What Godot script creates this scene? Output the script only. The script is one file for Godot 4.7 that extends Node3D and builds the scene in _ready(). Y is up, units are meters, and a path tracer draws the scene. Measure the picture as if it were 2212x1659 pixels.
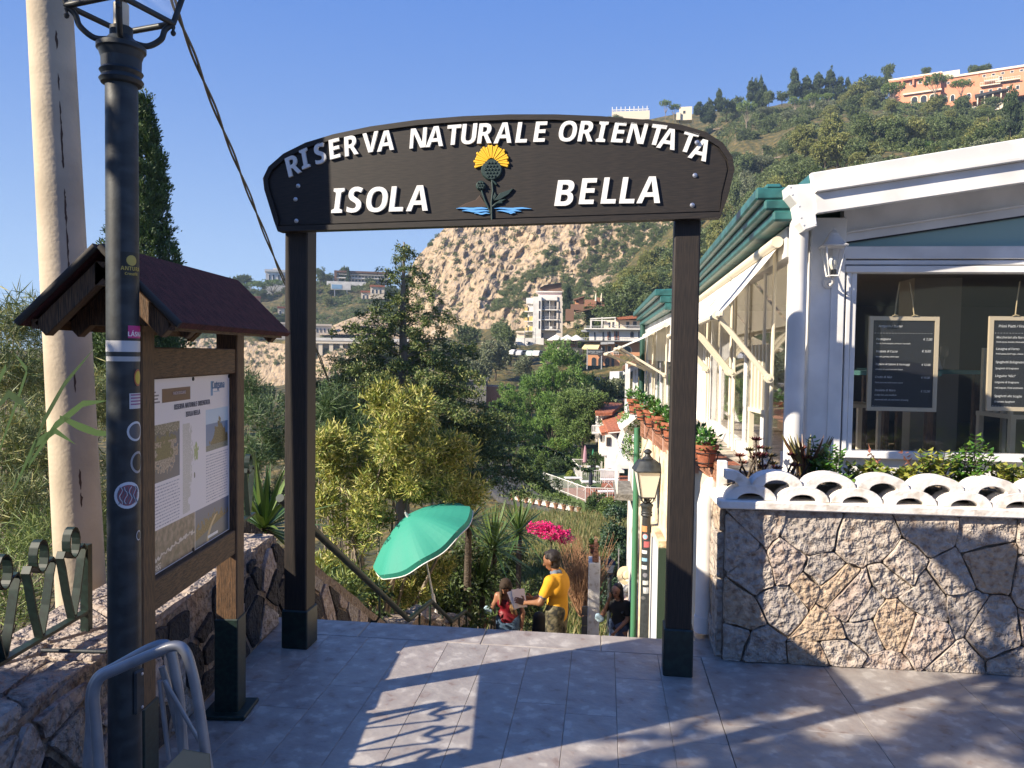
extends Node3D
const F := 1664.0
var cam_pos := Vector3(0, 1.6, 0)
var cam_basis := Basis(Vector3.RIGHT, deg_to_rad(-2.2)) * Basis(Vector3.BACK, deg_to_rad(0.8))
var used := {}
var rng := RandomNumberGenerator.new()
var mats := {}
var noise := FastNoiseLite.new()
# ---------------------------------------------------------------- measuring
func ray(u: float, v: float) -> Vector3:
	return cam_basis * Vector3((u - 1106.0) / F, -(v - 829.5) / F, -1.0)
func P(u: float, v: float, d: float) -> Vector3:
	var r := ray(u, v)
	return cam_pos + r * (d / -r.z)
func PY(u: float, v: float, y: float) -> Vector3:
	var r := ray(u, v)
	return cam_pos + r * ((y - cam_pos.y) / r.y)
func PP(u: float, v: float, o: Vector3, n: Vector3) -> Vector3:
	var r := ray(u, v)
	return cam_pos + r * ((o - cam_pos).dot(n) / r.dot(n))
func W(x: float, y: float, d: float) -> Vector3:
	return Vector3(x, y, -d)
func L(r: float, g: float, b: float) -> Color:
	return Color(r, g, b).linear_to_srgb()
# ---------------------------------------------------------------- mesh builder
class MB:
	var v := PackedVector3Array()
	var n := PackedVector3Array()
	var c := PackedColorArray()
	var t := PackedVector2Array()
	var col := Color(1, 1, 1)
	var xf := Transform3D()
	func tri(a: Vector3, b: Vector3, d: Vector3) -> void:
		a = xf * a; b = xf * b; d = xf * d
		var nn := (d - a).cross(b - a).normalized()
		v.append(a); v.append(b); v.append(d)
		n.append(nn); n.append(nn); n.append(nn)
		c.append(col); c.append(col); c.append(col)
		t.append(Vector2()); t.append(Vector2()); t.append(Vector2())
	func quad(a: Vector3, b: Vector3, d: Vector3, e: Vector3) -> void:
		tri(a, b, d); tri(a, d, e)
	func uvquad(a: Vector3, b: Vector3, d: Vector3, e: Vector3) -> void:
		var s := t.size()
		tri(a, b, d); tri(a, d, e)
		var uu := [Vector2(0, 1), Vector2(0, 0), Vector2(1, 0), Vector2(0, 1), Vector2(1, 0), Vector2(1, 1)]
		for i in 6: t[s + i] = uu[i]
	func stri(a: Vector3, b: Vector3, d: Vector3, na: Vector3, nb: Vector3, nd: Vector3) -> void:
		v.append(xf * a); v.append(xf * b); v.append(xf * d)
		n.append((xf.basis * na).normalized()); n.append((xf.basis * nb).normalized()); n.append((xf.basis * nd).normalized())
		c.append(col); c.append(col); c.append(col)
		t.append(Vector2()); t.append(Vector2()); t.append(Vector2())
	func box(o: Vector3, s: Vector3, b := Basis()) -> void:
		var h := s * 0.5
		var p: Array[Vector3] = []
		for i in 8:
			p.append(o + b * Vector3(h.x if i & 1 else -h.x, h.y if i & 2 else -h.y, h.z if i & 4 else -h.z))
		quad(p[4], p[6], p[7], p[5]); quad(p[1], p[3], p[2], p[0]); quad(p[0], p[2], p[6], p[4])
		quad(p[5], p[7], p[3], p[1]); quad(p[6], p[2], p[3], p[7]); quad(p[0], p[4], p[5], p[1])
	func cbox(o: Vector3, s: Vector3, ch := 0.01, b := Basis()) -> void:
		var h := s * 0.5
		var q := {}
		for i in 8:
			var sg := Vector3(1 if i & 1 else -1, 1 if i & 2 else -1, 1 if i & 4 else -1)
			for ax in 3:
				var w := h - Vector3(ch, ch, ch)
				w[ax] = h[ax]
				q[i * 3 + ax] = o + b * (w * sg)
		for ax in 3:
			var b1 := 1 << ((ax + 1) % 3)
			var b2 := 1 << ((ax + 2) % 3)
			for sd in 2:
				var k := (1 << ax) if sd else 0
				var f := [q[k * 3 + ax], q[(k | b1) * 3 + ax], q[(k | b1 | b2) * 3 + ax], q[(k | b2) * 3 + ax]]
				if sd: quad(f[0], f[3], f[2], f[1])
				else: quad(f[0], f[1], f[2], f[3])
			for e in 4:
				var k2 := (b1 if e & 1 else 0) | (b2 if e & 2 else 0)
				var a1 := (ax + 1) % 3
				var a2 := (ax + 2) % 3
				var k3 := k2 | (1 << ax)
				if (e == 1) or (e == 2): quad(q[k2 * 3 + a1], q[k2 * 3 + a2], q[k3 * 3 + a2], q[k3 * 3 + a1])
				else: quad(q[k2 * 3 + a2], q[k2 * 3 + a1], q[k3 * 3 + a1], q[k3 * 3 + a2])
		for i in 8:
			tri(q[i * 3], q[i * 3 + 1], q[i * 3 + 2])
	func ring(o: Vector3, x: Vector3, y: Vector3, sides: int) -> PackedVector3Array:
		var r := PackedVector3Array()
		for i in sides:
			var a := TAU * i / sides
			r.append(o + x * cos(a) + y * sin(a))
		return r
	func tube(pts: Array, rad, sides := 8, caps := true) -> void:
		var prev := PackedVector3Array()
		var prevn := PackedVector3Array()
		var up := Vector3(0.123, 0.9, 0.31)
		for i in pts.size():
			var p: Vector3 = pts[i]
			var d: Vector3 = (pts[mini(i + 1, pts.size() - 1)] - pts[maxi(i - 1, 0)]).normalized()
			var x := d.cross(up)
			if x.length() < 0.05: x = d.cross(Vector3(1, 0.2, 0))
			x = x.normalized()
			var y := x.cross(d).normalized()
			up = y
			var r: float = rad[i] if rad is Array else rad
			var cur := ring(p, x * r, y * r, sides)
			var curn := ring(Vector3(), x, y, sides)
			if i:
				for k in sides:
					var m := (k + 1) % sides
					stri(prev[k], cur[m], cur[k], prevn[k], curn[m], curn[k])
					stri(prev[k], prev[m], cur[m], prevn[k], prevn[m], curn[m])
			if caps and (i == 0 or i == pts.size() - 1):
				for k in range(1, sides - 1):
					if i: tri(cur[0], cur[k + 1], cur[k])
					else: tri(cur[0], cur[k], cur[k + 1])
			prev = cur; prevn = curn
	func lathe(prof: Array, seg := 20, o := Vector3()) -> void:
		for i in prof.size() - 1:
			var r0: float = prof[i][0]; var y0: float = prof[i][1]
			var r1: float = prof[i + 1][0]; var y1: float = prof[i + 1][1]
			var nn := Vector2(y1 - y0, r0 - r1).normalized()
			for k in seg:
				var a := TAU * k / seg; var b := TAU * (k + 1) / seg
				var da := Vector3(cos(a), 0, sin(a)); var db := Vector3(cos(b), 0, sin(b))
				var na := da * nn.x + Vector3(0, nn.y, 0); var nb := db * nn.x + Vector3(0, nn.y, 0)
				var p0 := o + da * r0 + Vector3(0, y0, 0); var p1 := o + da * r1 + Vector3(0, y1, 0)
				var p2 := o + db * r1 + Vector3(0, y1, 0); var p3 := o + db * r0 + Vector3(0, y0, 0)
				if r1 > 0.00001: stri(p0, p2, p1, na, nb, na)
				if r0 > 0.00001: stri(p0, p3, p2, na, nb, nb)
	func prism(poly: PackedVector2Array, z0: float, z1: float, bev := 0.0) -> void:
		var inner := poly
		if bev > 0.0:
			var off := Geometry2D.offset_polygon(poly, -bev)
			if off.size() == 1 and off[0].size() > 2: inner = off[0]
			else: bev = 0.0
		var idx := Geometry2D.triangulate_polygon(inner)
		for i in range(0, idx.size(), 3):
			var a := inner[idx[i]]; var b := inner[idx[i + 1]]; var d := inner[idx[i + 2]]
			if (b - a).cross(d - a) > 0: var s := b; b = d; d = s
			tri(Vector3(a.x, a.y, z1), Vector3(b.x, b.y, z1), Vector3(d.x, d.y, z1))
		idx = Geometry2D.triangulate_polygon(poly)
		for i in range(0, idx.size(), 3):
			var a := poly[idx[i]]; var b := poly[idx[i + 1]]; var d := poly[idx[i + 2]]
			if (b - a).cross(d - a) < 0: var s := b; b = d; d = s
			tri(Vector3(a.x, a.y, z0), Vector3(b.x, b.y, z0), Vector3(d.x, d.y, z0))
		var ccw := not Geometry2D.is_polygon_clockwise(poly)
		var zs := z1 - bev
		for i in poly.size():
			var a := poly[i]; var b := poly[(i + 1) % poly.size()]
			if not ccw: var s := a; a = b; b = s
			quad(Vector3(a.x, a.y, z0), Vector3(a.x, a.y, zs), Vector3(b.x, b.y, zs), Vector3(b.x, b.y, z0))
		if bev > 0.0:
			for i in poly.size():
				var a := poly[i]; var b := poly[(i + 1) % poly.size()]
				var ia := near(inner, a); var ib := near(inner, b)
				if not ccw:
					var s := a; a = b; b = s; s = ia; ia = ib; ib = s
				quad(Vector3(a.x, a.y, zs), Vector3(ia.x, ia.y, z1), Vector3(ib.x, ib.y, z1), Vector3(b.x, b.y, zs))
	func near(pl: PackedVector2Array, p: Vector2) -> Vector2:
		var best := pl[0]
		for q in pl:
			if q.distance_squared_to(p) < best.distance_squared_to(p): best = q
		return best
	func band(outer: PackedVector2Array, inner: PackedVector2Array, z0: float, z1: float) -> void:
		for i in outer.size():
			var j := (i + 1) % outer.size()
			var a := outer[i]; var b := outer[j]; var d := inner[j]; var e := inner[i]
			quad(Vector3(a.x, a.y, z1), Vector3(b.x, b.y, z1), Vector3(d.x, d.y, z1), Vector3(e.x, e.y, z1))
			quad(Vector3(a.x, a.y, z0), Vector3(b.x, b.y, z0), Vector3(b.x, b.y, z1), Vector3(a.x, a.y, z1))
			quad(Vector3(e.x, e.y, z1), Vector3(d.x, d.y, z1), Vector3(d.x, d.y, z0), Vector3(e.x, e.y, z0))
	func mesh() -> ArrayMesh:
		var m := ArrayMesh.new()
		if v.size() == 0: return m
		var a := []
		a.resize(Mesh.ARRAY_MAX)
		a[Mesh.ARRAY_VERTEX] = v; a[Mesh.ARRAY_NORMAL] = n; a[Mesh.ARRAY_COLOR] = c; a[Mesh.ARRAY_TEX_UV] = t
		m.add_surface_from_arrays(Mesh.PRIMITIVE_TRIANGLES, a)
		return m
# ---------------------------------------------------------------- nodes
func numbered(nm: String) -> String:
	if not used.has(nm):
		used[nm] = 0
		return nm
	used[nm] += 1
	return "%s_%03d" % [nm, used[nm]]
func tag(o: Node, label: String, category: String, group := "", kind := "") -> void:
	if label: o.set_meta("label", label)
	if category: o.set_meta("category", category)
	if group: o.set_meta("group", group)
	if kind: o.set_meta("kind", kind)
func thing(nm: String, label: String, category: String, at := Vector3.ZERO, turn := 0.0, group := "") -> Node3D:
	var o := Node3D.new()
	o.name = numbered(nm)
	add_child(o)
	o.position = at
	o.rotation.y = turn
	tag(o, label, category, group)
	return o
func part(parent: Node, nm: String, mesh, m: Material, kind := "") -> MeshInstance3D:
	var o := MeshInstance3D.new()
	o.name = nm
	o.mesh = mesh.mesh() if mesh is MB else mesh
	o.material_override = m
	parent.add_child(o, true)
	if kind: o.set_meta("kind", kind)
	return o
func single(nm: String, mesh, m: Material, label: String, category: String, at := Vector3.ZERO, turn := 0.0, group := "", kind := "") -> MeshInstance3D:
	var o := part(self, numbered(nm), mesh, m, kind)
	o.position = at
	o.rotation.y = turn
	tag(o, label, category, group)
	return o
func structure(nm: String, mesh, m: Material) -> MeshInstance3D:
	return part(self, numbered(nm), mesh, m, "structure")
func copy_of(o: Node3D, label := "", group := "") -> Node3D:
	var c: Node3D = o.duplicate()
	c.name = numbered(String(o.name).rstrip("0123456789").trim_suffix("_"))
	add_child(c)
	if label: c.set_meta("label", label)
	if group: c.set_meta("group", group)
	return c
func bxpart(parent: Node, nm: String, o: Vector3, s: Vector3, m: Material, b := Basis(), ch := 0.0) -> MeshInstance3D:
	var mb := MB.new()
	if ch > 0.0: mb.cbox(o, s, ch, b)
	else: mb.box(o, s, b)
	return part(parent, nm, mb, m)
# ---------------------------------------------------------------- materials
var texes := {}
func ntex(key: String, seed_: int, freq: float, cols: Array, type := FastNoiseLite.TYPE_SIMPLEX_SMOOTH, oct := 5, size := 512) -> NoiseTexture2D:
	if texes.has(key): return texes[key]
	var t := NoiseTexture2D.new()
	t.width = size; t.height = size; t.seamless = true; t.seamless_blend_skirt = 0.15
	var fn := FastNoiseLite.new()
	fn.noise_type = type
	fn.seed = seed_; fn.frequency = freq; fn.fractal_octaves = oct
	if type == FastNoiseLite.TYPE_CELLULAR: fn.cellular_return_type = FastNoiseLite.RETURN_DISTANCE
	t.noise = fn
	var g := Gradient.new()
	g.offsets = PackedFloat32Array(); g.colors = PackedColorArray()
	var offs := PackedFloat32Array(); var cc := PackedColorArray()
	for i in cols.size():
		offs.append(cols[i][0]); cc.append(cols[i][1])
	g.offsets = offs; g.colors = cc
	t.color_ramp = g
	texes[key] = t
	return t
func nrm(key: String, seed_: int, freq: float, strength: float, type := FastNoiseLite.TYPE_SIMPLEX_SMOOTH, oct := 5, size := 512) -> NoiseTexture2D:
	if texes.has(key): return texes[key]
	var t := NoiseTexture2D.new()
	t.width = size; t.height = size; t.seamless = true
	var fn := FastNoiseLite.new()
	fn.noise_type = type; fn.seed = seed_; fn.frequency = freq; fn.fractal_octaves = oct
	t.noise = fn
	t.as_normal_map = true; t.bump_strength = strength
	texes[key] = t
	return t
func M(key: String, color: Color, rough := 0.7, tex: Texture2D = null, scale := Vector3.ONE, normal: Texture2D = null, nscale := 1.0, world := true, metallic := 0.0) -> StandardMaterial3D:
	if mats.has(key): return mats[key]
	var m := StandardMaterial3D.new()
	m.resource_name = key
	m.albedo_color = color; m.roughness = rough; m.metallic = metallic
	if tex: m.albedo_texture = tex
	if normal:
		m.normal_enabled = true; m.normal_texture = normal; m.normal_scale = nscale
	if tex or normal:
		m.uv1_triplanar = true; m.uv1_world_triplanar = world; m.uv1_scale = scale
	mats[key] = m
	return m
func VM(key: String, rough := 0.7, back := 0.0, tex: Texture2D = null, scale := Vector3.ONE) -> StandardMaterial3D:
	if mats.has(key): return mats[key]
	var m := StandardMaterial3D.new()
	m.resource_name = key
	m.vertex_color_use_as_albedo = true; m.roughness = rough
	m.cull_mode = BaseMaterial3D.CULL_DISABLED
	if back > 0.0:
		m.backlight_enabled = true; m.backlight = Color(back, back, back * 0.5)
	if tex:
		m.albedo_texture = tex; m.uv1_triplanar = true; m.uv1_world_triplanar = true; m.uv1_scale = scale
	mats[key] = m
	return m
func grey(a: float, b: float) -> Array:
	return [[0.25, Color(a, a, a)], [0.75, Color(b, b, b)]]
func smooth_pts(pts: Array, n := 6) -> Array:
	var sm := []
	for j in pts.size() - 1:
		var p0: Vector3 = pts[maxi(j - 1, 0)]; var p1: Vector3 = pts[j]; var p2: Vector3 = pts[j + 1]; var p3: Vector3 = pts[mini(j + 2, pts.size() - 1)]
		for q in n: sm.append(p1.cubic_interpolate(p2, p0, p3, float(q) / n))
	sm.append(pts[-1])
	return sm
# ---------------------------------------------------------------- lettering
func letters(text: String, height: float, depth: float, bold := true, slant := 0.0, serif := false, wide := 1.0) -> MB:
	var tm := TextMesh.new()
	var f := SystemFont.new()
	f.font_names = PackedStringArray(["Droid Serif" if serif else "Droid Sans"])
	f.font_weight = 700 if bold else 400
	tm.font = f
	tm.text = text
	tm.font_size = 64
	tm.pixel_size = height / 46.0
	tm.depth = depth
	tm.curve_step = 3.0
	var mb := MB.new()
	var ar := tm.get_mesh_arrays()
	var vv: PackedVector3Array = ar[Mesh.ARRAY_VERTEX]
	var ii = ar[Mesh.ARRAY_INDEX]
	var bb := tm.get_aabb()
	var cy := bb.position.y + bb.size.y * 0.5
	var cx := bb.position.x + bb.size.x * 0.5
	var n: int = ii.size() if ii != null and ii.size() else vv.size()
	for i in range(0, n, 3):
		var q: Array[Vector3] = []
		for k in 3:
			var w := vv[ii[i + k] if ii != null and ii.size() else i + k] - Vector3(cx, cy, 0)
			q.append(Vector3(w.x * wide + w.y * slant, w.y, w.z))
		mb.tri(q[0], q[1], q[2])
	return mb
# ---------------------------------------------------------------- foliage
func leaf(mb: MB, o: Vector3, d: Vector3, side: Vector3, ln: float, wd: float) -> void:
	var m := o + d * ln * 0.45
	var tip := o + d * ln
	var fold := d.cross(side) * wd * 0.25
	mb.tri(o, m + side * wd * 0.5 + fold, tip)
	mb.tri(o, tip, m - side * wd * 0.5 + fold)
func rdir(r: RandomNumberGenerator) -> Vector3:
	var z := r.randf_range(-1, 1)
	var a := r.randf() * TAU
	var s := sqrt(1 - z * z)
	return Vector3(s * cos(a), z, s * sin(a))
# one spray of leaves in a ball of radius 1, growing along +y
func spray(r: RandomNumberGenerator, count: int, ln: float, wd: float, cols: Array, up := 0.6) -> ArrayMesh:
	var mb := MB.new()
	for i in count:
		var d := (rdir(r) + Vector3(0, up, 0)).normalized()
		var o := rdir(r) * r.randf() * 0.75
		var s := d.cross(rdir(r)).normalized()
		var a: Color = cols[r.randi() % cols.size()]
		mb.col = a * r.randf_range(1.05, 1.6)
		leaf(mb, o, d, s, ln * r.randf_range(0.7, 1.3), wd * r.randf_range(0.8, 1.2))
	return mb.mesh()
func spray_set(n: int, seed_: int, count: int, ln: float, wd: float, cols: Array, up := 0.6) -> Array:
	var r := RandomNumberGenerator.new()
	r.seed = seed_
	var a := []
	for i in n: a.append(spray(r, count, ln, wd, cols, up))
	return a
func orient(d: Vector3, spin: float, s: float, o: Vector3) -> Transform3D:
	var y := d.normalized()
	var x := y.cross(Vector3(0.31, 0.2, 0.93)).normalized()
	var b := Basis(x, y, x.cross(y)).rotated(y, spin)
	return Transform3D(b.scaled(Vector3(s, s, s)), o)
# clumps: [[centre, radii], ...]; twigs sit near the clump surface and point outwards
func crown(clumps: Array, tw: Array, density: float, size: float, r: RandomNumberGenerator, up := 0.3) -> ArrayMesh:
	var st := SurfaceTool.new()
	st.begin(Mesh.PRIMITIVE_TRIANGLES)
	for cl in clumps:
		var o: Vector3 = cl[0]
		var e: Vector3 = cl[1]
		var area := pow((pow(e.x * e.y, 1.6) + pow(e.x * e.z, 1.6) + pow(e.y * e.z, 1.6)) / 3.0, 1.0 / 1.6) * 12.566
		var k := maxi(3, int(area * density / (size * size)))
		for i in k:
			var d := rdir(r)
			var q := o + d * e * pow(r.randf_range(0.35, 1.0), 0.5)
			st.append_from(tw[r.randi() % tw.size()], 0, orient((d / e).normalized() + Vector3(0, up, 0) + rdir(r) * 0.3, r.randf() * TAU, size * r.randf_range(0.75, 1.3), q))
	return st.commit()
func branchy(base: Vector3, tops: Array, r0: float, r: RandomNumberGenerator) -> MB:
	var mb := MB.new()
	var hi := 0.0
	for q in tops: hi = maxf(hi, q.y)
	var fork := base + Vector3(0, (hi - base.y) * 0.35, 0) + Vector3(r.randf_range(-0.1, 0.1), 0, r.randf_range(-0.1, 0.1)) * (hi - base.y) * 0.3
	mb.tube([base, base.lerp(fork, 0.5) + rdir(r) * r0, fork], [r0 * 1.25, r0, r0 * 0.75], 7)
	for q in tops:
		var m: Vector3 = fork.lerp(q, 0.5) + rdir(r) * (q - fork).length() * 0.12
		mb.tube([fork, m, q], [r0 * 0.5, r0 * 0.3, r0 * 0.1], 5, false)
	return mb
# ================================================================ scene
func _ready() -> void:
	rng.seed = 7
	noise.seed = 11
	noise.noise_type = FastNoiseLite.TYPE_SIMPLEX_SMOOTH
	noise.frequency = 1.0
	noise.fractal_octaves = 5
	var cam := Camera3D.new()
	cam.name = "camera"
	cam.fov = 53.0
	cam.near = 0.05
	cam.far = 4000.0
	cam.position = cam_pos
	cam.basis = cam_basis
	add_child(cam)
	cam.current = true
	var we := WorldEnvironment.new()
	we.name = "environment"
	var env := Environment.new()
	env.background_mode = Environment.BG_SKY
	var sm := ProceduralSkyMaterial.new()
	sm.sky_top_color = Color(0.255, 0.46, 0.80)
	sm.sky_horizon_color = Color(0.72, 0.84, 0.95)
	sm.sky_curve = 0.16
	sm.sky_energy_multiplier = 0.73
	sm.ground_bottom_color = Color(0.25, 0.24, 0.22)
	sm.ground_horizon_color = Color(0.60, 0.68, 0.75)
	var sky := Sky.new()
	sky.sky_material = sm
	env.sky = sky
	env.tonemap_mode = Environment.TONE_MAPPER_LINEAR
	env.tonemap_exposure = 2.4
	env.sdfgi_enabled = true
	env.ssao_enabled = true
	env.ssil_enabled = true
	env.fog_enabled = true
	env.fog_density = 0.00022
	env.fog_light_color = Color(0.72, 0.82, 0.95)
	we.environment = env
	add_child(we)
	var sun := DirectionalLight3D.new()
	sun.name = "sun"
	sun.light_energy = 1.5
	sun.light_color = Color(1.0, 0.945, 0.86)
	sun.light_angular_distance = 0.5
	sun.shadow_enabled = true
	var az := deg_to_rad(66.0)
	var el := deg_to_rad(31.0)
	sun.basis = Basis.looking_at(Vector3(sin(az) * cos(el), -sin(el), -cos(az) * cos(el)))
	add_child(sun)
	make_palette()
	make_terrain()
	make_cliffs()
	make_platform()
	make_stairs()
	make_low_wall()
	make_restaurant()
	make_planter_wall()
	make_valley()
	make_far_buildings()
	make_hill_trees()
	make_near_trees()
	make_gate()
	make_kiosk()
	make_lamp_near()
	make_pole_and_cable()
	make_wall_railings()
	make_trolley()
	make_stair_lamps()
	make_umbrella()
	make_stall()
	make_people()
	make_behind()
func make_palette() -> void:
	var wood := ntex("wood_tex", 3, 0.02, [[0.2, Color(0.55, 0.55, 0.55)], [0.5, Color(0.8, 0.78, 0.76)], [0.8, Color(1, 0.97, 0.93)]], FastNoiseLite.TYPE_SIMPLEX_SMOOTH, 6)
	var fine := nrm("fine_n", 5, 0.05, 6.0)
	var coarse := nrm("coarse_n", 6, 0.02, 10.0)
	texes["spots"] = ntex("spots", 8, 0.012, grey(0.72, 1.0), FastNoiseLite.TYPE_SIMPLEX_SMOOTH, 6)
	M("dark_wood", L(0.021, 0.016, 0.013), 0.6, wood, Vector3(1.2, 22, 1.2), null, 1.0, false)
	M("dark_wood_post", L(0.026, 0.019, 0.015), 0.6, wood, Vector3(18, 0.7, 18), null, 1.0, false)
	M("brown_wood", L(0.17, 0.095, 0.045), 0.65, wood, Vector3(20, 1.2, 20), fine, 0.4, false)
	M("brown_wood_beam", L(0.17, 0.095, 0.045), 0.65, wood, Vector3(20, 20, 1.2), fine, 0.4, false)
	M("green_sleeve", L(0.012, 0.028, 0.022), 0.45, texes["spots"], Vector3(3, 3, 3))
	M("white_letter", L(0.76, 0.76, 0.74), 0.6)
	M("steel", L(0.5, 0.5, 0.52), 0.35, null, Vector3.ONE, null, 1.0, true, 0.9)
	M("iron_green", L(0.011, 0.030, 0.023), 0.5, texes["spots"], Vector3(6, 6, 6))
	M("lamp_grey", L(0.035, 0.042, 0.045), 0.5, texes["spots"], Vector3(3, 3, 3), fine, 0.06)
	M("white_paint", L(0.78, 0.77, 0.75), 0.45, ntex("soft", 9, 0.004, grey(0.9, 1.0)), Vector3(1, 1, 1))
	M("white_rough", L(0.74, 0.72, 0.69), 0.8, ntex("soft_b", 19, 0.01, [[0.12, Color(0.84, 0.81, 0.77)], [0.35, Color(0.97, 0.96, 0.95)], [0.8, Color(1, 1, 1)]]), Vector3(1.4, 1.4, 1.4), fine, 0.18)
	M("cream", L(0.72, 0.62, 0.46), 0.85, ntex("stains", 29, 0.006, [[0.15, Color(0.62, 0.56, 0.5)], [0.4, Color(0.95, 0.93, 0.9)], [0.8, Color(1, 1, 1)]]), Vector3(0.5, 0.5, 0.5), fine, 0.5)
	M("ivory", L(0.66, 0.60, 0.47), 0.5)
	M("awning", L(0.80, 0.76, 0.68), 0.85)
	mats["awning"].backlight_enabled = true
	mats["awning"].backlight = Color(0.6, 0.57, 0.5)
	M("teal", L(0.035, 0.15, 0.15), 0.4, texes["spots"], Vector3(1, 1, 1))
	M("stone", L(0.49, 0.455, 0.415), 0.85, ntex("stone_t", 41, 0.02, [[0.1, Color(0.68, 0.6, 0.55)], [0.35, Color(0.86, 0.83, 0.81)], [0.6, Color(0.92, 0.89, 0.86)], [0.85, Color(1.0, 0.98, 0.96)]], FastNoiseLite.TYPE_SIMPLEX_SMOOTH, 6), Vector3(1.5, 1.5, 1.5), coarse, 2.6)
	M("stone_warm", L(0.52, 0.43, 0.33), 0.85, texes["stone_t"], Vector3(1.9, 1.9, 1.9), coarse, 2.6)
	M("stone_rose", L(0.47, 0.415, 0.38), 0.85, texes["stone_t"], Vector3(1.3, 1.3, 1.3), coarse, 2.6)
	M("stone_grey", L(0.42, 0.40, 0.38), 0.85, texes["stone_t"], Vector3(1.7, 1.7, 1.7), coarse, 2.6)
	M("joint", L(0.25, 0.22, 0.185), 0.95, texes["stone_t"], Vector3(3, 3, 3), coarse, 2.0)
	M("mortar", L(0.34, 0.29, 0.24), 0.95, texes["stone_t"], Vector3(1.6, 1.6, 1.6), coarse, 3.0)
	M("lava", L(0.045, 0.042, 0.042), 0.85, texes["stone_t"], Vector3(2.5, 2.5, 2.5), coarse, 2.5)
	M("cap_stone", L(0.40, 0.36, 0.33), 0.9, texes["stone_t"], Vector3(1.4, 1.4, 1.4), coarse, 3.0)
	for k in 4:
		var base: Color = [L(0.40, 0.37, 0.335), L(0.375, 0.35, 0.32), L(0.42, 0.385, 0.345), L(0.385, 0.352, 0.32)][k]
		M("slab%d" % k, base, 0.45, ntex("slab_t%d" % k, 60 + k, 0.009 + k * 0.002, [[0.10, Color(0.76, 0.70, 0.68)], [0.24, Color(0.84, 0.82, 0.82)], [0.5, Color(0.87, 0.86, 0.86)], [0.7, Color(0.91, 0.90, 0.90)], [0.80, Color(1.0, 1.0, 1.0)]], FastNoiseLite.TYPE_SIMPLEX, 6), Vector3(0.9, 0.9, 0.9), nrm("slab_n", 66, 0.03, 2.0), 0.5)
	M("concrete", L(0.25, 0.24, 0.22), 0.9, texes["spots"], Vector3(1, 1, 1), fine, 1.0)
	M("paving_dark", L(0.20, 0.19, 0.18), 0.7, texes["slab_t1"], Vector3(0.5, 0.5, 0.5))
	M("asphalt", L(0.075, 0.075, 0.078), 0.9, texes["spots"], Vector3(0.3, 0.3, 0.3))
	M("glass", Color(0.5, 0.55, 0.53, 0.03), 0.02)
	mats["glass"].transparency = BaseMaterial3D.TRANSPARENCY_ALPHA
	M("dark_glass", L(0.02, 0.025, 0.028), 0.08)
	M("frost", L(0.72, 0.68, 0.58), 0.35)
	M("black", L(0.012, 0.012, 0.013), 0.5)
	M("terracotta", L(0.40, 0.13, 0.065), 0.8, texes["spots"], Vector3(5, 5, 5))
	M("terracotta_pale", L(0.42, 0.20, 0.12), 0.85, texes["spots"], Vector3(3, 3, 3))
	M("roof_tile", L(0.42, 0.145, 0.075), 0.85, texes["spots"], Vector3(0.6, 0.6, 0.6))
	M("far_white", L(0.78, 0.75, 0.70), 0.8, ntex("soft", 9, 0.004, grey(0.9, 1.0)), Vector3(0.1, 0.1, 0.1))
	M("far_cream", L(0.66, 0.57, 0.44), 0.85)
	M("far_orange", L(0.60, 0.26, 0.15), 0.85, texes["soft"], Vector3(0.05, 0.05, 0.05))
	M("far_window", L(0.035, 0.04, 0.045), 0.25)
	M("far_brown", L(0.18, 0.10, 0.065), 0.85)
	M("bark", L(0.10, 0.075, 0.055), 0.9, texes["spots"], Vector3(3, 3, 3), coarse, 2.0)
	M("bark_pale", L(0.22, 0.18, 0.14), 0.9)
	M("far_metal", L(0.35, 0.36, 0.37), 0.5)
	VM("leaf", 0.55, 0.5)
	VM("leaf_gloss", 0.35, 0.35)
	VM("flat_color", 0.8)
	VM("print", 0.6)
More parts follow.
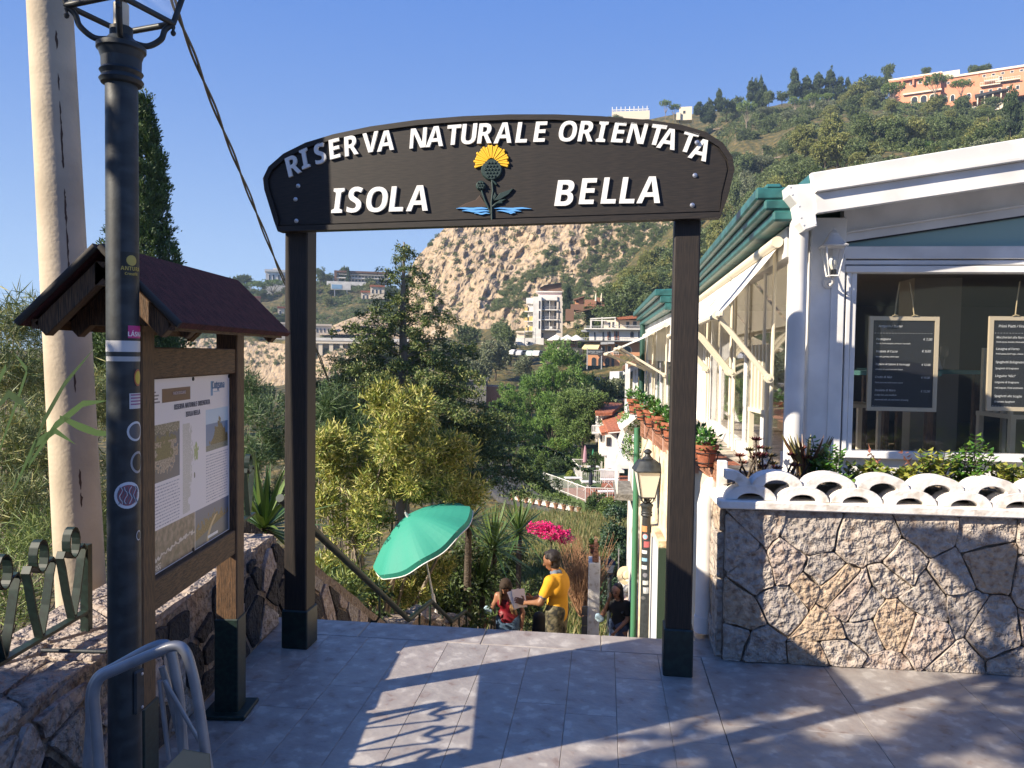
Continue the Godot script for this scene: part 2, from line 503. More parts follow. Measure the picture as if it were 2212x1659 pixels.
# ---------------------------------------------------------------- terrain
# key directions: [u, [[distance, height]...near], [[distance, view row]...far]]
var COLS := [
	[-500, [[4.5, -0.6], [8, -1.6], [14, -3], [30, -7], [60, -11], [120, -13], [300, -14]], [[340, 775], [420, 772], [700, 760], [1100, 757]]],
	[100, [[4.5, -0.6], [8, -1.6], [14, -3], [30, -7], [60, -11], [120, -13], [300, -14]], [[340, 775], [420, 772], [700, 758], [1100, 757]]],
	[400, [[4.5, -0.8], [8, -2.2], [14, -4], [30, -8], [60, -11], [120, -13], [352, -14]], [[366, 742], [400, 720], [440, 690], [500, 660], [700, 665], [1100, 700]]],
	[460, [[4.5, -0.9], [8, -2.4], [14, -4.4], [30, -8], [60, -11], [120, -13], [354, -14]], [[368, 735], [400, 705], [440, 660], [500, 618], [700, 640], [1100, 700]]],
	[560, [[4.5, -1.2], [8, -2.8], [14, -5], [30, -8], [60, -11], [120, -13], [352, -13]], [[366, 734], [400, 700], [440, 655], [500, 625], [700, 640], [1100, 700]]],
	[700, [[4.5, -2.0], [8, -3.6], [14, -5.8], [30, -8], [60, -10.5], [120, -11], [336, -9]], [[350, 738], [370, 722], [420, 680], [470, 612], [700, 650], [1100, 700]]],
	[800, [[4.5, -2.6], [8, -4.2], [14, -6.4], [30, -7.8], [55, -10.2], [110, -10], [330, -5]], [[342, 738], [360, 728], [400, 680], [460, 618], [700, 660], [1100, 700]]],
	[860, [[4.5, -2.8], [8, -4.2], [14, -6.4], [30, -7.4], [55, -10], [110, -9.6], [300, 0]], [[325, 742], [350, 735], [400, 690], [460, 640], [700, 660], [1100, 700]]],
	[920, [[4.5, -2.8], [8, -4.2], [14, -6.4], [25, -6.8], [52, -9.8], [100, -9.6], [180, -5], [280, 3]], [[315, 740], [345, 720], [380, 600], [420, 600], [700, 700], [1100, 720]]],
	[1100, [[4.5, -2.8], [8, -4.2], [14, -6.4], [25, -6.5], [52, -9.8], [92, -9.8], [140, -6], [200, 0.5], [270, 5]], [[300, 728], [340, 690], [395, 400], [430, 380], [700, 500], [1100, 650]]],
	[1250, [[4.5, -2.8], [8, -4.2], [14, -6.4], [25, -6.2], [52, -9.8], [92, -9.8], [130, -6.5], [200, 2], [262, 6]], [[285, 718], [330, 660], [400, 320], [430, 310], [700, 450], [1100, 600]]],
	[1330, [[4.5, -2.8], [8, -4.4], [14, -6.6], [25, -6.6], [52, -9.8], [80, -9.8], [120, -7.5], [142, -4.2], [165, -1], [180, 8], [220, 20]], [[262, 625], [292, 605], [340, 565], [405, 300], [430, 255], [700, 420], [1100, 600]]],
	[1400, [[4.5, -2.8], [8, -5], [14, -7.6], [25, -8], [52, -9.8], [80, -9.6], [120, -7], [142, -4], [160, 4], [180, 13]], [[220, 602], [260, 562], [296, 548], [350, 480], [420, 300], [450, 255], [700, 400], [1100, 600]]],
	[1470, [[4.5, -3], [8, -6], [14, -8], [25, -8], [52, -9.6], [90, -8], [130, -2], [150, 6], [180, 14]], [[220, 585], [260, 522], [300, 482], [350, 425], [420, 290], [450, 245], [700, 400], [1100, 600]]],
	[1600, [[4.5, -3], [8, -6], [14, -8], [30, -7], [60, -4], [100, 4], [150, 17]], [[200, 500], [260, 412], [320, 325], [380, 256], [410, 240], [450, 240], [700, 400], [1100, 600]]],
	[1750, [[4.5, -3], [8, -6], [14, -8], [30, -6], [60, -2], [90, 8], [120, 18]], [[170, 425], [230, 345], [300, 275], [360, 236], [395, 222], [430, 225], [700, 400], [1100, 600]]],
	[1900, [[4.5, -3], [8, -6], [14, -8], [30, -5], [60, 2], [90, 12], [110, 20]], [[150, 425], [220, 318], [300, 246], [345, 232], [380, 222], [420, 225], [700, 400], [1100, 600]]],
	[2220, [[4.5, -3], [8, -6], [14, -8], [30, -4], [60, 4], [90, 14]], [[120, 440], [150, 395], [220, 312], [290, 262], [335, 248], [400, 240], [700, 400], [1100, 600]]],
	[2700, [[4.5, -3], [8, -6], [14, -8], [30, -4], [60, 4], [90, 14]], [[120, 440], [150, 395], [220, 312], [290, 255], [335, 245], [400, 235], [700, 400], [1100, 600]]],
]
var col_cache := []
func prep_cols() -> void:
	for c in COLS:
		var l := []
		for a in c[1]: l.append([float(a[0]), float(a[1])])
		for a in c[2]: l.append([float(a[0]), P(c[0], a[1], a[0]).y])
		col_cache.append([float(c[0]), l])
func prof(l: Array, d: float) -> float:
	if d <= l[0][0]: return l[0][1]
	for i in range(1, l.size()):
		if d <= l[i][0]:
			return lerpf(l[i - 1][1], l[i][1], (d - l[i - 1][0]) / (l[i][0] - l[i - 1][0]))
	return l[-1][1]
func ground(u: float, d: float) -> float:
	if col_cache.is_empty(): prep_cols()
	if u <= col_cache[0][0]: return prof(col_cache[0][1], d)
	for i in range(1, col_cache.size()):
		if u <= col_cache[i][0]:
			var t: float = (u - col_cache[i - 1][0]) / (col_cache[i][0] - col_cache[i - 1][0])
			return lerpf(prof(col_cache[i - 1][1], d), prof(col_cache[i][1], d), smoothstep(0, 1, t))
	return prof(col_cache[-1][1], d)
func hit(u: float, v: float, otherwise: float) -> float:
	var d := 90.0
	while d < 420.0:
		if P(u, v, d).y < ground(u, d): return d
		d += 2.0
	return otherwise
func gx(u: float, d: float) -> float:
	return (u - 1106.0) / F * d
func gp(u: float, d: float, up := 0.0) -> Vector3:
	return Vector3(gx(u, d), ground(u, d) + up, -d)
func u_of(p: Vector3) -> float:
	return 1106.0 + p.x / -p.z * F
func gpx(x: float, d: float, up := 0.0) -> Vector3:
	return Vector3(x, ground(1106.0 + x / d * F, d) + up, -d)
func grid_mesh(rows: Array, m: Callable) -> ArrayMesh:
	var nc: int = rows[0].size()
	var nr := rows.size()
	var v := PackedVector3Array(); var nn := PackedVector3Array(); var c := PackedColorArray(); var idx := PackedInt32Array()
	for j in nr:
		for i in nc:
			var p: Vector3 = rows[j][i]
			var dx: Vector3 = rows[j][mini(i + 1, nc - 1)] - rows[j][maxi(i - 1, 0)]
			var dy: Vector3 = rows[mini(j + 1, nr - 1)][i] - rows[maxi(j - 1, 0)][i]
			var q := dx.cross(dy).normalized()
			v.append(p); nn.append(q)
			c.append(m.call(p, q))
	for j in nr - 1:
		for i in nc - 1:
			var a := j * nc + i
			idx.append_array(PackedInt32Array([a, a + nc, a + nc + 1, a, a + nc + 1, a + 1]))
	var ar := []
	ar.resize(Mesh.ARRAY_MAX)
	ar[Mesh.ARRAY_VERTEX] = v; ar[Mesh.ARRAY_NORMAL] = nn; ar[Mesh.ARRAY_COLOR] = c; ar[Mesh.ARRAY_INDEX] = idx
	var am := ArrayMesh.new()
	am.add_surface_from_arrays(Mesh.PRIMITIVE_TRIANGLES, ar)
	return am
func make_terrain() -> void:
	var rows := []
	var d := 4.6
	while d < 1150.0:
		var row := []
		for i in 170:
			var u := -480.0 + i * 18.6
			var y := ground(u, d)
			var p := Vector3(gx(u, d), y, -d)
			var k := clampf((d - 115.0) / 100.0, 0.0, 1.0)
			p.y += (noise.get_noise_2d(p.x * 0.02, p.z * 0.02) * 4.0 + noise.get_noise_2d(p.x * 0.1, p.z * 0.1) * 1.3) * k
			row.append(p)
		rows.append(row)
		d *= 1.035
	var soil := ntex("soil_t", 71, 0.012, [[0.2, Color(0.40, 0.44, 0.24)], [0.45, Color(0.52, 0.54, 0.32)], [0.65, Color(0.74, 0.68, 0.46)], [0.85, Color(0.95, 0.84, 0.64)]], FastNoiseLite.TYPE_SIMPLEX_SMOOTH, 6)
	var m := M("soil", L(0.20, 0.18, 0.105), 0.95, soil, Vector3(0.045, 0.045, 0.045), texes["coarse_n"], 1.5)
	var am := grid_mesh(rows, func(_p: Vector3, _q: Vector3) -> Color: return Color(1, 1, 1))
	structure("terrain", am, m)
# rock faces between a lower and an upper line of view points: [u, d0, v0, d1, v1]
func rock_face(nm: String, keys: Array, du: float, nrow: int, amp: float, seed_: int) -> Array:
	var n1 := FastNoiseLite.new()
	n1.seed = seed_; n1.frequency = 1.0; n1.fractal_octaves = 5; n1.fractal_type = FastNoiseLite.FRACTAL_RIDGED
	n1.noise_type = FastNoiseLite.TYPE_SIMPLEX
	var n2 := FastNoiseLite.new()
	n2.seed = seed_ + 9; n2.frequency = 1.0; n2.noise_type = FastNoiseLite.TYPE_CELLULAR; n2.fractal_type = FastNoiseLite.FRACTAL_NONE
	n2.cellular_return_type = FastNoiseLite.RETURN_DISTANCE2_SUB
	var rows := []
	for j in nrow + 1:
		rows.append([])
	var u: float = keys[0][0]
	while u <= keys[-1][0]:
		var i := 1
		while keys[i][0] < u: i += 1
		var t: float = (u - keys[i - 1][0]) / (keys[i][0] - keys[i - 1][0])
		var a: Vector3 = P(u, lerpf(keys[i - 1][2], keys[i][2], t), lerpf(keys[i - 1][1], keys[i][1], t))
		var b: Vector3 = P(u, lerpf(keys[i - 1][4], keys[i][4], t), lerpf(keys[i - 1][3], keys[i][3], t))
		for j in nrow + 1:
			var f := float(j) / nrow
			var p := a.lerp(b, f)
			var out := (cam_pos - p)
			out.y = 0
			out = out.normalized()
			var e := clampf(minf(f, 1.0 - f) * 6.0, 0.15, 1.0)
			var s := n1.get_noise_3d((p.x + p.y * 0.35) * 0.012, p.y * 0.004, p.z * 0.008) * 0.9
			var l := n1.get_noise_3d((p.x - p.y * 0.25) * 0.035, p.y * 0.014, p.z * 0.02) * 0.4
			var q := n1.get_noise_3d(p.x * 0.12, p.y * 0.06, p.z * 0.07) * 0.18 + n2.get_noise_3d((p.x + p.y * 0.4) * 0.055, (p.y - p.x * 0.2) * 0.03, p.z * 0.04) * 0.5 + n2.get_noise_3d(p.x * 0.17, p.y * 0.1, p.z * 0.1) * 0.16
			var ledge: float = absf(fposmod((p.y + p.x * 0.25 + noise.get_noise_2d(p.x * 0.02, p.y * 0.02) * 22.0) / 11.0, 1.0) - 0.5) * 0.5
			p += out * (s + l + q + ledge) * amp * e
			rows[j].append(p)
		u += du
	var am := grid_mesh(rows, func(_p: Vector3, _q: Vector3) -> Color: return Color(1, 1, 1))
	structure(nm, am, mats["rock"])
	return rows
var cliff_rows := []
var sea_rows := []
func make_cliffs() -> void:
	var rt := ntex("rock_t", 81, 0.010, [[0.14, Color(0.52, 0.48, 0.43)], [0.32, Color(0.72, 0.67, 0.60)], [0.46, Color(0.88, 0.82, 0.74)], [0.6, Color(0.98, 0.88, 0.74)], [0.76, Color(0.88, 0.85, 0.81)], [0.9, Color(1.0, 0.98, 0.95)]], FastNoiseLite.TYPE_SIMPLEX_SMOOTH, 7, 1024)
	M("rock", L(0.43, 0.39, 0.335), 0.95, rt, Vector3(0.030, 0.016, 0.030), nrm("rock_n", 82, 0.03, 9.0), 2.0)
	cliff_rows = rock_face("cliff", [[840, 356, 742, 366, 712], [872, 348, 740, 371, 610], [900, 338, 735, 371, 556], [960, 326, 730, 372, 493], [1050, 312, 726, 386, 398], [1150, 300, 722, 396, 330], [1250, 290, 706, 401, 285], [1330, 290, 660, 404, 252], [1400, 296, 590, 408, 285], [1460, 303, 520, 412, 300], [1540, 312, 440, 414, 320]], 1.7, 180, 9.0, 83)
	sea_rows = rock_face("sea_cliff", [[380, 330, 860, 352, 735], [460, 335, 860, 354, 730], [560, 330, 850, 352, 738], [640, 322, 850, 342, 745], [720, 315, 830, 334, 752], [800, 312, 800, 330, 756], [880, 312, 780, 322, 756]], 3.0, 40, 4.0, 84)
	rock_face("rock_shelf", [[690, 350, 724, 368, 716], [740, 345, 722, 374, 694], [800, 345, 724, 376, 672], [850, 345, 732, 372, 690], [880, 345, 738, 366, 715]], 3.0, 26, 4.0, 85)
# ---------------------------------------------------------------- platform, stairs, walls
var GATE := Transform3D(Basis(Vector3.UP, deg_to_rad(-8.25)), Vector3(-0.141, 0, -4.005))
var STAIR := Transform3D(Basis(Vector3.UP, deg_to_rad(-6.8)), Vector3(-0.141, 0, -4.005))
const EDGE := 0.40
var FLOOR_KEYS := [[0.0, 0.0], [3.7, -2.15], [4.8, -2.3], [6.1, -3.0], [7.2, -3.22], [8.6, -3.94], [10.1, -4.25], [12.0, -5.19], [14.5, -5.5], [17.0, -6.6]]
func stair_y(s: float) -> float:
	return prof(FLOOR_KEYS, s)
func SW(lx: float, s: float, up := 0.0) -> Vector3:
	return STAIR * Vector3(lx, stair_y(s) + up, -EDGE - s)
func loc(T: Transform3D, u: float, v: float, zoff := 0.0) -> Vector3:
	return T.affine_inverse() * PP(u, v, T * Vector3(0, 0, zoff), T.basis.z)
func make_platform() -> void:
	var r := RandomNumberGenerator.new(); r.seed = 21
	var base := MB.new()
	base.box(Vector3(0.9, -0.36, 1.0), Vector3(5.2, 0.68, 2.8))
	var pv := structure("pavement", base, mats["paving_dark"])
	pv.transform = STAIR
	var q := 0.0016
	var x0 := 0.926 + 0.228
	for k in 11:
		var xr := x0 - 0.228 * k
		var zz := -EDGE + 0.22
		var first := r.randf_range(0.3, 0.95)
		while zz < 2.3:
			var ln := first if first > 0 else r.randf_range(0.8, 1.1)
			first = -1.0
			var mb := MB.new()
			mb.cbox(Vector3(0, -0.01, 0), Vector3(0.228 - q, 0.02 + r.randf_range(0, 0.0014), ln - q), 0.0012)
			var o := part(pv, "slab", mb, mats["slab%d" % (r.randi() % 4)])
			o.position = Vector3(xr - 0.114, 0.001, zz + ln * 0.5)
			zz += ln
	var xx := -1.354
	for w in [0.62, 0.7, 0.66, 0.72]:
		var mb := MB.new()
		mb.cbox(Vector3(0, -0.015, 0), Vector3(w - q, 0.034, 0.24), 0.005)
		var o := part(pv, "edge_slab", mb, mats["slab%d" % (r.randi() % 4)])
		o.position = Vector3(xx + w * 0.5, 0.001, -EDGE + 0.1)
		xx += w
	for i in 5:
		for j in 5:
			var mb := MB.new()
			mb.cbox(Vector3(0, -0.01, 0), Vector3(0.62 - 0.002, 0.02 + r.randf_range(0, 0.0014), 0.6 - 0.002), 0.0012)
			var o := part(pv, "slab", mb, mats["slab%d" % (1 + r.randi() % 3)])
			o.position = Vector3(x0 + 0.312 + 0.62 * i, 0.001, -0.62 + 0.3 + 0.6 * j + (0.3 if i % 2 else 0.0))
	var bed := MB.new()
	bed.quad(W(-14, -0.02, -26), W(-14, -0.02, 2.2), W(16, -0.02, 2.2), W(16, -0.02, -26))
	structure("street", bed, mats["paving_dark"])
	var rf := MB.new()
	rf.box(Vector3(0.9, -1.6, 0.3), Vector3(5.2, 1.8, 1.1))
	structure("platform_base", rf, mats["concrete"]).transform = STAIR
func make_stairs() -> void:
	var st := Node3D.new()
	st.name = "stairs"
	add_child(st)
	st.transform = STAIR
	st.set_meta("kind", "structure")
	var m: Material = mats["slab1"]
	for i in FLOOR_KEYS.size() - 1:
		var a: Array = FLOOR_KEYS[i]
		var b: Array = FLOOR_KEYS[i + 1]
		if i % 2 == 0:
			var n := int(round((a[1] - b[1]) / 0.165))
			for k in n:
				var y: float = a[1] - (k + 1) * (a[1] - b[1]) / n
				var s0: float = a[0] + k * (b[0] - a[0]) / n
				var s1: float = a[0] + (k + 1) * (b[0] - a[0]) / n
				bxpart(st, "step", Vector3(0.15, y - 0.2, -EDGE - (s0 + s1) * 0.5), Vector3(3.4, 0.4, s1 - s0 + 0.02), m, Basis(), 0.01)
		else:
			var mb := MB.new()
			mb.box(Vector3(0.15, (a[1] + b[1]) * 0.5 - 0.2, -EDGE - (a[0] + b[0]) * 0.5), Vector3(3.4, 0.4, b[0] - a[0] + 0.06), Basis(Vector3.RIGHT, -atan2(a[1] - b[1], b[0] - a[0])))
			part(st, "landing", mb, m)
	var w := thing("stair_wall", "rough stone wall sloping down beside the stairs under the handrail", "wall")
	w.transform = STAIR
	var mb := MB.new()
	var x1 := -1.54
	var x2 := -1.98
	var n := 40
	for i in n:
		var s0 := 10.0 * i / n
		var s1 := 10.0 * (i + 1) / n
		var y0 := wall_top(s0); var y1 := wall_top(s1)
		var z0 := -EDGE - s0; var z1 := -EDGE - s1
		mb.quad(Vector3(x1, y0, z0), Vector3(x1, y1, z1), Vector3(x1, stair_y(s1) - 0.6, z1), Vector3(x1, stair_y(s0) - 0.6, z0))
		mb.quad(Vector3(x2, y0, z0), Vector3(x2, y1, z1), Vector3(x1, y1, z1), Vector3(x1, y0, z0))
		mb.quad(Vector3(x2, -3 - s0 * 0.4, z0), Vector3(x2, -3 - s0 * 0.4, z1), Vector3(x2, y1, z1), Vector3(x2, y0, z0))
	part(w, "mortar_body", mb, mats["mortar"])
	var r := RandomNumberGenerator.new(); r.seed = 31
	for c in voronoi(scatter_seeds(5.0, 0.62, [0.24, 0.17, 0.12], 160, r), 5.0, 0.62):
		var k := r.randf()
		var pl := PackedVector2Array()
		for q in c: pl.append(Vector2(q.x, q.y + stair_y(q.x)))
		var p := wall_stone(pl, r.randf_range(0.008, 0.02), 0.02, r)
		if p: part(w, "stone", p, mats["lava" if k < 0.4 else "stone_grey" if k < 0.7 else "stone_rose"]).transform = Transform3D(Basis(Vector3(0, 0, -1), Vector3(0, 1, 0), Vector3(1, 0, 0)), Vector3(x1 + 0.004, 0, -EDGE))
func wall_top(s: float) -> float:
	return stair_y(s) + lerpf(0.53, 0.70, clampf(s * 1.0, 0, 1)) + noise.get_noise_1d(s * 1.7) * 0.05
# convex cells of a w x h field
func voronoi(seeds: Array, w: float, h: float) -> Array:
	var out := []
	for i in seeds.size():
		var poly := PackedVector2Array([Vector2(0, 0), Vector2(w, 0), Vector2(w, h), Vector2(0, h)])
		var a: Vector2 = seeds[i]
		for j in seeds.size():
			if i == j: continue
			var b: Vector2 = seeds[j]
			if a.distance_to(b) > 0.95: continue
			var mid := (a + b) * 0.5
			var nn := (b - a).normalized()
			var res := PackedVector2Array()
			for k in poly.size():
				var p := poly[k]; var q := poly[(k + 1) % poly.size()]
				var dp := (p - mid).dot(nn); var dq := (q - mid).dot(nn)
				if dp <= 0: res.append(p)
				if (dp < 0) != (dq < 0): res.append(p.lerp(q, dp / (dp - dq)))
			poly = res
			if poly.size() < 3: break
		if poly.size() >= 3:
			for k in poly.size():
				var p := poly[k]
				var e := minf(minf(p.x, w - p.x), minf(p.y, h - p.y)) * 8.0
				poly[k] = p + Vector2(noise.get_noise_2d(p.x * 5.0 + 7.0, p.y * 5.0), noise.get_noise_2d(p.x * 5.0, p.y * 5.0 + 40.0)) * 0.075 * clampf(e, 0.0, 1.0)
			out.append(poly)
	return out
func scatter_seeds(w: float, h: float, radii: Array, tries: int, r: RandomNumberGenerator) -> Array:
	var s := []
	var rad := []
	for rr in radii:
		for i in tries:
			var p := Vector2(r.randf() * w, r.randf() * h)
			var ok := true
			for k in s.size():
				if s[k].distance_to(p) < (rad[k] + rr) * 0.5: ok = false; break
			if ok:
				s.append(p); rad.append(rr)
	return s
func wall_stone(poly: PackedVector2Array, joint: float, depth: float, r: RandomNumberGenerator) -> MB:
	var c := Vector2()
	for p in poly: c += p
	c /= poly.size()
	var inset := Geometry2D.offset_polygon(poly, -joint)
	if inset.is_empty() or inset[0].size() < 3: return null
	var pl: PackedVector2Array = inset[0]
	var q := PackedVector2Array()
	for i in pl.size():
		var a := pl[i]; var b := pl[(i + 1) % pl.size()]
		var ln := a.distance_to(b)
		q.append(a.lerp(b, 0.07))
		if ln > 0.05: q.append(a.lerp(b, 0.5) + Vector2(r.randf_range(-1, 1), r.randf_range(-1, 1)) * minf(0.009, ln * 0.1))
		q.append(a.lerp(b, 0.93))
	var mb := MB.new()
	var tilt := Vector2(r.randf_range(-0.06, 0.06), r.randf_range(-0.06, 0.06))
	var d0 := depth * r.randf_range(0.75, 1.1)
	var f := func(p: Vector2, k: float) -> Vector3:
		var w: Vector2 = c + (p - c) * k
		return Vector3(w.x, w.y, d0 + (w - c).dot(tilt) + r.randf_range(-0.003, 0.003))
	var ring1 := []; var ring2 := []
	for p in q:
		ring1.append(f.call(p, 0.955) - Vector3(0, 0, 0.002)); ring2.append(f.call(p, 0.5))
	var ctr: Vector3 = f.call(c, 1.0) + Vector3(0, 0, 0.003)
	for i in q.size():
		var j := (i + 1) % q.size()
		var a3 := Vector3(q[i].x, q[i].y, d0 * 0.8); var b3 := Vector3(q[j].x, q[j].y, d0 * 0.8)
		var ab := Vector3(q[i].x, q[i].y, -0.01); var bb := Vector3(q[j].x, q[j].y, -0.01)
		mb.quad(ab, a3, b3, bb); mb.quad(a3, ring1[i], ring1[j], b3)
		mb.quad(ring1[i], ring2[i], ring2[j], ring1[j])
		mb.tri(ring2[i], ctr, ring2[j])
	return mb
func make_low_wall() -> void:
	var w := thing("low_stone_wall", "low wall of dark lava stones in pale mortar behind the notice board", "wall", Vector3(-1.455, 0, -1.0))
	w.rotation.y = deg_to_rad(-1.5)
	var r := RandomNumberGenerator.new(); r.seed = 41
	var mb := MB.new()
	var n := 30
	var ln := 3.46
	for i in n:
		var a := ln * i / n; var b := ln * (i + 1) / n
		var ya := 0.52 + noise.get_noise_1d(a * 4.0) * 0.03; var yb := 0.52 + noise.get_noise_1d(b * 4.0) * 0.03
		mb.quad(Vector3(0, ya, -a), Vector3(0, yb, -b), Vector3(0.02, -0.3, -b), Vector3(0.02, -0.3, -a))
		mb.quad(Vector3(-0.44, ya, -a), Vector3(-0.44, yb, -b), Vector3(0, yb, -b), Vector3(0, ya, -a))
		mb.quad(Vector3(-0.44, -3, -a), Vector3(-0.44, -3, -b), Vector3(-0.44, yb, -b), Vector3(-0.44, ya, -a))
	mb.quad(Vector3(0, 0.5, -ln), Vector3(-0.44, 0.5, -ln), Vector3(-0.44, -2, -ln), Vector3(0, -2, -ln))
	part(w, "mortar_body", mb, mats["mortar"])
	for c in voronoi(scatter_seeds(ln, 0.50, [0.2, 0.14, 0.1, 0.07], 120, r), ln, 0.50):
		var k := r.randf()
		if k < 0.12: continue
		var p := wall_stone(c, r.randf_range(0.008, 0.02), 0.02, r)
		if p: part(w, "stone", p, mats["lava" if k < 0.55 else "stone_grey" if k < 0.72 else "stone_rose"]).transform = Transform3D(Basis(Vector3(0, 0, -1), Vector3(0, 1, 0), Vector3(1, 0, 0)), Vector3(0.004, 0, 0))
	var cells := voronoi(scatter_seeds(ln, 0.46, [0.36, 0.26, 0.18, 0.12], 80, r), ln, 0.46)
	for c in cells:
		var p := wall_stone(c, 0.012, 0.028, r)
		if p == null: continue
		var o := part(w, "cap_stone", p, mats["cap_stone" if r.randf() < 0.8 else "stone_grey"])
		o.transform = Transform3D(Basis(Vector3(0, 0, -1), Vector3(-1, 0, 0), Vector3(0, 1, 0)), Vector3(0.01, 0.515, 0))
func make_planter_wall() -> void:
	var T := Transform3D(Basis(Vector3.UP, deg_to_rad(-5.8)), Vector3(1.128, 0, -4.0))
	var w := thing("planter_wall", "stone planter wall of fitted grey stones with white scalloped coping", "wall")
	w.transform = T
	var r := RandomNumberGenerator.new(); r.seed = 57
	var ln := 2.9
	var ht := 0.815
	bxpart(w, "core", Vector3(ln * 0.5, ht * 0.5 - 0.2, -0.28), Vector3(ln, ht + 0.4, 0.5), mats["joint"])
	var cells := voronoi(scatter_seeds(ln, ht, [0.30, 0.23, 0.16, 0.10, 0.065], 170, r), ln, ht)
	for c in cells:
		var p := wall_stone(c, 0.003, 0.036, r)
		if p == null: continue
		var k := r.randf()
		var o := part(w, "stone", p, mats["stone" if k < 0.55 else "stone_grey" if k < 0.75 else "stone_rose" if k < 0.92 else "stone_warm"])
		o.position = Vector3(0, 0, -0.03)
	for c in voronoi(scatter_seeds(0.5, ht, [0.24, 0.16], 60, r), 0.5, ht):
		var p := wall_stone(c, 0.004, 0.03, r)
		if p == null: continue
		var o := part(w, "stone", p, mats["stone" if r.randf() < 0.6 else "stone_warm"])
		o.transform = Transform3D(Basis(Vector3.UP, -PI / 2), Vector3(0.0, 0, -0.54))
	var wm: Material = mats["white_rough"]
	bxpart(w, "coping_rail", Vector3(ln * 0.5 - 0.01, ht + 0.022, -0.05), Vector3(ln + 0.06, 0.044, 0.17), wm, Basis(), 0.006)
	bxpart(w, "coping_rail", Vector3(0.03, ht + 0.022, -0.34), Vector3(0.14, 0.044, 0.40), wm, Basis(), 0.006)
	var arch := func(ow: float, oh: float, iw: float, ih: float) -> PackedVector2Array:
		var o := PackedVector2Array()
		for i in 15:
			var a := PI * i / 14.0
			o.append(Vector2(cos(a) * ow, sin(a) * oh))
		for i in 15:
			var a := PI * (14 - i) / 14.0
			o.append(Vector2(cos(a) * iw, sin(a) * ih))
		return o
	var poly: PackedVector2Array = arch.call(0.131, 0.080, 0.068, 0.036)
	for row in 2:
		for i in 12:
			var mb := MB.new()
			mb.prism(poly, -0.055, 0.055, 0.003)
			var o := part(w, "scallop_block", mb, wm)
			o.position = Vector3(0.125 + 0.2645 * i + (0.132 if row else 0.0), ht + 0.044 + row * 0.071, -0.05 - row * 0.002)
	var half := PackedVector2Array()
	for p in poly:
		if p.x >= -0.001: half.append(p)
	var mbh := MB.new()
	mbh.prism(half, -0.055, 0.055)
	part(w, "scallop_block", mbh, wm).position = Vector3(-0.005, ht + 0.115, -0.052)
	bxpart(w, "corner_post", Vector3(-0.002, ht + 0.13, -0.13), Vector3(0.05, 0.2, 0.05), wm, Basis(), 0.004)
	bxpart(w, "planter_back", Vector3(ln * 0.5, ht + 0.06, -0.52), Vector3(ln, 0.12, 0.05), wm)
	var soil := MB.new()
	for i in 28:
		for j in 4:
			var a := Vector3(i * 0.104, 0, -0.10 - j * 0.1)
			var hh := func(x: float, z: float) -> float: return ht + 0.115 + noise.get_noise_2d(x * 5, z * 7) * 0.03
			var b := a + Vector3(0.104, 0, 0); var c := b + Vector3(0, 0, -0.1); var d := a + Vector3(0, 0, -0.1)
			a.y = hh.call(a.x, a.z); b.y = hh.call(b.x, b.z); c.y = hh.call(c.x, c.z); d.y = hh.call(d.x, d.z)
			soil.quad(a, d, c, b)
	part(w, "planter_soil", soil, mats["mortar"])
	planter_plants(T, ht + 0.11)
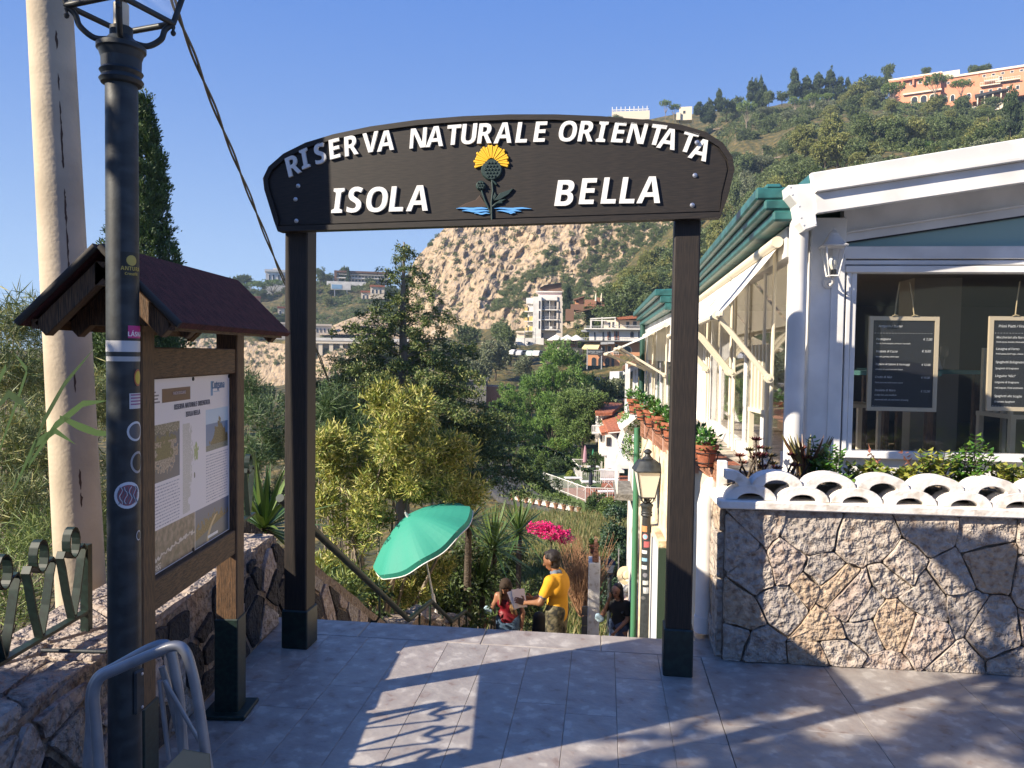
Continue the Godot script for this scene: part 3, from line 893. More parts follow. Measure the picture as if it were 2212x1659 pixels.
func planter_plants(T: Transform3D, y: float) -> void:
	var r := RandomNumberGenerator.new(); r.seed = 77
	var g1 := [Color(0.05, 0.13, 0.025), Color(0.08, 0.18, 0.03), Color(0.12, 0.2, 0.03)]
	var g2 := [Color(0.2, 0.22, 0.04), Color(0.3, 0.3, 0.06), Color(0.1, 0.16, 0.03)]
	var spots := [[0.60, 0.16, 0, "low glossy carissa shrub beside the white pillar"], [0.78, 0.10, 1, "yellowing low shrub under the chalkboard window corner"], [0.98, 0.09, 1, "pale yellow-green low shrub spilling over the scalloped coping"], [1.18, 0.15, 1, "mixed green and yellow shrub under the first chalkboard"], [1.33, 0.22, 0, "tallest glossy green shrub with an upright shoot under the chalkboard"], [1.52, 0.11, 1, "sparse shrub with bare brown twigs on the planter"], [1.68, 0.19, 0, "bushy glossy green shrub between the two chalkboards"], [1.90, 0.13, 0, "glossy green shrub under the second chalkboard"], [2.1, 0.16, 0, "dark green shrub near the frame end of the planter"]]
	for s in spots:
		var t := thing("planter_shrub", s[3], "shrub", T * Vector3(s[0], y, -0.3), 0, "shrubs in the planter")
		var st := MB.new(); var lf := MB.new()
		for k in 13:
			var base := Vector3(r.randf_range(-0.06, 0.06), 0, r.randf_range(-0.08, 0.1))
			var h: float = s[1] * r.randf_range(0.5, 1.0) * (1.3 if k else 1.5)
			var top := base + Vector3(r.randf_range(-0.08, 0.08), h, r.randf_range(-0.04, 0.12))
			if k > 8: top = base + Vector3(r.randf_range(-0.16, 0.16), h * 0.35, 0.16)
			st.tube([base, base.lerp(top, 0.5) + Vector3(0, 0.02, 0), top], [0.004, 0.003, 0.002], 4)
			for j in 11:
				var f := 0.2 + 0.8 * j / 10.0
				var o := base.lerp(top, f)
				var a := j * 2.4 + r.randf()
				for q in 2:
					var d := Vector3(cos(a + PI * q), 0.45, sin(a + PI * q)).normalized()
					var cs: Array = g1 if s[2] == 0 else g2
					lf.col = cs[r.randi() % cs.size()]
					leaf(lf, o, d, d.cross(Vector3.UP).normalized(), r.randf_range(0.032, 0.052), 0.03)
		part(t, "stems", st, mats["bark"])
		part(t, "foliage", lf, mats["leaf_gloss"], "stuff")
	var sc := thing("red_succulent", "dark red stalked succulent by the white downpipe", "plant", T * Vector3(0.36, y, -0.34))
	var st2 := MB.new(); var ro := MB.new()
	for k in 26:
		var b := Vector3(r.randf_range(-0.2, 0.2), 0, r.randf_range(-0.12, 0.1))
		var tp := b + Vector3(r.randf_range(-0.08, 0.08), r.randf_range(0.05, 0.17) + (0.16 if k < 1 else 0.0), r.randf_range(-0.03, 0.05))
		st2.tube([b, b.lerp(tp, 0.5) + rdir(r) * 0.015, tp], [0.007, 0.006, 0.005], 5)
		ro.col = [Color(0.07, 0.012, 0.015), Color(0.11, 0.03, 0.02), Color(0.1, 0.08, 0.03), Color(0.16, 0.05, 0.03)][k % 4]
		for j in 14:
			var a := j * 2.4
			var d := Vector3(cos(a), 0.35 + 0.05 * j, sin(a)).normalized()
			leaf(ro, tp, d, d.cross(Vector3.UP).normalized(), 0.05 - 0.0015 * j, 0.02)
	part(sc, "stems", st2, mats["bark"], "stuff")
	part(sc, "rosettes", ro, mats["leaf_gloss"], "stuff")
	var al := thing("aloe", "clump of pointed brownish aloe leaves beside the downpipe", "plant", T * Vector3(0.5, y, -0.36))
	for k in 18:
		var mb := MB.new()
		mb.col = [Color(0.2, 0.17, 0.07), Color(0.13, 0.12, 0.04), Color(0.1, 0.05, 0.03)][k % 3]
		var a := k * 2.4
		var d := Vector3(cos(a) * 0.5, 1.0, sin(a) * 0.4)
		var p1 := d * 0.10; var p2 := d * 0.19 + Vector3(cos(a), 0.1, sin(a)) * 0.02
		mb.tube([Vector3(cos(a), 0, sin(a)) * 0.02, p1, p2, p2 + d * 0.05], [0.013, 0.012, 0.007, 0.001], 5)
		part(al, "leaf", mb, mats["leaf_gloss"])
	for q in [[1.05, 0.16], [0.88, 0.17], [2.0, 0.26], [2.08, 0.2]]:
		var o := MB.new()
		o.col = Color(0.25, 0.10, 0.07) if q[0] < 1.5 else Color(0.18, 0.24, 0.08)
		var rt := thing("stray_shoot", "reddish leafless shoot among the planter shrubs" if q[0] < 1.5 else "long pale green blade leaning over the planter by the second chalkboard", "plant", T * Vector3(q[0], y, -0.25), 0, "stray shoots in the planter")
		o.tube([Vector3(), Vector3(-0.03, q[1] * 0.6, 0), Vector3(-0.09, q[1], 0.02)], [0.005, 0.004, 0.002], 4)
		if q[0] < 1.5:
			for j in 8: leaf(o, Vector3(-0.05 - 0.005 * j, q[1] * 0.75 + 0.01 * j, 0), rdir(r), rdir(r), 0.035, 0.02)
		part(rt, "shoot", o, mats["leaf_gloss"])
# ---------------------------------------------------------------- gate
func make_gate() -> void:
	var g := thing("reserve_gate", "dark wooden gateway with arched name board over the stairs", "gateway")
	g.transform = GATE
	var front := 0.085
	for s in [-1, 1]:
		var mb := MB.new()
		mb.cbox(Vector3(s * 1.01, 1.25, 0), Vector3(0.126, 2.5, 0.126), 0.007)
		part(g, "post", mb, mats["dark_wood_post"])
		mb = MB.new()
		mb.cbox(Vector3(s * 1.01, 0.105 if s < 0 else 0.12, 0), Vector3(0.146, 0.21 if s < 0 else 0.24, 0.146), 0.006)
		part(g, "post_sleeve", mb, mats["green_sleeve"])
	var outline := [[600, 500], [592, 478], [571, 410], [568, 385], [580, 360], [612, 332], [660, 308], [720, 290], [800, 273], [900, 259], [1000, 251], [1100, 247], [1200, 247], [1300, 251], [1400, 259], [1470, 269], [1525, 285], [1562, 309], [1582, 338], [1587, 366], [1574, 420], [1556, 470]]
	var poly := PackedVector2Array()
	for p in outline:
		var q := loc(GATE, p[0], p[1], front + 0.04)
		poly.append(Vector2(q.x, q.y))
	var c := Vector2()
	for p in poly: c += p
	c /= poly.size()
	var inner := PackedVector2Array()
	var inner2 := PackedVector2Array()
	for i in poly.size():
		var a := poly[(i - 1 + poly.size()) % poly.size()]; var b := poly[(i + 1) % poly.size()]
		var nn := (b - a).normalized().orthogonal()
		if nn.dot(c - poly[i]) < 0: nn = -nn
		inner.append(poly[i] + nn * 0.026); inner2.append(poly[i] + nn * 0.034)
	var bd := MB.new()
	bd.prism(inner2, front - 0.02, front + 0.03)
	var board := part(g, "name_board", bd, mats["dark_wood"])
	var rim := MB.new()
	rim.band(poly, inner, front - 0.022, front + 0.042)
	rim.band(inner, inner2, front - 0.022, front + 0.026)
	part(board, "rim", rim, mats["dark_wood"])
	var zx := func(x: float) -> float: return (1000.0 + x / 1.1344) / 1.8228
	var zy := func(y: float) -> float: return (400.0 + y / 1.1344) / 1.8228
	var L1 := [["R", 178, 286, 22], ["I", 229, 256, 19], ["S", 297, 233, 17], ["E", 363, 212, 13], ["R", 438, 198, 11], ["V", 523, 184, 9], ["A", 592, 177, 6], ["N", 736, 165, 4], ["A", 812, 158, 3], ["T", 894, 151, 3], ["U", 962, 147, 2], ["R", 1036, 144, 1], ["A", 1117, 142, 1], ["L", 1200, 140, 0], ["E", 1280, 137, 0], ["O", 1403, 135, -1], ["R", 1487, 135, -2], ["I", 1556, 137, -3], ["E", 1630, 139, -4], ["N", 1712, 144, -6], ["T", 1800, 151, -8], ["A", 1852, 168, -10], ["T", 1941, 183, -12], ["A", 1996, 217, -15]]
	var L2 := [["I", 378, 444, 1], ["S", 453, 440, 1], ["O", 552, 439, 1], ["L", 642, 436, 1], ["A", 737, 433, 1], ["B", 1390, 410, 0], ["E", 1492, 402, 0], ["L", 1590, 399, 0], ["L", 1673, 398, 0], ["A", 1770, 396, 0]]
	for row in 2:
		for a in (L1 if row == 0 else L2):
			var p := loc(GATE, zx.call(a[1]), zy.call(a[2]), front + 0.03)
			var mb := letters(a[0], 0.098 if row == 0 else 0.125, 0.012, true, 0.14)
			var o := part(board, "letter", mb, mats["white_letter"])
			o.transform = Transform3D(Basis(Vector3.BACK, deg_to_rad(a[3])), Vector3(p.x, p.y, front + 0.036))
	var at := func(x: float, y: float) -> Vector2:
		var p := loc(GATE, zx.call(x), zy.call(y), front + 0.03)
		return Vector2(p.x, p.y)
	var f := front + 0.029
	var k := 0.00113
	var o1: Vector2 = at.call(1062, 275)
	for i in 23:
		var a := deg_to_rad(-12 + i * 9.3)
		var d := Vector2(cos(a), sin(a)); var s := d.orthogonal()
		var ln := 74.0 * k * (1.0 + 0.06 * sin(i * 2.3))
		var mb := MB.new()
		mb.prism(PackedVector2Array([o1 + d * 20 * k - s * 2 * k, o1 + d * ln - s * 5.6 * k, o1 + d * (ln + 3 * k), o1 + d * ln + s * 5.6 * k, o1 + d * 20 * k + s * 2 * k]), f, f + 0.012 + 0.002 * (i % 2), 0.002)
		part(board, "petal", mb, M("thistle_yellow", L(0.78, 0.46, 0.02), 0.6))
	var green := M("thistle_green", L(0.012, 0.032, 0.03), 0.5)
	for bl in [[1063, 305, 48], [1014, 377, 22]]:
		var o2: Vector2 = at.call(bl[0], bl[1])
		var pl := PackedVector2Array()
		for i in 20: pl.append(o2 + Vector2(cos(TAU * i / 20), sin(TAU * i / 20)) * bl[2] * k)
		var mb := MB.new()
		mb.prism(pl, f, f + 0.014, 0.006)
		var bulb := part(board, "bulb", mb, green)
		var sc := MB.new()
		var n: int = 5 if bl[2] > 30 else 3
		for i in n:
			for j in n:
				var q: Vector2 = Vector2(i - (n - 1) * 0.5 + (0.5 if j % 2 else 0.0), j - (n - 1) * 0.5) * bl[2] * k * 1.5 / n
				if q.length() > bl[2] * k * 0.8: continue
				var h: float = bl[2] * k * 0.75 / n
				var w := o2 + q
				sc.prism(PackedVector2Array([w + Vector2(-h, 0), w + Vector2(0, -h), w + Vector2(h, 0), w + Vector2(0, h)]), f + 0.012, f + 0.018, 0.002)
		part(bulb, "scales", sc, green)
	var stems := [[[1064, 350], [1068, 400], [1062, 450], [1064, 532]], [[1018, 398], [1032, 440], [1050, 480], [1060, 500]], [[1066, 470], [1085, 455], [1110, 452]], [[1062, 350], [1075, 362], [1084, 372]]]
	for s in stems:
		var mb := MB.new()
		var pts := []
		for q in s:
			var w: Vector2 = at.call(q[0], q[1])
			pts.append(Vector3(w.x, w.y, f + 0.006))
		mb.tube(pts, 0.0062, 7)
		part(board, "stem", mb, green)
	for lf in [[[1072, 445], [1100, 410], [1160, 390], [1140, 415], [1100, 440]], [[1070, 462], [1100, 440], [1130, 436], [1105, 452]], [[1068, 430], [1078, 405], [1086, 420], [1074, 445]]]:
		var pl := PackedVector2Array()
		for q in lf: pl.append(at.call(q[0], q[1]))
		var mb := MB.new()
		mb.prism(pl, f, f + 0.012, 0.002)
		part(board, "leaf", mb, green)
	for wv in [[905, 478, 150, 9], [930, 489, 130, 9], [985, 500, 70, 7], [1075, 478, 165, 8], [1085, 489, 110, 8], [1130, 497, 40, 6]]:
		var pl := PackedVector2Array()
		for i in 9: pl.append(at.call(wv[0] + wv[2] * i / 8.0, wv[1] - sin(i * 1.3) * 2.0 - wv[3] * 0.5 * sin(PI * i / 8.0)))
		for i in 9: pl.append(at.call(wv[0] + wv[2] * (8 - i) / 8.0, wv[1] - sin((8 - i) * 1.3) * 2.0 + wv[3] * 0.5 * sin(PI * i / 8.0) + 1.0))
		var mb := MB.new()
		mb.prism(pl, f, f + 0.009)
		part(board, "wave", mb, M("wave_blue", L(0.10, 0.34, 0.72), 0.6))
	var isl := PackedVector2Array()
	for q in [[910, 475], [945, 455], [990, 440], [1010, 418], [1030, 448], [1050, 472]]: isl.append(at.call(q[0], q[1]))
	var im := MB.new()
	im.prism(isl, f, f + 0.005, 0.002)
	part(board, "island_relief", im, M("island_brown", L(0.05, 0.03, 0.02), 0.6))
	for b in [[198, 377], [186, 437], [190, 533], [1978, 187], [1970, 330], [1958, 463]]:
		var q: Vector2 = at.call(b[0], b[1])
		var mb := MB.new()
		mb.xf = Transform3D(Basis(Vector3.RIGHT, PI / 2), Vector3(q.x, q.y, front + (0.046 if b[1] == 187 else 0.031)))
		mb.lathe([[0.0, 0.0], [0.011, 0.0], [0.0115, 0.002], [0.006, 0.0035], [0.006, 0.008], [0.0, 0.009]], 12)
		part(board, "bolt", mb, mats["steel"])
# ---------------------------------------------------------------- restaurant
var RF := Transform3D(Basis(Vector3.UP, deg_to_rad(-6.4)), Vector3(1.66, 0, -4.66))
var RS := Transform3D(Basis(Vector3.UP, deg_to_rad(81.86)), Vector3(1.66, 0, -4.66))
const FL := 0.78
func fbox(parent: Node, nm: String, u0: float, v0: float, u1: float, v1: float, z0: float, z1: float, m: Material, ch := 0.0) -> MeshInstance3D:
	var a := loc(RF, u0, (v0 + v1) * 0.5, z1); var b := loc(RF, u1, (v0 + v1) * 0.5, z1)
	var c := loc(RF, (u0 + u1) * 0.5, v0, z1); var d := loc(RF, (u0 + u1) * 0.5, v1, z1)
	return bxpart(parent, nm, Vector3((a.x + b.x) * 0.5, (c.y + d.y) * 0.5, (z0 + z1) * 0.5), Vector3(absf(b.x - a.x), absf(c.y - d.y), z1 - z0), m, Basis(), ch)
func fline(u0: float, v0: float, u1: float, v1: float, z: float) -> Array:
	var a := loc(RF, u0, v0, z); var b := loc(RF, u1, v1, z)
	var k := (b.y - a.y) / (b.x - a.x)
	return [Vector2(a.x, a.y), Vector2(4.4, a.y + k * (4.4 - a.x)), k]
func make_restaurant() -> void:
	var h := thing("restaurant", "white glazed restaurant with sloping roof fascia beside the stairs", "building")
	h.transform = RF
	var wp: Material = mats["white_paint"]
	var zf := 0.32
	var top := fline(1753, 373, 2212, 298, zf)
	var mid := fline(1760, 412, 2212, 343, zf)
	var bot := fline(1764, 461, 2212, 394, zf)
	var strip := func(a: Array, b: Array, da: float, db: float, z0: float, z1: float, nm: String) -> MeshInstance3D:
		var mb := MB.new()
		mb.prism(PackedVector2Array([a[0] + Vector2(0, da), a[1] + Vector2(0, da), b[1] + Vector2(0, db), b[0] + Vector2(0, db)]), z0, z1, 0.004)
		return part(h, nm, mb, wp)
	strip.call(top, mid, 0.0, 0.0, zf - 0.05, zf, "fascia_board")
	strip.call(mid, mid, 0.012, -0.012, zf - 0.05, zf + 0.028, "fascia_rib")
	strip.call(mid, bot, -0.012, 0.0, zf - 0.05, zf - 0.006, "fascia_board")
	strip.call(bot, bot, 0.10, 0.07, -0.05, zf - 0.05, "soffit")
	var roof := MB.new()
	roof.prism(PackedVector2Array([top[0], top[1], top[1] - Vector2(0, 0.12), top[0] - Vector2(0, 0.12)]), -6.5, zf - 0.052)
	part(h, "roof", roof, mats["teal"])
	var t1 := fline(1822, 523, 2212, 465, 0.0)
	var head := fline(1822, 531, 2212, 530, 0.0)
	head[1].y = head[0].y
	var wall := MB.new()
	var x_in: float = t1[0].x
	wall.prism(PackedVector2Array([Vector2(x_in, t1[0].y), Vector2(x_in, bot[0].y + 0.1), bot[1] + Vector2(0, 0.1), t1[1]]), -0.08, 0.0)
	part(h, "upper_wall", wall, wp)
	var tg := MB.new()
	tg.prism(PackedVector2Array([Vector2(x_in, head[0].y), Vector2(x_in, t1[0].y), t1[1] - Vector2(0, 0.006), Vector2(4.4, head[0].y)]), -0.05, -0.03)
	part(h, "transom_pane", tg, M("transom", L(0.32, 0.48, 0.46), 0.15))
	var tt := MB.new()
	tt.prism(PackedVector2Array([Vector2(x_in, t1[0].y - 0.008), t1[0], t1[1], t1[1] - Vector2(0, 0.012)]), -0.03, -0.004)
	part(h, "transom_gasket", tt, mats["black"])
	fbox(h, "pilaster", 1746, 470, 1822, 1030, -0.25, 0.03, wp, 0.006)
	fbox(h, "pilaster_moulding", 1792, 510, 1800, 1000, 0.03, 0.038, wp)
	var frame := thing_part(h, "window_frame")
	for a in [[1822, 531, 2600, 559, -0.06, 0.03], [1824, 562, 2600, 572, -0.06, 0.02], [1827, 574, 2600, 589, -0.06, 0.035], [1824, 588, 1834, 990, -0.06, 0.024], [1834, 588, 1846, 990, -0.06, 0.012], [1824, 984, 2600, 1000, -0.06, 0.03]]:
		fbox(frame, "rail" if a[3] - a[1] < 100 else "stile", a[0], a[1], a[2], a[3], a[4], a[5], wp, 0.004)
	fbox(h, "window_pane", 1842, 586, 2420, 988, -0.035, -0.029, mats["glass"])
	fbox(h, "base_wall", 1700, 998, 2700, 1300, -0.25, -0.02, wp)
	fbox(h, "end_pilaster", 2400, 531, 2700, 1030, -0.25, -0.0, wp)
	var room := thing_part(h, "dining_room")
	var taupe := M("taupe", L(0.16, 0.14, 0.115), 0.85)
	bxpart(room, "floor", Vector3(3.2, FL - 0.06, -3.2), Vector3(5.7, 0.1, 6.2), M("room_floor", L(0.10, 0.075, 0.055), 0.5))
	bxpart(room, "back_wall", Vector3(3.2, 1.7, -6.3), Vector3(5.7, 2.0, 0.1), taupe)
	bxpart(room, "inner_wall", Vector3(5.9, 1.7, -3.2), Vector3(0.1, 2.2, 6.3), taupe)
	bxpart(room, "column", Vector3(1.85, 1.6, -2.6), Vector3(0.4, 1.9, 0.35), M("plaster", L(0.34, 0.30, 0.24), 0.85))
	bxpart(room, "counter", Vector3(0.9, FL + 0.55, -4.4), Vector3(1.3, 1.1, 0.5), M("counter", L(0.2, 0.17, 0.13), 0.6))
	bxpart(room, "ceiling", Vector3(3.2, 2.36, -3.25), Vector3(5.7, 0.06, 6.3), taupe)
	for i in 4:
		var tp := Vector3([0.75, 1.5, 2.4, 3.2][i], FL, [-0.9, -1.9, -1.0, -2.3][i])
		var tb := thing("dining_table", ["set dining table just behind the restaurant window", "dining table by the column inside the restaurant", "dining table under the second chalkboard inside the restaurant", "dining table deep inside the restaurant"][i], "table", RF * tp, 0, "dining tables in the restaurant")
		bxpart(tb, "table_top", Vector3(0, 0.73, 0), Vector3(0.7, 0.03, 0.7), M("cloth_teal", L(0.10, 0.26, 0.24), 0.8))
		for s in 4: bxpart(tb, "leg", Vector3(0.3 if s & 1 else -0.3, 0.357, 0.3 if s & 2 else -0.3), Vector3(0.04, 0.715, 0.04), mats["brown_wood"])
		for s in 3:
			var gl := MB.new()
			gl.lathe([[0.0, 0.0], [0.032, 0.0], [0.004, 0.01], [0.004, 0.08], [0.03, 0.11], [0.036, 0.15], [0.03, 0.19]], 12)
			single("wine_glass", gl, mats["glass"], "wine glass on the " + ["table behind the restaurant window", "table by the restaurant column", "table under the second chalkboard", "table deep in the restaurant"][i], "glass", RF * (tp + Vector3(-0.2 + 0.2 * s, 0.746, 0.15 * (s % 2))), 0, "glasses on the dining tables")
		var nk := MB.new()
		nk.lathe([[0.05, 0.0], [0.03, 0.07], [0.0, 0.14]], 7)
		single("napkin", nk, mats["white_paint"], "white folded napkin standing on the " + ["table behind the restaurant window", "table by the restaurant column", "table under the second chalkboard", "table deep in the restaurant"][i], "napkin", RF * (tp + Vector3(0.1, 0.746, 0.1)), 0, "napkins on the dining tables")
		var ch := thing("dining_chair", ["slatted chair at the set table behind the restaurant window", "slatted chair at the table by the restaurant column", "slatted chair under the second chalkboard inside the restaurant", "slatted chair deep inside the restaurant"][i], "chair", RF * (tp + Vector3(-0.55, 0, 0.0)), 0, "dining chairs in the restaurant")
		bxpart(ch, "seat", Vector3(0, 0.44, 0), Vector3(0.4, 0.03, 0.4), mats["ivory"])
		for s in 4: bxpart(ch, "leg", Vector3(0.18 if s & 1 else -0.18, 0.2125, 0.18 if s & 2 else -0.18), Vector3(0.035, 0.425, 0.035), mats["ivory"])
		for s in 5: bxpart(ch, "slat", Vector3(-0.18, 0.685, -0.16 + 0.08 * s), Vector3(0.02, 0.46, 0.03), mats["ivory"])
	make_chalkboards(h)
	var gb := MB.new()
	var gpts := [[1703, 400], [1755, 396], [1766, 488], [1738, 497], [1728, 480], [1722, 440], [1706, 420]]
	var gpoly := PackedVector2Array()
	for p in gpts:
		var q := loc(RF, p[0], p[1], 0.3)
		gpoly.append(Vector2(q.x, q.y))
	gb.prism(gpoly, 0.1, 0.3, 0.004)
	part(h, "gutter_end_box", gb, wp)
	for p in [[1707, 404], [1711, 420], [1726, 445], [1730, 470], [1736, 486], [1762, 483]]:
		var q := loc(RF, p[0], p[1], 0.3)
		var rv := MB.new()
		rv.xf = Transform3D(Basis(Vector3.RIGHT, PI / 2), q)
		rv.lathe([[0.006, 0.0], [0.005, 0.003], [0.0, 0.004]], 8)
		part(h, "rivet", rv, wp)
	var p0 := loc(RF, 1726, 500, 0.12); var p1 := loc(RF, 1722, 1000, 0.12)
	var dp := MB.new()
	dp.tube([p0 + Vector3(0, 0.06, 0), Vector3(p0.x, p1.y - 0.2, 0.12)], 0.053, 20)
	part(h, "downpipe", dp, wp)
	var cnd := MB.new()
	var cp := []
	for p in [[1800, 600], [1803, 520], [1812, 508], [1840, 500], [1960, 482], [2212, 443]]: cp.append(loc(RF, p[0], p[1], 0.02))
	cnd.tube(cp, 0.008, 6)
	part(h, "conduit", cnd, wp)
	make_wall_lantern()
	make_side(h)
func thing_part(parent: Node, nm: String) -> Node3D:
	var o := Node3D.new()
	o.name = nm
	parent.add_child(o, true)
	return o
func make_wall_lantern() -> void:
	var base := loc(RF, 1788, 612, 0.03)
	var t := thing("wall_lantern", "white four-sided wall lantern on the restaurant pillar", "lantern", RF * (base + Vector3(0, 0, 0.0)), deg_to_rad(-6.4))
	var wp: Material = mats["white_paint"]
	t.scale = Vector3(0.74, 0.74, 0.74)
	var k := 4.6 / F
	var mb := MB.new()
	mb.xf = Transform3D(Basis(Vector3.RIGHT, PI / 2), Vector3(0, 0, 0))
	mb.lathe([[0.045, 0.0], [0.045, 0.012], [0.03, 0.02], [0.0, 0.02]], 16)
	part(t, "mount", mb, wp)
	mb = MB.new()
	mb.tube([Vector3(0, 0, 0.01), Vector3(0.01, -0.02, 0.06), Vector3(0.012, 0.0, 0.11), Vector3(0.0, 0.04, 0.125)], 0.012, 8)
	part(t, "bracket", mb, wp)
	var o := Vector3(0, 0.045, 0.125)
	var h := 84 * k
	for i in 4:
		var a := PI / 4 + i * PI / 2; var b := a + PI / 2
		var lo := o + Vector3(cos(a), 0, sin(a)) * 0.05; var hi := o + Vector3(cos(a), 0, sin(a)) * 0.105 + Vector3(0, h, 0)
		var lo2 := o + Vector3(cos(b), 0, sin(b)) * 0.05; var hi2 := o + Vector3(cos(b), 0, sin(b)) * 0.105 + Vector3(0, h, 0)
		var m := MB.new()
		m.tube([lo, hi], 0.006, 5)
		m.tube([lo, lo2], 0.007, 5)
		m.tube([hi, hi2], 0.006, 5)
		part(t, "cage_bar", m, wp)
		m = MB.new()
		m.quad(lo, hi, hi2, lo2)
		part(t, "pane", m, mats["glass"])
	mb = MB.new()
	mb.xf = Transform3D(Basis(Vector3.UP, PI / 4), o + Vector3(0, h, 0))
	mb.lathe([[0.0, -0.005], [0.125, -0.005], [0.13, 0.004], [0.10, 0.02], [0.075, 0.045], [0.06, 0.075], [0.05, 0.085], [0.045, 0.10], [0.02, 0.125], [0.01, 0.13], [0.012, 0.14], [0.004, 0.15], [0.0, 0.17]], 4)
	part(t, "cap", mb, wp)
	mb = MB.new()
	mb.lathe([[0.0, 0.0], [0.03, 0.0], [0.03, 0.05], [0.0, 0.05]], 12, o)
	part(t, "bulb_holder", mb, mats["black"])
	mb = MB.new()
	mb.lathe([[0.012, 0.05], [0.03, 0.09], [0.034, 0.12], [0.02, 0.15], [0.0, 0.155]], 12, o)
	part(t, "bulb", mb, mats["frost"])
func make_chalkboards(_h: Node) -> void:
	var texts := [
		[["Antipasti / Starter", 0.03, 0.072, 0.016], ["Parmigiana", 0.02, 0.165, 0.015], ["€ 7,00", 0.29, 0.163, 0.017], ["tomato, fried aubergine, parmesan, mozzarella", 0.02, 0.195, 0.0085], ["Insalata di Cozze", 0.02, 0.25, 0.015], ["€ 9,00", 0.285, 0.248, 0.017], ["mussels, parsley, white wine", 0.02, 0.29, 0.0095], ["Tagliere di Salumi & Formaggi", 0.02, 0.345, 0.0135], ["€ 12,00", 0.285, 0.345, 0.014], ["selection of cured meat and cheese", 0.02, 0.38, 0.009], ["Crudo di Alici", 0.02, 0.435, 0.015], ["€ 10,00", 0.285, 0.437, 0.014], ["fresh anchovies with tartare sauce", 0.02, 0.475, 0.0095], ["Insalata di Mare", 0.02, 0.53, 0.015], ["€ 12,00", 0.285, 0.535, 0.015], ["Cuttle fish and shellfish", 0.02, 0.565, 0.011], ["seasoned with oil and lemon dressing", 0.02, 0.60, 0.0105]],
		[["Primi Piatti / First", 0.03, 0.07, 0.018], ["Maccheroni alla Norma", 0.02, 0.15, 0.015], ["Fresh pasta, tomato, fried aubergine", 0.02, 0.185, 0.0105], ["Lasagna al Forno", 0.02, 0.235, 0.016], ["Fresh pasta, beef ragu, cheese", 0.02, 0.27, 0.0105], ["Spaghetti Bolognese", 0.02, 0.33, 0.016], ["Spaghetti di Gragnano", 0.02, 0.375, 0.012], ["Linguine \"Alici\"", 0.02, 0.43, 0.016], ["Linguine di Gragnano", 0.02, 0.475, 0.013], ["red pepper, fried anchovies", 0.02, 0.515, 0.012], ["Spaghetti allo Scoglio", 0.02, 0.575, 0.015], ["Gragnano Spaghetti", 0.02, 0.615, 0.012]]]
	var chalk := M("chalk", L(0.7, 0.72, 0.72), 0.9)
	for i in 2:
		var a := loc(RF, [1879, 2139][i], 683, -0.09)
		var b := loc(RF, [2023, 2283][i], 890, -0.09)
		var w := b.x - a.x; var hh := a.y - b.y
		var t := thing("chalkboard_menu", ["hanging chalkboard listing starters behind the restaurant window", "hanging chalkboard listing pasta dishes behind the restaurant window"][i], "chalkboard", RF * Vector3(a.x, a.y, -0.1), deg_to_rad(-6.4), "chalkboard menus in the window")
		bxpart(t, "slate", Vector3(w * 0.5, -hh * 0.5, 0), Vector3(w - 0.02, hh - 0.02, 0.008), M("slate", L(0.012, 0.014, 0.02), 0.6))
		var fw := 0.024
		var wd := M("pale_frame", L(0.56, 0.48, 0.34), 0.6)
		bxpart(t, "frame_rail", Vector3(w * 0.5, -fw * 0.5, 0), Vector3(w, fw, 0.02), wd)
		bxpart(t, "frame_rail", Vector3(w * 0.5, -hh + fw * 0.5, 0), Vector3(w, fw, 0.02), wd)
		bxpart(t, "frame_stile", Vector3(fw * 0.5, -hh * 0.5, 0), Vector3(fw, hh - fw * 2, 0.02), wd)
		bxpart(t, "frame_stile", Vector3(w - fw * 0.5, -hh * 0.5, 0), Vector3(fw, hh - fw * 2, 0.02), wd)
		var k := w / 0.40
		var wr := MB.new()
		for e in texts[i]:
			var mb := letters(e[0], e[3] * 0.86 * k, 0.0006, false, 0.12, false, 0.92)
			var lo := 1e9
			for p in mb.v: lo = minf(lo, p.x)
			for j in mb.v.size(): wr.v.append(mb.v[j] + Vector3(fw + e[1] * k - lo, -e[2] * hh / 0.68, 0.0052))
			wr.n.append_array(mb.n); wr.c.append_array(mb.c); wr.t.append_array(mb.t)
		for row in [0.12, 0.645]:
			for d in 20: wr.box(Vector3(fw + 0.012 * k + d * 0.017 * k, -row * hh / 0.68 - (0.0008 * d if row > 0.3 else 0.0), 0.0048), Vector3(0.008, 0.0015, 0.0012))
		part(t, "chalk_writing", wr, chalk)
		var rope := M("rope", L(0.42, 0.34, 0.2), 0.95)
		for s in [0.36, 0.64]:
			var rp := MB.new()
			var q := Vector3(w * s, 0, 0.0)
			rp.tube([q + Vector3(0, 0.0, 0.008), q + Vector3((0.5 - s) * 0.08, 0.10, 0.0), q + Vector3((0.5 - s) * 0.2, 0.21, -0.01)], 0.004, 6)
			rp.tube([q + Vector3(-0.015, 0.003, 0.012), q + Vector3(0.0, 0.008, 0.014), q + Vector3(0.02, 0.004, 0.012)], 0.0045, 5)
			part(t, "rope", rp, rope)
func pplane(d: float) -> float:
	return 0.86 + 0.075 * d
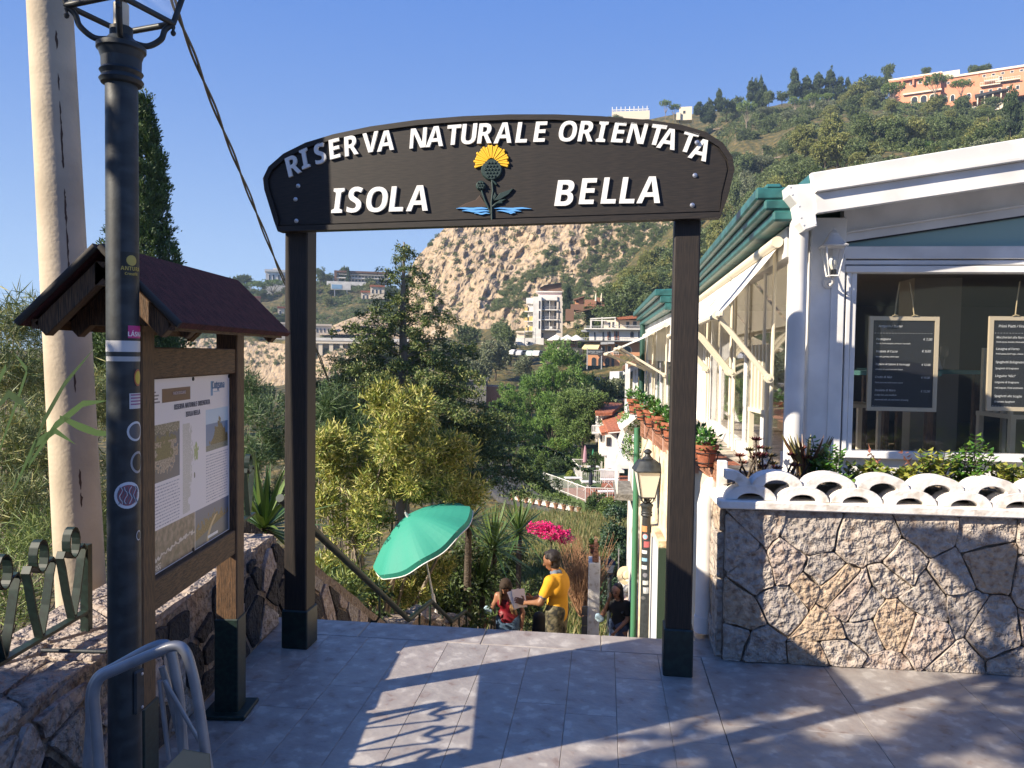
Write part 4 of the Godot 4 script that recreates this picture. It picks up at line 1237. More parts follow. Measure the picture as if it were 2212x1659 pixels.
func make_side(h: Node3D) -> void:
	var wp: Material = mats["white_paint"]
	var inv := RF.affine_inverse() * RS
	var sd := thing_part(h, "side_front")
	sd.transform = inv
	var ln := 6.0
	for st in [[2.38, 0.05, 0.07], [2.445, 0.10, 0.07], [2.51, 0.15, 0.08]]:
		bxpart(sd, "cornice", Vector3(ln * 0.5 - 0.15, st[0] + 0.05, -st[1] * 0.5 - 0.03), Vector3(ln, st[2] - 0.006, st[1] + 0.1), mats["teal"], Basis(), 0.012)
	bxpart(sd, "gutter", Vector3(ln * 0.5 - 0.15, 2.60, -0.13), Vector3(ln, 0.035, 0.1), mats["teal"], Basis(), 0.015)
	bxpart(sd, "lintel", Vector3(ln * 0.5, 2.30, 0.03), Vector3(ln, 0.18, 0.1), wp)
	bxpart(sd, "bottom_rail", Vector3(ln * 0.5, FL + 0.05, 0.03), Vector3(ln, 0.12, 0.08), wp, Basis(), 0.006)
	var x := 0.12
	for i in 8:
		bxpart(sd, "mullion", Vector3(x, 1.55, 0.03), Vector3(0.06 if i % 2 == 0 else 0.04, 1.44, 0.024), wp, Basis(), 0.004)
		if i < 7: bxpart(sd, "pane", Vector3(x + 0.42, 1.53, 0.03), Vector3(0.77, 1.38, 0.006), mats["glass"])
		x += 0.82
	var ter := MB.new()
	ter.quad(W(pplane(4.25), 0.80, 4.25), W(pplane(9.1), 0.80, 9.1), W(2.6, 0.80, 10.6), W(1.75, 0.80, 4.3))
	ter.quad(W(pplane(4.25), 0.70, 4.25), W(1.75, 0.70, 4.3), W(2.6, 0.70, 10.6), W(pplane(9.1), 0.7, 9.1))
	var tn := part(h, "terrace_floor", ter, M("terrace_tile", L(0.48, 0.42, 0.34), 0.7, texes["spots"], Vector3(1, 1, 1)))
	tn.transform = RF.affine_inverse()
	var wall := MB.new()
	var dl := [4.25, 5.5, 7.0, 9.05]
	for i in 3:
		var a: float = dl[i]; var b: float = dl[i + 1]
		wall.quad(W(pplane(a), pb(a) + 0.02, a), W(pplane(b), pb(b) + 0.02, b), W(pplane(b), -6.5, b), W(pplane(a), -6.5, a))
	wall.quad(W(pplane(9.05), pb(9.05), 9.05), W(2.6, 0.6, 9.6), W(2.6, -6.5, 9.6), W(pplane(9.05), -6.5, 9.05))
	wall.quad(W(1.75, 0.6, 4.4), W(pplane(4.25), 0.6, 4.25), W(pplane(4.25), -6.5, 4.25), W(1.75, -6.5, 4.4))
	var wn := part(h, "lower_wall", wall, mats["cream"])
	wn.transform = RF.affine_inverse()
	var par := thing_part(h, "terracotta_parapet")
	par.transform = RF.affine_inverse()
	var blk := MB.new()
	var s := 0.0515
	for e in [[0.0, s * 0.42, s, s * 0.16], [0.0, -s * 0.42, s, s * 0.16], [s * 0.42, 0.0, s * 0.16, s * 0.7], [-s * 0.42, 0.0, s * 0.16, s * 0.7]]:
		blk.box(Vector3(e[0], e[1], 0), Vector3(e[2], e[3], 0.02))
	blk.box(Vector3(0, 0, -0.008), Vector3(s, s, 0.006))
	blk.box(Vector3(0, 0, 0.0), Vector3(s * 0.28, s * 0.28, 0.016), Basis(Vector3.BACK, PI / 4))
	var bm := blk.mesh()
	var ang := atan(0.075)
	var face := Basis(Vector3.UP, -PI / 2 - ang)
	var d := 4.3
	var cols := 0
	while d < 9.02:
		for j in int((pt(d) - pb(d)) / 0.0525):
			if cols % 16 == 15:
				continue
			var o := part(par, "lattice_block", bm, mats["terracotta_pale"])
			o.transform = Transform3D(face, W(pplane(d) - 0.012, pt(d) - 0.03 - j * 0.0525, d))
		if cols % 16 == 15: bxpart(par, "pier", W(pplane(d) - 0.008, (pb(d) + pt(d)) * 0.5, d), Vector3(0.05, pt(d) - pb(d), 0.05), M("pier_rose", L(0.42, 0.26, 0.2), 0.85), face)
		d += 0.0522
		cols += 1
	var back := MB.new()
	for i in 3:
		var a: float = dl[i]; var b: float = dl[i + 1]
		back.quad(W(pplane(a) + 0.005, pb(a), a), W(pplane(b) + 0.005, pb(b), b), W(pplane(b) + 0.005, pt(b), b), W(pplane(a) + 0.005, pt(a), a))
		back.quad(W(pplane(a) - 0.02, pt(a) + 0.002, a), W(pplane(b) - 0.02, pt(b) + 0.002, b), W(pplane(b) + 0.1, pt(b) + 0.002, b), W(pplane(a) + 0.1, pt(a) + 0.002, a))
	part(par, "backing", back, mats["terracotta"])
	var dr := thing_part(h, "side_door")
	dr.transform = RF.affine_inverse()
	bxpart(dr, "shutter", W(pplane(7.0) - 0.03, -0.95, 7.0), Vector3(0.7, 1.75, 0.05), M("shutter_white", L(0.62, 0.64, 0.66), 0.5), face, 0.01)
	bxpart(dr, "jamb", W(pplane(6.58) - 0.04, -0.95, 6.58), Vector3(0.06, 1.8, 0.06), M("door_green", L(0.01, 0.03, 0.02), 0.5), face)
	bxpart(dr, "lintel", W(pplane(7.0) - 0.03, -0.03, 7.0), Vector3(0.8, 0.07, 0.08), mats["cream"], face)
	var pd := [9.35, 8.35, 7.4, 6.65, 6.0, 5.45, 4.98, 4.7, 4.46]
	for i in pd.size():
		pot(W(pplane(pd[i]) - 0.06, pt(pd[i]) - 0.03, pd[i]), i).scale = Vector3.ONE * lerpf(0.72, 1.05, (pd[i] - 4.4) / 5.0)
	var gpz := 9.12
	var gpipe := MB.new()
	gpipe.tube([W(pplane(gpz) - 0.05, 0.75, gpz), W(pplane(gpz) - 0.05, -5.2, gpz)], 0.035, 10)
	single("green_pipe", gpipe, M("pipe_green", L(0.05, 0.17, 0.09), 0.5), "green painted downpipe at the far end of the cream wall", "pipe")
	var wpz := MB.new()
	var bx := 1.115
	wpz.tube([W(bx + 0.06, 0.86, 4.46), W(bx + 0.03, 0.84, 4.41), W(bx, 0.76, 4.37), W(bx, 0.6, 4.36), W(bx, 0.06, 4.36)], 0.047, 16)
	wpz.lathe([[0.053, 0.0], [0.053, 0.09], [0.047, 0.09]], 16, W(bx, 0.03, 4.36))
	single("white_drainpipe", wpz, mats["white_paint"], "thick white drainpipe beside the stone planter wall", "pipe")
	make_awnings(h, sd)
	make_far_wing()
func pb(d: float) -> float:
	return lerpf(0.865, 0.665, (d - 4.3) / 4.75)
func pt(d: float) -> float:
	return lerpf(1.0, 0.935, (d - 4.3) / 4.75)
func pot(at: Vector3, i: int) -> Node3D:
	var r := RandomNumberGenerator.new(); r.seed = 300 + i
	var t := thing("flower_pot", "terracotta pot of white-flowered gardenia in an iron holder on the parapet", "flower pot", at, 0, "pots along the terracotta parapet")
	var mb := MB.new()
	var k := 1.15
	mb.lathe([[0.0, 0.0], [0.052 * k, 0.0], [0.075 * k, 0.12 * k], [0.086 * k, 0.12 * k], [0.088 * k, 0.15 * k], [0.076 * k, 0.15 * k], [0.074 * k, 0.13 * k], [0.0, 0.13 * k]], 18)
	part(t, "pot", mb, mats["terracotta"])
	mb = MB.new()
	for y in [0.03, 0.11]:
		var pts := []
		for a in 17: pts.append(Vector3(cos(TAU * a / 16), 0, sin(TAU * a / 16)) * (0.098 if y > 0.05 else 0.08) + Vector3(0, y, 0))
		mb.tube(pts, 0.004, 5)
	for a in 4:
		var dd := Vector3(cos(a * PI / 2), 0, sin(a * PI / 2))
		mb.tube([dd * 0.098 + Vector3(0, 0.11, 0), dd * 0.085 + Vector3(0, 0.03, 0), dd * 0.05 + Vector3(0, -0.012, 0), Vector3(0, -0.012, 0)], 0.004, 5)
	part(t, "iron_holder", mb, mats["black"])
	var lf := MB.new()
	for j in 150:
		var d := (rdir(r) + Vector3(0, 0.6, 0)).normalized()
		var o := Vector3(0, 0.17, 0) + d * r.randf_range(0.02, 0.11) * Vector3(1, 1.1, 1)
		lf.col = [Color(0.03, 0.10, 0.02), Color(0.06, 0.16, 0.03), Color(0.10, 0.22, 0.05)][r.randi() % 3]
		leaf(lf, o, (d + rdir(r) * 0.4).normalized(), d.cross(rdir(r)).normalized(), r.randf_range(0.04, 0.065), 0.026)
	part(t, "foliage", lf, mats["leaf_gloss"], "stuff")
	var fl := MB.new()
	fl.col = Color(0.75, 0.75, 0.66)
	for j in 9:
		var d := (rdir(r) + Vector3(0, 0.7, 0)).normalized()
		var o := Vector3(0, 0.18, 0) + d * 0.11
		for q in 5: leaf(fl, o, (d + rdir(r) * 0.8).normalized(), rdir(r).cross(d).normalized(), 0.018, 0.012)
	part(t, "blossom", fl, mats["leaf"], "stuff")
	return t
func awning_at(T: Transform3D, x0: float, x1: float, ytop: float, out: float, drop: float, arms: Array, pivot_y: float, label: String, nm := "awning") -> void:
	var t := thing(nm, label, "awning", Vector3.ZERO, 0, "awnings along the restaurant side")
	t.transform = T
	var fab := MB.new()
	var n := 10
	for i in n:
		for j in 6:
			var q := func(a: float, b: float) -> Vector3:
				return Vector3(lerpf(x0, x1, a), ytop - drop * b - sin(b * PI) * 0.012 + noise.get_noise_2d(a * 6.0, b * 2.0) * 0.008, -0.04 - out * b - sin(a * 21.0) * 0.004 * b)
			var a := q.call(float(i) / n, j / 6.0) as Vector3; var b := q.call(float(i + 1) / n, j / 6.0) as Vector3
			var c := q.call(float(i + 1) / n, (j + 1) / 6.0) as Vector3; var d := q.call(float(i) / n, (j + 1) / 6.0) as Vector3
			fab.quad(a, b, c, d)
	part(t, "fabric", fab, mats["awning"])
	var bar := MB.new()
	bar.cbox(Vector3((x0 + x1) * 0.5, ytop - drop - 0.012, -0.045 - out), Vector3(x1 - x0 + 0.06, 0.035, 0.035), 0.008)
	part(t, "front_bar", bar, mats["ivory"])
	var hs := MB.new()
	hs.tube([Vector3(x0 - 0.03, ytop + 0.01, -0.06), Vector3(x1 + 0.03, ytop + 0.01, -0.06)], 0.035, 12)
	part(t, "roller", hs, mats["ivory"])
	for a in arms:
		var am := MB.new()
		var p := Vector3(a, pivot_y, -0.06); var e := Vector3(a, ytop - drop - 0.01, -0.05 - out)
		var dir := (e - p).normalized()
		var b := Basis(Vector3(1, 0, 0), dir, Vector3(1, 0, 0).cross(dir))
		am.cbox((p + e) * 0.5, Vector3(0.02, p.distance_to(e), 0.034), 0.006, b)
		for w in [p, e]:
			am.xf = Transform3D(Basis(Vector3.BACK, PI / 2), w + Vector3(0.018, 0, 0))
			am.lathe([[0.0, 0.0], [0.03, 0.0], [0.03, 0.036], [0.012, 0.036], [0.012, 0.044], [0.0, 0.044]], 12)
			am.xf = Transform3D()
		part(t, "arm", am, mats["ivory"])
		bxpart(t, "upright", Vector3(a + 0.03, (FL + ytop) * 0.5, -0.035), Vector3(0.03, ytop - FL, 0.02), mats["ivory"], Basis(), 0.005)
func make_awnings(_h: Node, _sd: Node) -> void:
	awning_at(RS, 0.1, 1.98, 2.30, 0.34, 0.42, [0.24, 1.92], 1.47, "white drop-arm awning over the first side windows")
	awning_at(RS, 2.1, 3.95, 2.30, 0.34, 0.42, [2.16, 3.88], 1.47, "white drop-arm awning over the middle side windows")
	awning_at(RS, 4.05, 5.6, 2.30, 0.34, 0.42, [4.12, 5.5], 1.47, "white drop-arm awning over the last side windows")
func make_far_wing() -> void:
	var a := W(2.08, 0, 10.0); var b := W(2.62, 0, 15.2)
	var ang := atan2(-(b.z - a.z), b.x - a.x)
	var T := Transform3D(Basis(Vector3.UP, ang), a)
	var ln := a.distance_to(b)
	var t := thing("restaurant_wing", "far white wing of the restaurant with teal cornice and potted parapet", "building")
	t.transform = T
	var wp: Material = mats["white_paint"]
	bxpart(t, "wall", Vector3(ln * 0.5, 1.86, 0.1), Vector3(ln, 0.66, 0.2), wp)
	bxpart(t, "wall_base", Vector3(ln * 0.5, -2.4, 0.1), Vector3(ln, 6.2, 0.2), mats["cream"])
	bxpart(t, "end_wall", Vector3(0.04, 1.2, 1.2), Vector3(0.1, 2.0, 2.1), wp)
	bxpart(t, "end_wall", Vector3(ln - 0.05, 1.2, 1.2), Vector3(0.1, 2.0, 2.2), wp)
	for st in [[2.20, 0.07], [2.29, 0.13], [2.38, 0.20]]:
		bxpart(t, "cornice", Vector3(ln * 0.5, st[0] + 0.045, -st[1] * 0.5), Vector3(ln + 0.1, 0.086, st[1] + 0.1), mats["teal"], Basis(), 0.01)
	bxpart(t, "roof", Vector3(ln * 0.5, 2.46, 0.9), Vector3(ln, 0.04, 2.0), mats["teal"])
	for i in 6:
		bxpart(t, "mullion", Vector3(0.4 + i * 0.93, 1.12, 0.06), Vector3(0.07, 0.86, 0.03), wp)
		if i < 5: bxpart(t, "pane", Vector3(0.86 + i * 0.93, 1.12, 0.065), Vector3(0.86, 0.84, 0.01), mats["glass"])
	bxpart(t, "inner_wall", Vector3(ln * 0.5, 1.3, 2.2), Vector3(ln, 2.0, 0.1), M("taupe", L(0.16, 0.14, 0.115), 0.85))
	var corner := MB.new()
	corner.tube([Vector3(4.9, 2.2, -0.08), Vector3(4.9, 0.7, -0.08)], 0.05, 10)
	part(t, "green_downpipe", corner, M("pipe_dark_green", L(0.015, 0.06, 0.045), 0.5))
	awning_at(T, 0.4, 2.6, 2.02, 0.62, 0.30, [0.5, 2.4], 1.35, "white awning stretched out over the near windows of the far wing")
	awning_at(T, 2.7, 4.7, 1.98, 0.75, 0.34, [2.85, 4.55], 1.35, "white awning stretched out over the last windows of the far wing")
	var p := thing("porch", "white-columned porch with brown sloping roof beyond the restaurant wing", "porch", P(1372, 890, 17.0), -0.15)
	var k := 17.0 / F
	for u in [1352, 1357, 1368, 1374, 1392]:
		bxpart(p, "column", Vector3((u - 1372) * k, 0.0, (u % 3) * 0.25), Vector3(0.055, 2.2, 0.06), wp)
	var rf := MB.new()
	rf.prism(PackedVector2Array([Vector2(-0.3, 0.92), Vector2(-0.3, 1.0), Vector2(0.45, 1.42), Vector2(0.45, 1.3)]), -1.5, 0.3)
	part(p, "roof", rf, mats["far_brown"])
	rf = MB.new()
	rf.prism(PackedVector2Array([Vector2(-0.28, 0.82), Vector2(-0.28, 0.92), Vector2(0.45, 1.3), Vector2(0.45, 1.16)]), -1.4, 0.2)
	part(p, "roof_board", rf, wp)
	bxpart(p, "floor", Vector3(0.2, -1.1, -0.6), Vector3(1.6, 0.16, 2.4), wp)
	var q := thing("stairside_house", "pale plastered house front behind the stair lamp", "house", W(2.48, 0, 12.6), deg_to_rad(-6))
	var pl := M("plaster_white", L(0.66, 0.66, 0.66), 0.85, texes["stains"], Vector3(0.4, 0.4, 0.4))
	bxpart(q, "wall", Vector3(0.1, -3.4, -1.0), Vector3(1.1, 6.4, 2.0), pl)
	bxpart(q, "balcony_slab", Vector3(-0.55, -0.72, -0.6), Vector3(0.4, 0.1, 1.4), mats["concrete"])
	for i in 9:
		bxpart(q, "baluster", Vector3(-0.72, -0.3, 0.05 - i * 0.16), Vector3(0.018, 0.75, 0.018), wp)
	bxpart(q, "handrail", Vector3(-0.72, 0.08, -0.6), Vector3(0.03, 0.03, 1.4), wp)
	bxpart(q, "awning_frame", Vector3(-0.5, 0.55, -0.6), Vector3(0.5, 0.04, 1.3), wp, Basis(Vector3.BACK, 0.7))
	for i in 4: bxpart(q, "brace", Vector3(-0.6, 0.35, -0.1 - i * 0.3), Vector3(0.02, 1.0, 0.02), wp, Basis(Vector3.BACK, -0.35))
	var r := RandomNumberGenerator.new(); r.seed = 91
	var tw := spray_set(3, 92, 14, 0.4, 0.2, [Color(0.04, 0.11, 0.02), Color(0.07, 0.16, 0.03), Color(0.12, 0.22, 0.05)])
	for i in 4:
		var c := thing("balcony_plant", ["leafy plant at the top of the white balcony", "leafy plant beside the white balcony awning", "leafy plant hanging from the white balcony rail", "small leafy plant in a white bowl at the balcony foot"][i], "plant", P([1378, 1362, 1366, 1372][i], [905, 925, 985, 960][i], 13.2), 0, "plants on the white balcony")
		part(c, "foliage", crown([[Vector3(0, 0.12, 0), Vector3(0.2, 0.17, 0.2)]], tw, 0.9, 0.09, r), mats["leaf_gloss"], "stuff")
		var bw := MB.new()
		bw.lathe([[0.0, -0.1], [0.06, -0.1], [0.12, 0.03], [0.1, 0.03]], 12)
		part(c, "bowl", bw, wp)
# ---------------------------------------------------------------- street furniture
func poster_image() -> ImageTexture:
	var w := 768; var h := 640
	var im := Image.create(w, h, false, Image.FORMAT_RGB8)
	im.fill(Color(0.90, 0.87, 0.86))
	var r := RandomNumberGenerator.new(); r.seed = 5
	var photo := func(x0: int, y0: int, ww: int, hh: int, kind: int) -> void:
		for y in hh:
			for x in ww:
				var fx := float(x) / ww; var fy := float(y) / hh
				var n := noise.get_noise_2d(x * 0.03 + kind * 50, y * 0.03); var n2 := noise.get_noise_2d(x * 0.12, y * 0.12 + kind * 30)
				var c: Color
				if kind == 0:
					c = Color(0.24, 0.28, 0.33).lerp(Color(0.20, 0.30, 0.42), fx)
					var dd := Vector2((fx - 0.5) / 0.42, (fy - 0.5) / 0.33).length() + n * 0.5
					if fy < 0.16 + n * 0.1: c = Color(0.36, 0.36, 0.30) if n2 > -0.1 else Color(0.62, 0.6, 0.55)
					elif dd < 1.0: c = Color(0.72, 0.66, 0.60) * (0.8 + n2 * 0.5) if (dd > 0.62 or fy > 0.62) and fy > 0.3 else Color(0.33, 0.35, 0.2) * (0.9 + n2 * 0.5)
				elif kind == 1:
					c = Color(0.72, 0.80, 0.86) if fy < 0.35 else Color(0.32, 0.47, 0.63)
					var top := 0.25 + absf(fx - 0.62) * 1.3 + n * 0.25
					if fy > top: c = Color(0.36, 0.33, 0.22) * (0.95 + n2 * 0.7)
					if fy > 0.86: c = Color(0.40, 0.44, 0.42) * (1.0 + n2 * 0.4)
				elif kind == 2:
					c = Color(0.47, 0.42, 0.38).lerp(Color(0.40, 0.36, 0.32), fy) * (1.0 + n * 0.5)
					var bay := absf(fy - 0.75 + 0.45 * fx - 0.2 * fx * fx + n * 0.1)
					if bay < 0.03: c = Color(0.78, 0.74, 0.7)
					if fx < 0.25 and fy > 0.8: c = Color(0.66, 0.62, 0.58) * (0.9 + n2)
				else:
					c = Color(0.30, 0.38, 0.50).lerp(Color(0.34, 0.38, 0.40), fy)
					if fy > 0.25 + absf(fx - 0.55) * 0.5 + n * 0.3 and fy < 0.8 - fx * 0.35: c = Color(0.42, 0.36, 0.22) * (1.0 + n2 * 0.6)
					var bay2 := absf(fx - 0.35 - pow(1.0 - fy, 2.0) * 0.6)
					if bay2 < 0.035 and fy > 0.35: c = Color(0.75, 0.66, 0.5)
					if fx > 0.35 and fx < 0.65 and fy > 0.84 and fy < 0.92: c = Color(0.9, 0.9, 0.88)
				im.set_pixel(x0 + x, y0 + y, c.clamp())
	photo.call(14, 150, 250, 190, 0)
	photo.call(510, 130, 240, 160, 1)
	photo.call(10, 496, 390, 140, 2)
	photo.call(404, 496, 356, 140, 3)
	for y in 320:
		for x in 190:
			var n := noise.get_noise_2d(x * 0.05, y * 0.03 + 90)
			var coast := 90.0 - absf(y - 120) * 0.2 + n * 30.0
			if x < coast and noise.get_noise_2d(x * 0.3, y * 0.3) > -0.15: im.set_pixel(290 + x, 165 + y, Color(0.72, 0.70, 0.65))
			if Vector2((x - 125) / 22.0, (y - 110) / 30.0).length() + n < 0.9: im.set_pixel(290 + x, 165 + y, Color(0.60, 0.66, 0.42))
			if Vector2((x - 108) / 6.0, (y - 195) / 11.0).length() < 1.0: im.set_pixel(290 + x, 165 + y, Color(0.35, 0.34, 0.25))
	for b in [[20, 352, 250, 136], [512, 304, 238, 180]]:
		var y: int = b[1]
		while y < b[1] + b[3]:
			var x: int = b[0]
			while x < b[0] + b[2]:
				var wl := r.randi_range(6, 22)
				if x + wl < b[0] + b[2]: im.fill_rect(Rect2i(x, y, wl, 4), Color(0.56, 0.54, 0.60).lerp(Color(0.72, 0.7, 0.72), r.randf()))
				x += wl + 4
			y += 11
	im.fill_rect(Rect2i(120, 34, 240, 46), Color(0.30, 0.11, 0.11))
	im.fill_rect(Rect2i(6, 34, 20, 56), Color(0.62, 0.14, 0.12))
	im.fill_rect(Rect2i(6, 70, 20, 20), Color(0.85, 0.68, 0.2))
	for k in 4: im.fill_rect(Rect2i(34, 40 + k * 11, [40, 62, 56, 70][k], 5), Color(0.45, 0.43, 0.45))
	im.fill_rect(Rect2i(560, 22, 24, 56), Color(0.36, 0.55, 0.72))
	im.fill_rect(Rect2i(590, 62, 70, 3), Color(0.55, 0.68, 0.78))
	return ImageTexture.create_from_image(im)
func make_kiosk() -> void:
	var t := thing("notice_board", "roofed wooden notice board with a reserve map poster beside the lamp post", "notice board", W(-1.23, 0, 2.93))
	t.scale = Vector3(0.957, 1, 0.957)
	var wv: Material = mats["brown_wood"]
	var wb: Material = mats["brown_wood_beam"]
	var zn := 0.44; var zfar := -0.45
	for z in [zn, zfar]:
		bxpart(t, "post", Vector3(0, 1.04, z), Vector3(0.095, 1.28, 0.095), wv, Basis(), 0.005)
		var sl := bxpart(t, "post_sleeve", Vector3(0, 0.22, z), Vector3(0.108, 0.42, 0.108), mats["iron_green"], Basis(), 0.004)
		bxpart(sl, "base_plate", Vector3(0, 0.012, z), Vector3(0.2, 0.018, 0.2), mats["iron_green"], Basis(), 0.004)
	bxpart(t, "top_beam", Vector3(0.015, 1.555, -0.005), Vector3(0.05, 0.105, 0.80), wb, Basis(), 0.004)
	bxpart(t, "bottom_beam", Vector3(0.015, 0.77, -0.005), Vector3(0.05, 0.105, 0.80), wb, Basis(), 0.004)
	bxpart(t, "backing_panel", Vector3(0.0, 1.165, -0.005), Vector3(0.02, 0.70, 0.80), wb)
	var pm := StandardMaterial3D.new()
	pm.resource_name = "poster_print"
	pm.albedo_texture = poster_image()
	pm.roughness = 0.35
	pm.texture_repeat = false
	var mb := MB.new()
	var x := 0.0135
	var y0 := 0.825; var y1 := 1.498; var z0 := 0.39; var z1 := -0.40
	mb.uvquad(Vector3(x, y0, z0), Vector3(x, y1, z0), Vector3(x, y1, z1), Vector3(x, y0, z1))
	var poster := part(t, "poster", mb, pm)
	var put := func(s: String, px: float, py: float, hh: float, m: Material, bold: bool) -> void:
		var lt := letters(s, hh, 0.0006, bold, 0.0, false, 0.86)
		var o := part(poster, "lettering", lt, m)
		o.transform = Transform3D(Basis(Vector3.UP, PI / 2), Vector3(x + 0.0012, y1 - py / 640.0 * (y1 - y0), z0 + px / 768.0 * (z1 - z0)))
	var ink := M("ink", L(0.09, 0.09, 0.12), 0.6)
	put.call("RISERVA NATURALE ORIENTATA", 384, 100, 0.019, ink, true)
	put.call("ISOLA BELLA", 384, 132, 0.019, ink, true)
	put.call("Cutgana", 640, 42, 0.03, M("ink_blue", L(0.10, 0.20, 0.34), 0.6), true)
	put.call("PARCHI SICILIANI", 262, 52, 0.011, M("ink_pale", L(0.6, 0.5, 0.5), 0.6), true)
	for q in [[384, 8], [760, 8], [384, 632]]:
		var nb := MB.new()
		nb.xf = Transform3D(Basis(Vector3.BACK, -PI / 2), Vector3(x, y1 - q[1] / 640.0 * (y1 - y0), z0 + q[0] / 768.0 * (z1 - z0)))
		nb.lathe([[0.008, 0.0], [0.007, 0.004], [0.0, 0.005]], 10)
		part(poster, "tack", nb, mats["black"])
	var felt := M("felt", L(0.115, 0.026, 0.024), 0.95, texes["spots"], Vector3(4, 4, 4), nrm("felt_n", 14, 0.12, 8.0), 1.5)
	var edge := M("felt_edge", L(0.045, 0.04, 0.035), 0.9)
	for s in [-1, 1]:
		var rp := MB.new()
		var a := Vector3(0.0, 1.895, 0.665); var b := Vector3(s * 0.245, 1.665, 0.665)
		var nn := Vector3(s * (a.y - b.y), absf(b.x), 0).normalized() * 0.022
		var l := Vector3(0, 0, -1.17)
		var pl := [a, b, b + l, a + l]
		if s < 0: pl = [b, a, a + l, b + l]
		rp.quad(pl[0] + nn, pl[3] + nn, pl[2] + nn, pl[1] + nn)
		rp.quad(pl[0], pl[1], pl[2], pl[3])
		for i in 4: rp.quad(pl[i], pl[i] + nn, pl[(i + 1) % 4] + nn, pl[(i + 1) % 4])
		var rn := part(t, "roof_panel", rp, felt)
		var ed := MB.new()
		ed.tube([a + nn * 0.5 + Vector3(0, 0, 0.004), b + nn * 0.5 + Vector3(0, 0, 0.004)], 0.012, 6)
		part(rn, "edge_strip", ed, edge)
		for z in [0.62, zn, zfar, -0.46]:
			var rb := MB.new()
			var p0 := Vector3(0, 1.845, z); var p1 := Vector3(s * 0.2, 1.655, z)
			var dir := (p1 - p0).normalized()
			rb.cbox((p0 + p1) * 0.5, Vector3(p0.distance_to(p1), 0.055, 0.04), 0.003, Basis(dir, Vector3(0, 0, 1).cross(dir), Vector3(0, 0, 1)))
			part(t, "rafter", rb, wv)
		bxpart(t, "eave_board", Vector3(s * 0.215, 1.672, 0.08), Vector3(0.02, 0.03, 1.12), wb)
	bxpart(t, "ridge_beam", Vector3(0, 1.825, 0.08), Vector3(0.05, 0.07, 1.12), wb)
	bxpart(t, "tie_beam", Vector3(0, 1.70, zn), Vector3(0.36, 0.05, 0.045), wv)
func bend(mb: MB, rad: float) -> MB:
	for i in mb.v.size():
		var p := mb.v[i]
		var a := p.x / rad
		mb.v[i] = Vector3(sin(a) * (rad + p.z), p.y, cos(a) * (rad + p.z))
		mb.n[i] = mb.n[i].rotated(Vector3.UP, a)
	return mb
func patch(w: float, h: float, rad: float, z: float, round_ := false) -> MB:
	var mb := MB.new()
	var nx := 24 if round_ else 8; var ny := 3 if round_ else 2
	for i in nx:
		for j in ny:
			var q := func(a: float, b: float) -> Vector3:
				if round_:
					var rr: float = b * 0.5
					return Vector3(cos(a * TAU) * rr * w, sin(a * TAU) * rr * h, z)
				return Vector3((a - 0.5) * w, (b - 0.5) * h, z)
			mb.quad(q.call(float(i) / nx, float(j) / ny), q.call(float(i) / nx, float(j + 1) / ny), q.call(float(i + 1) / nx, float(j + 1) / ny), q.call(float(i + 1) / nx, float(j) / ny))
	return bend(mb, rad)
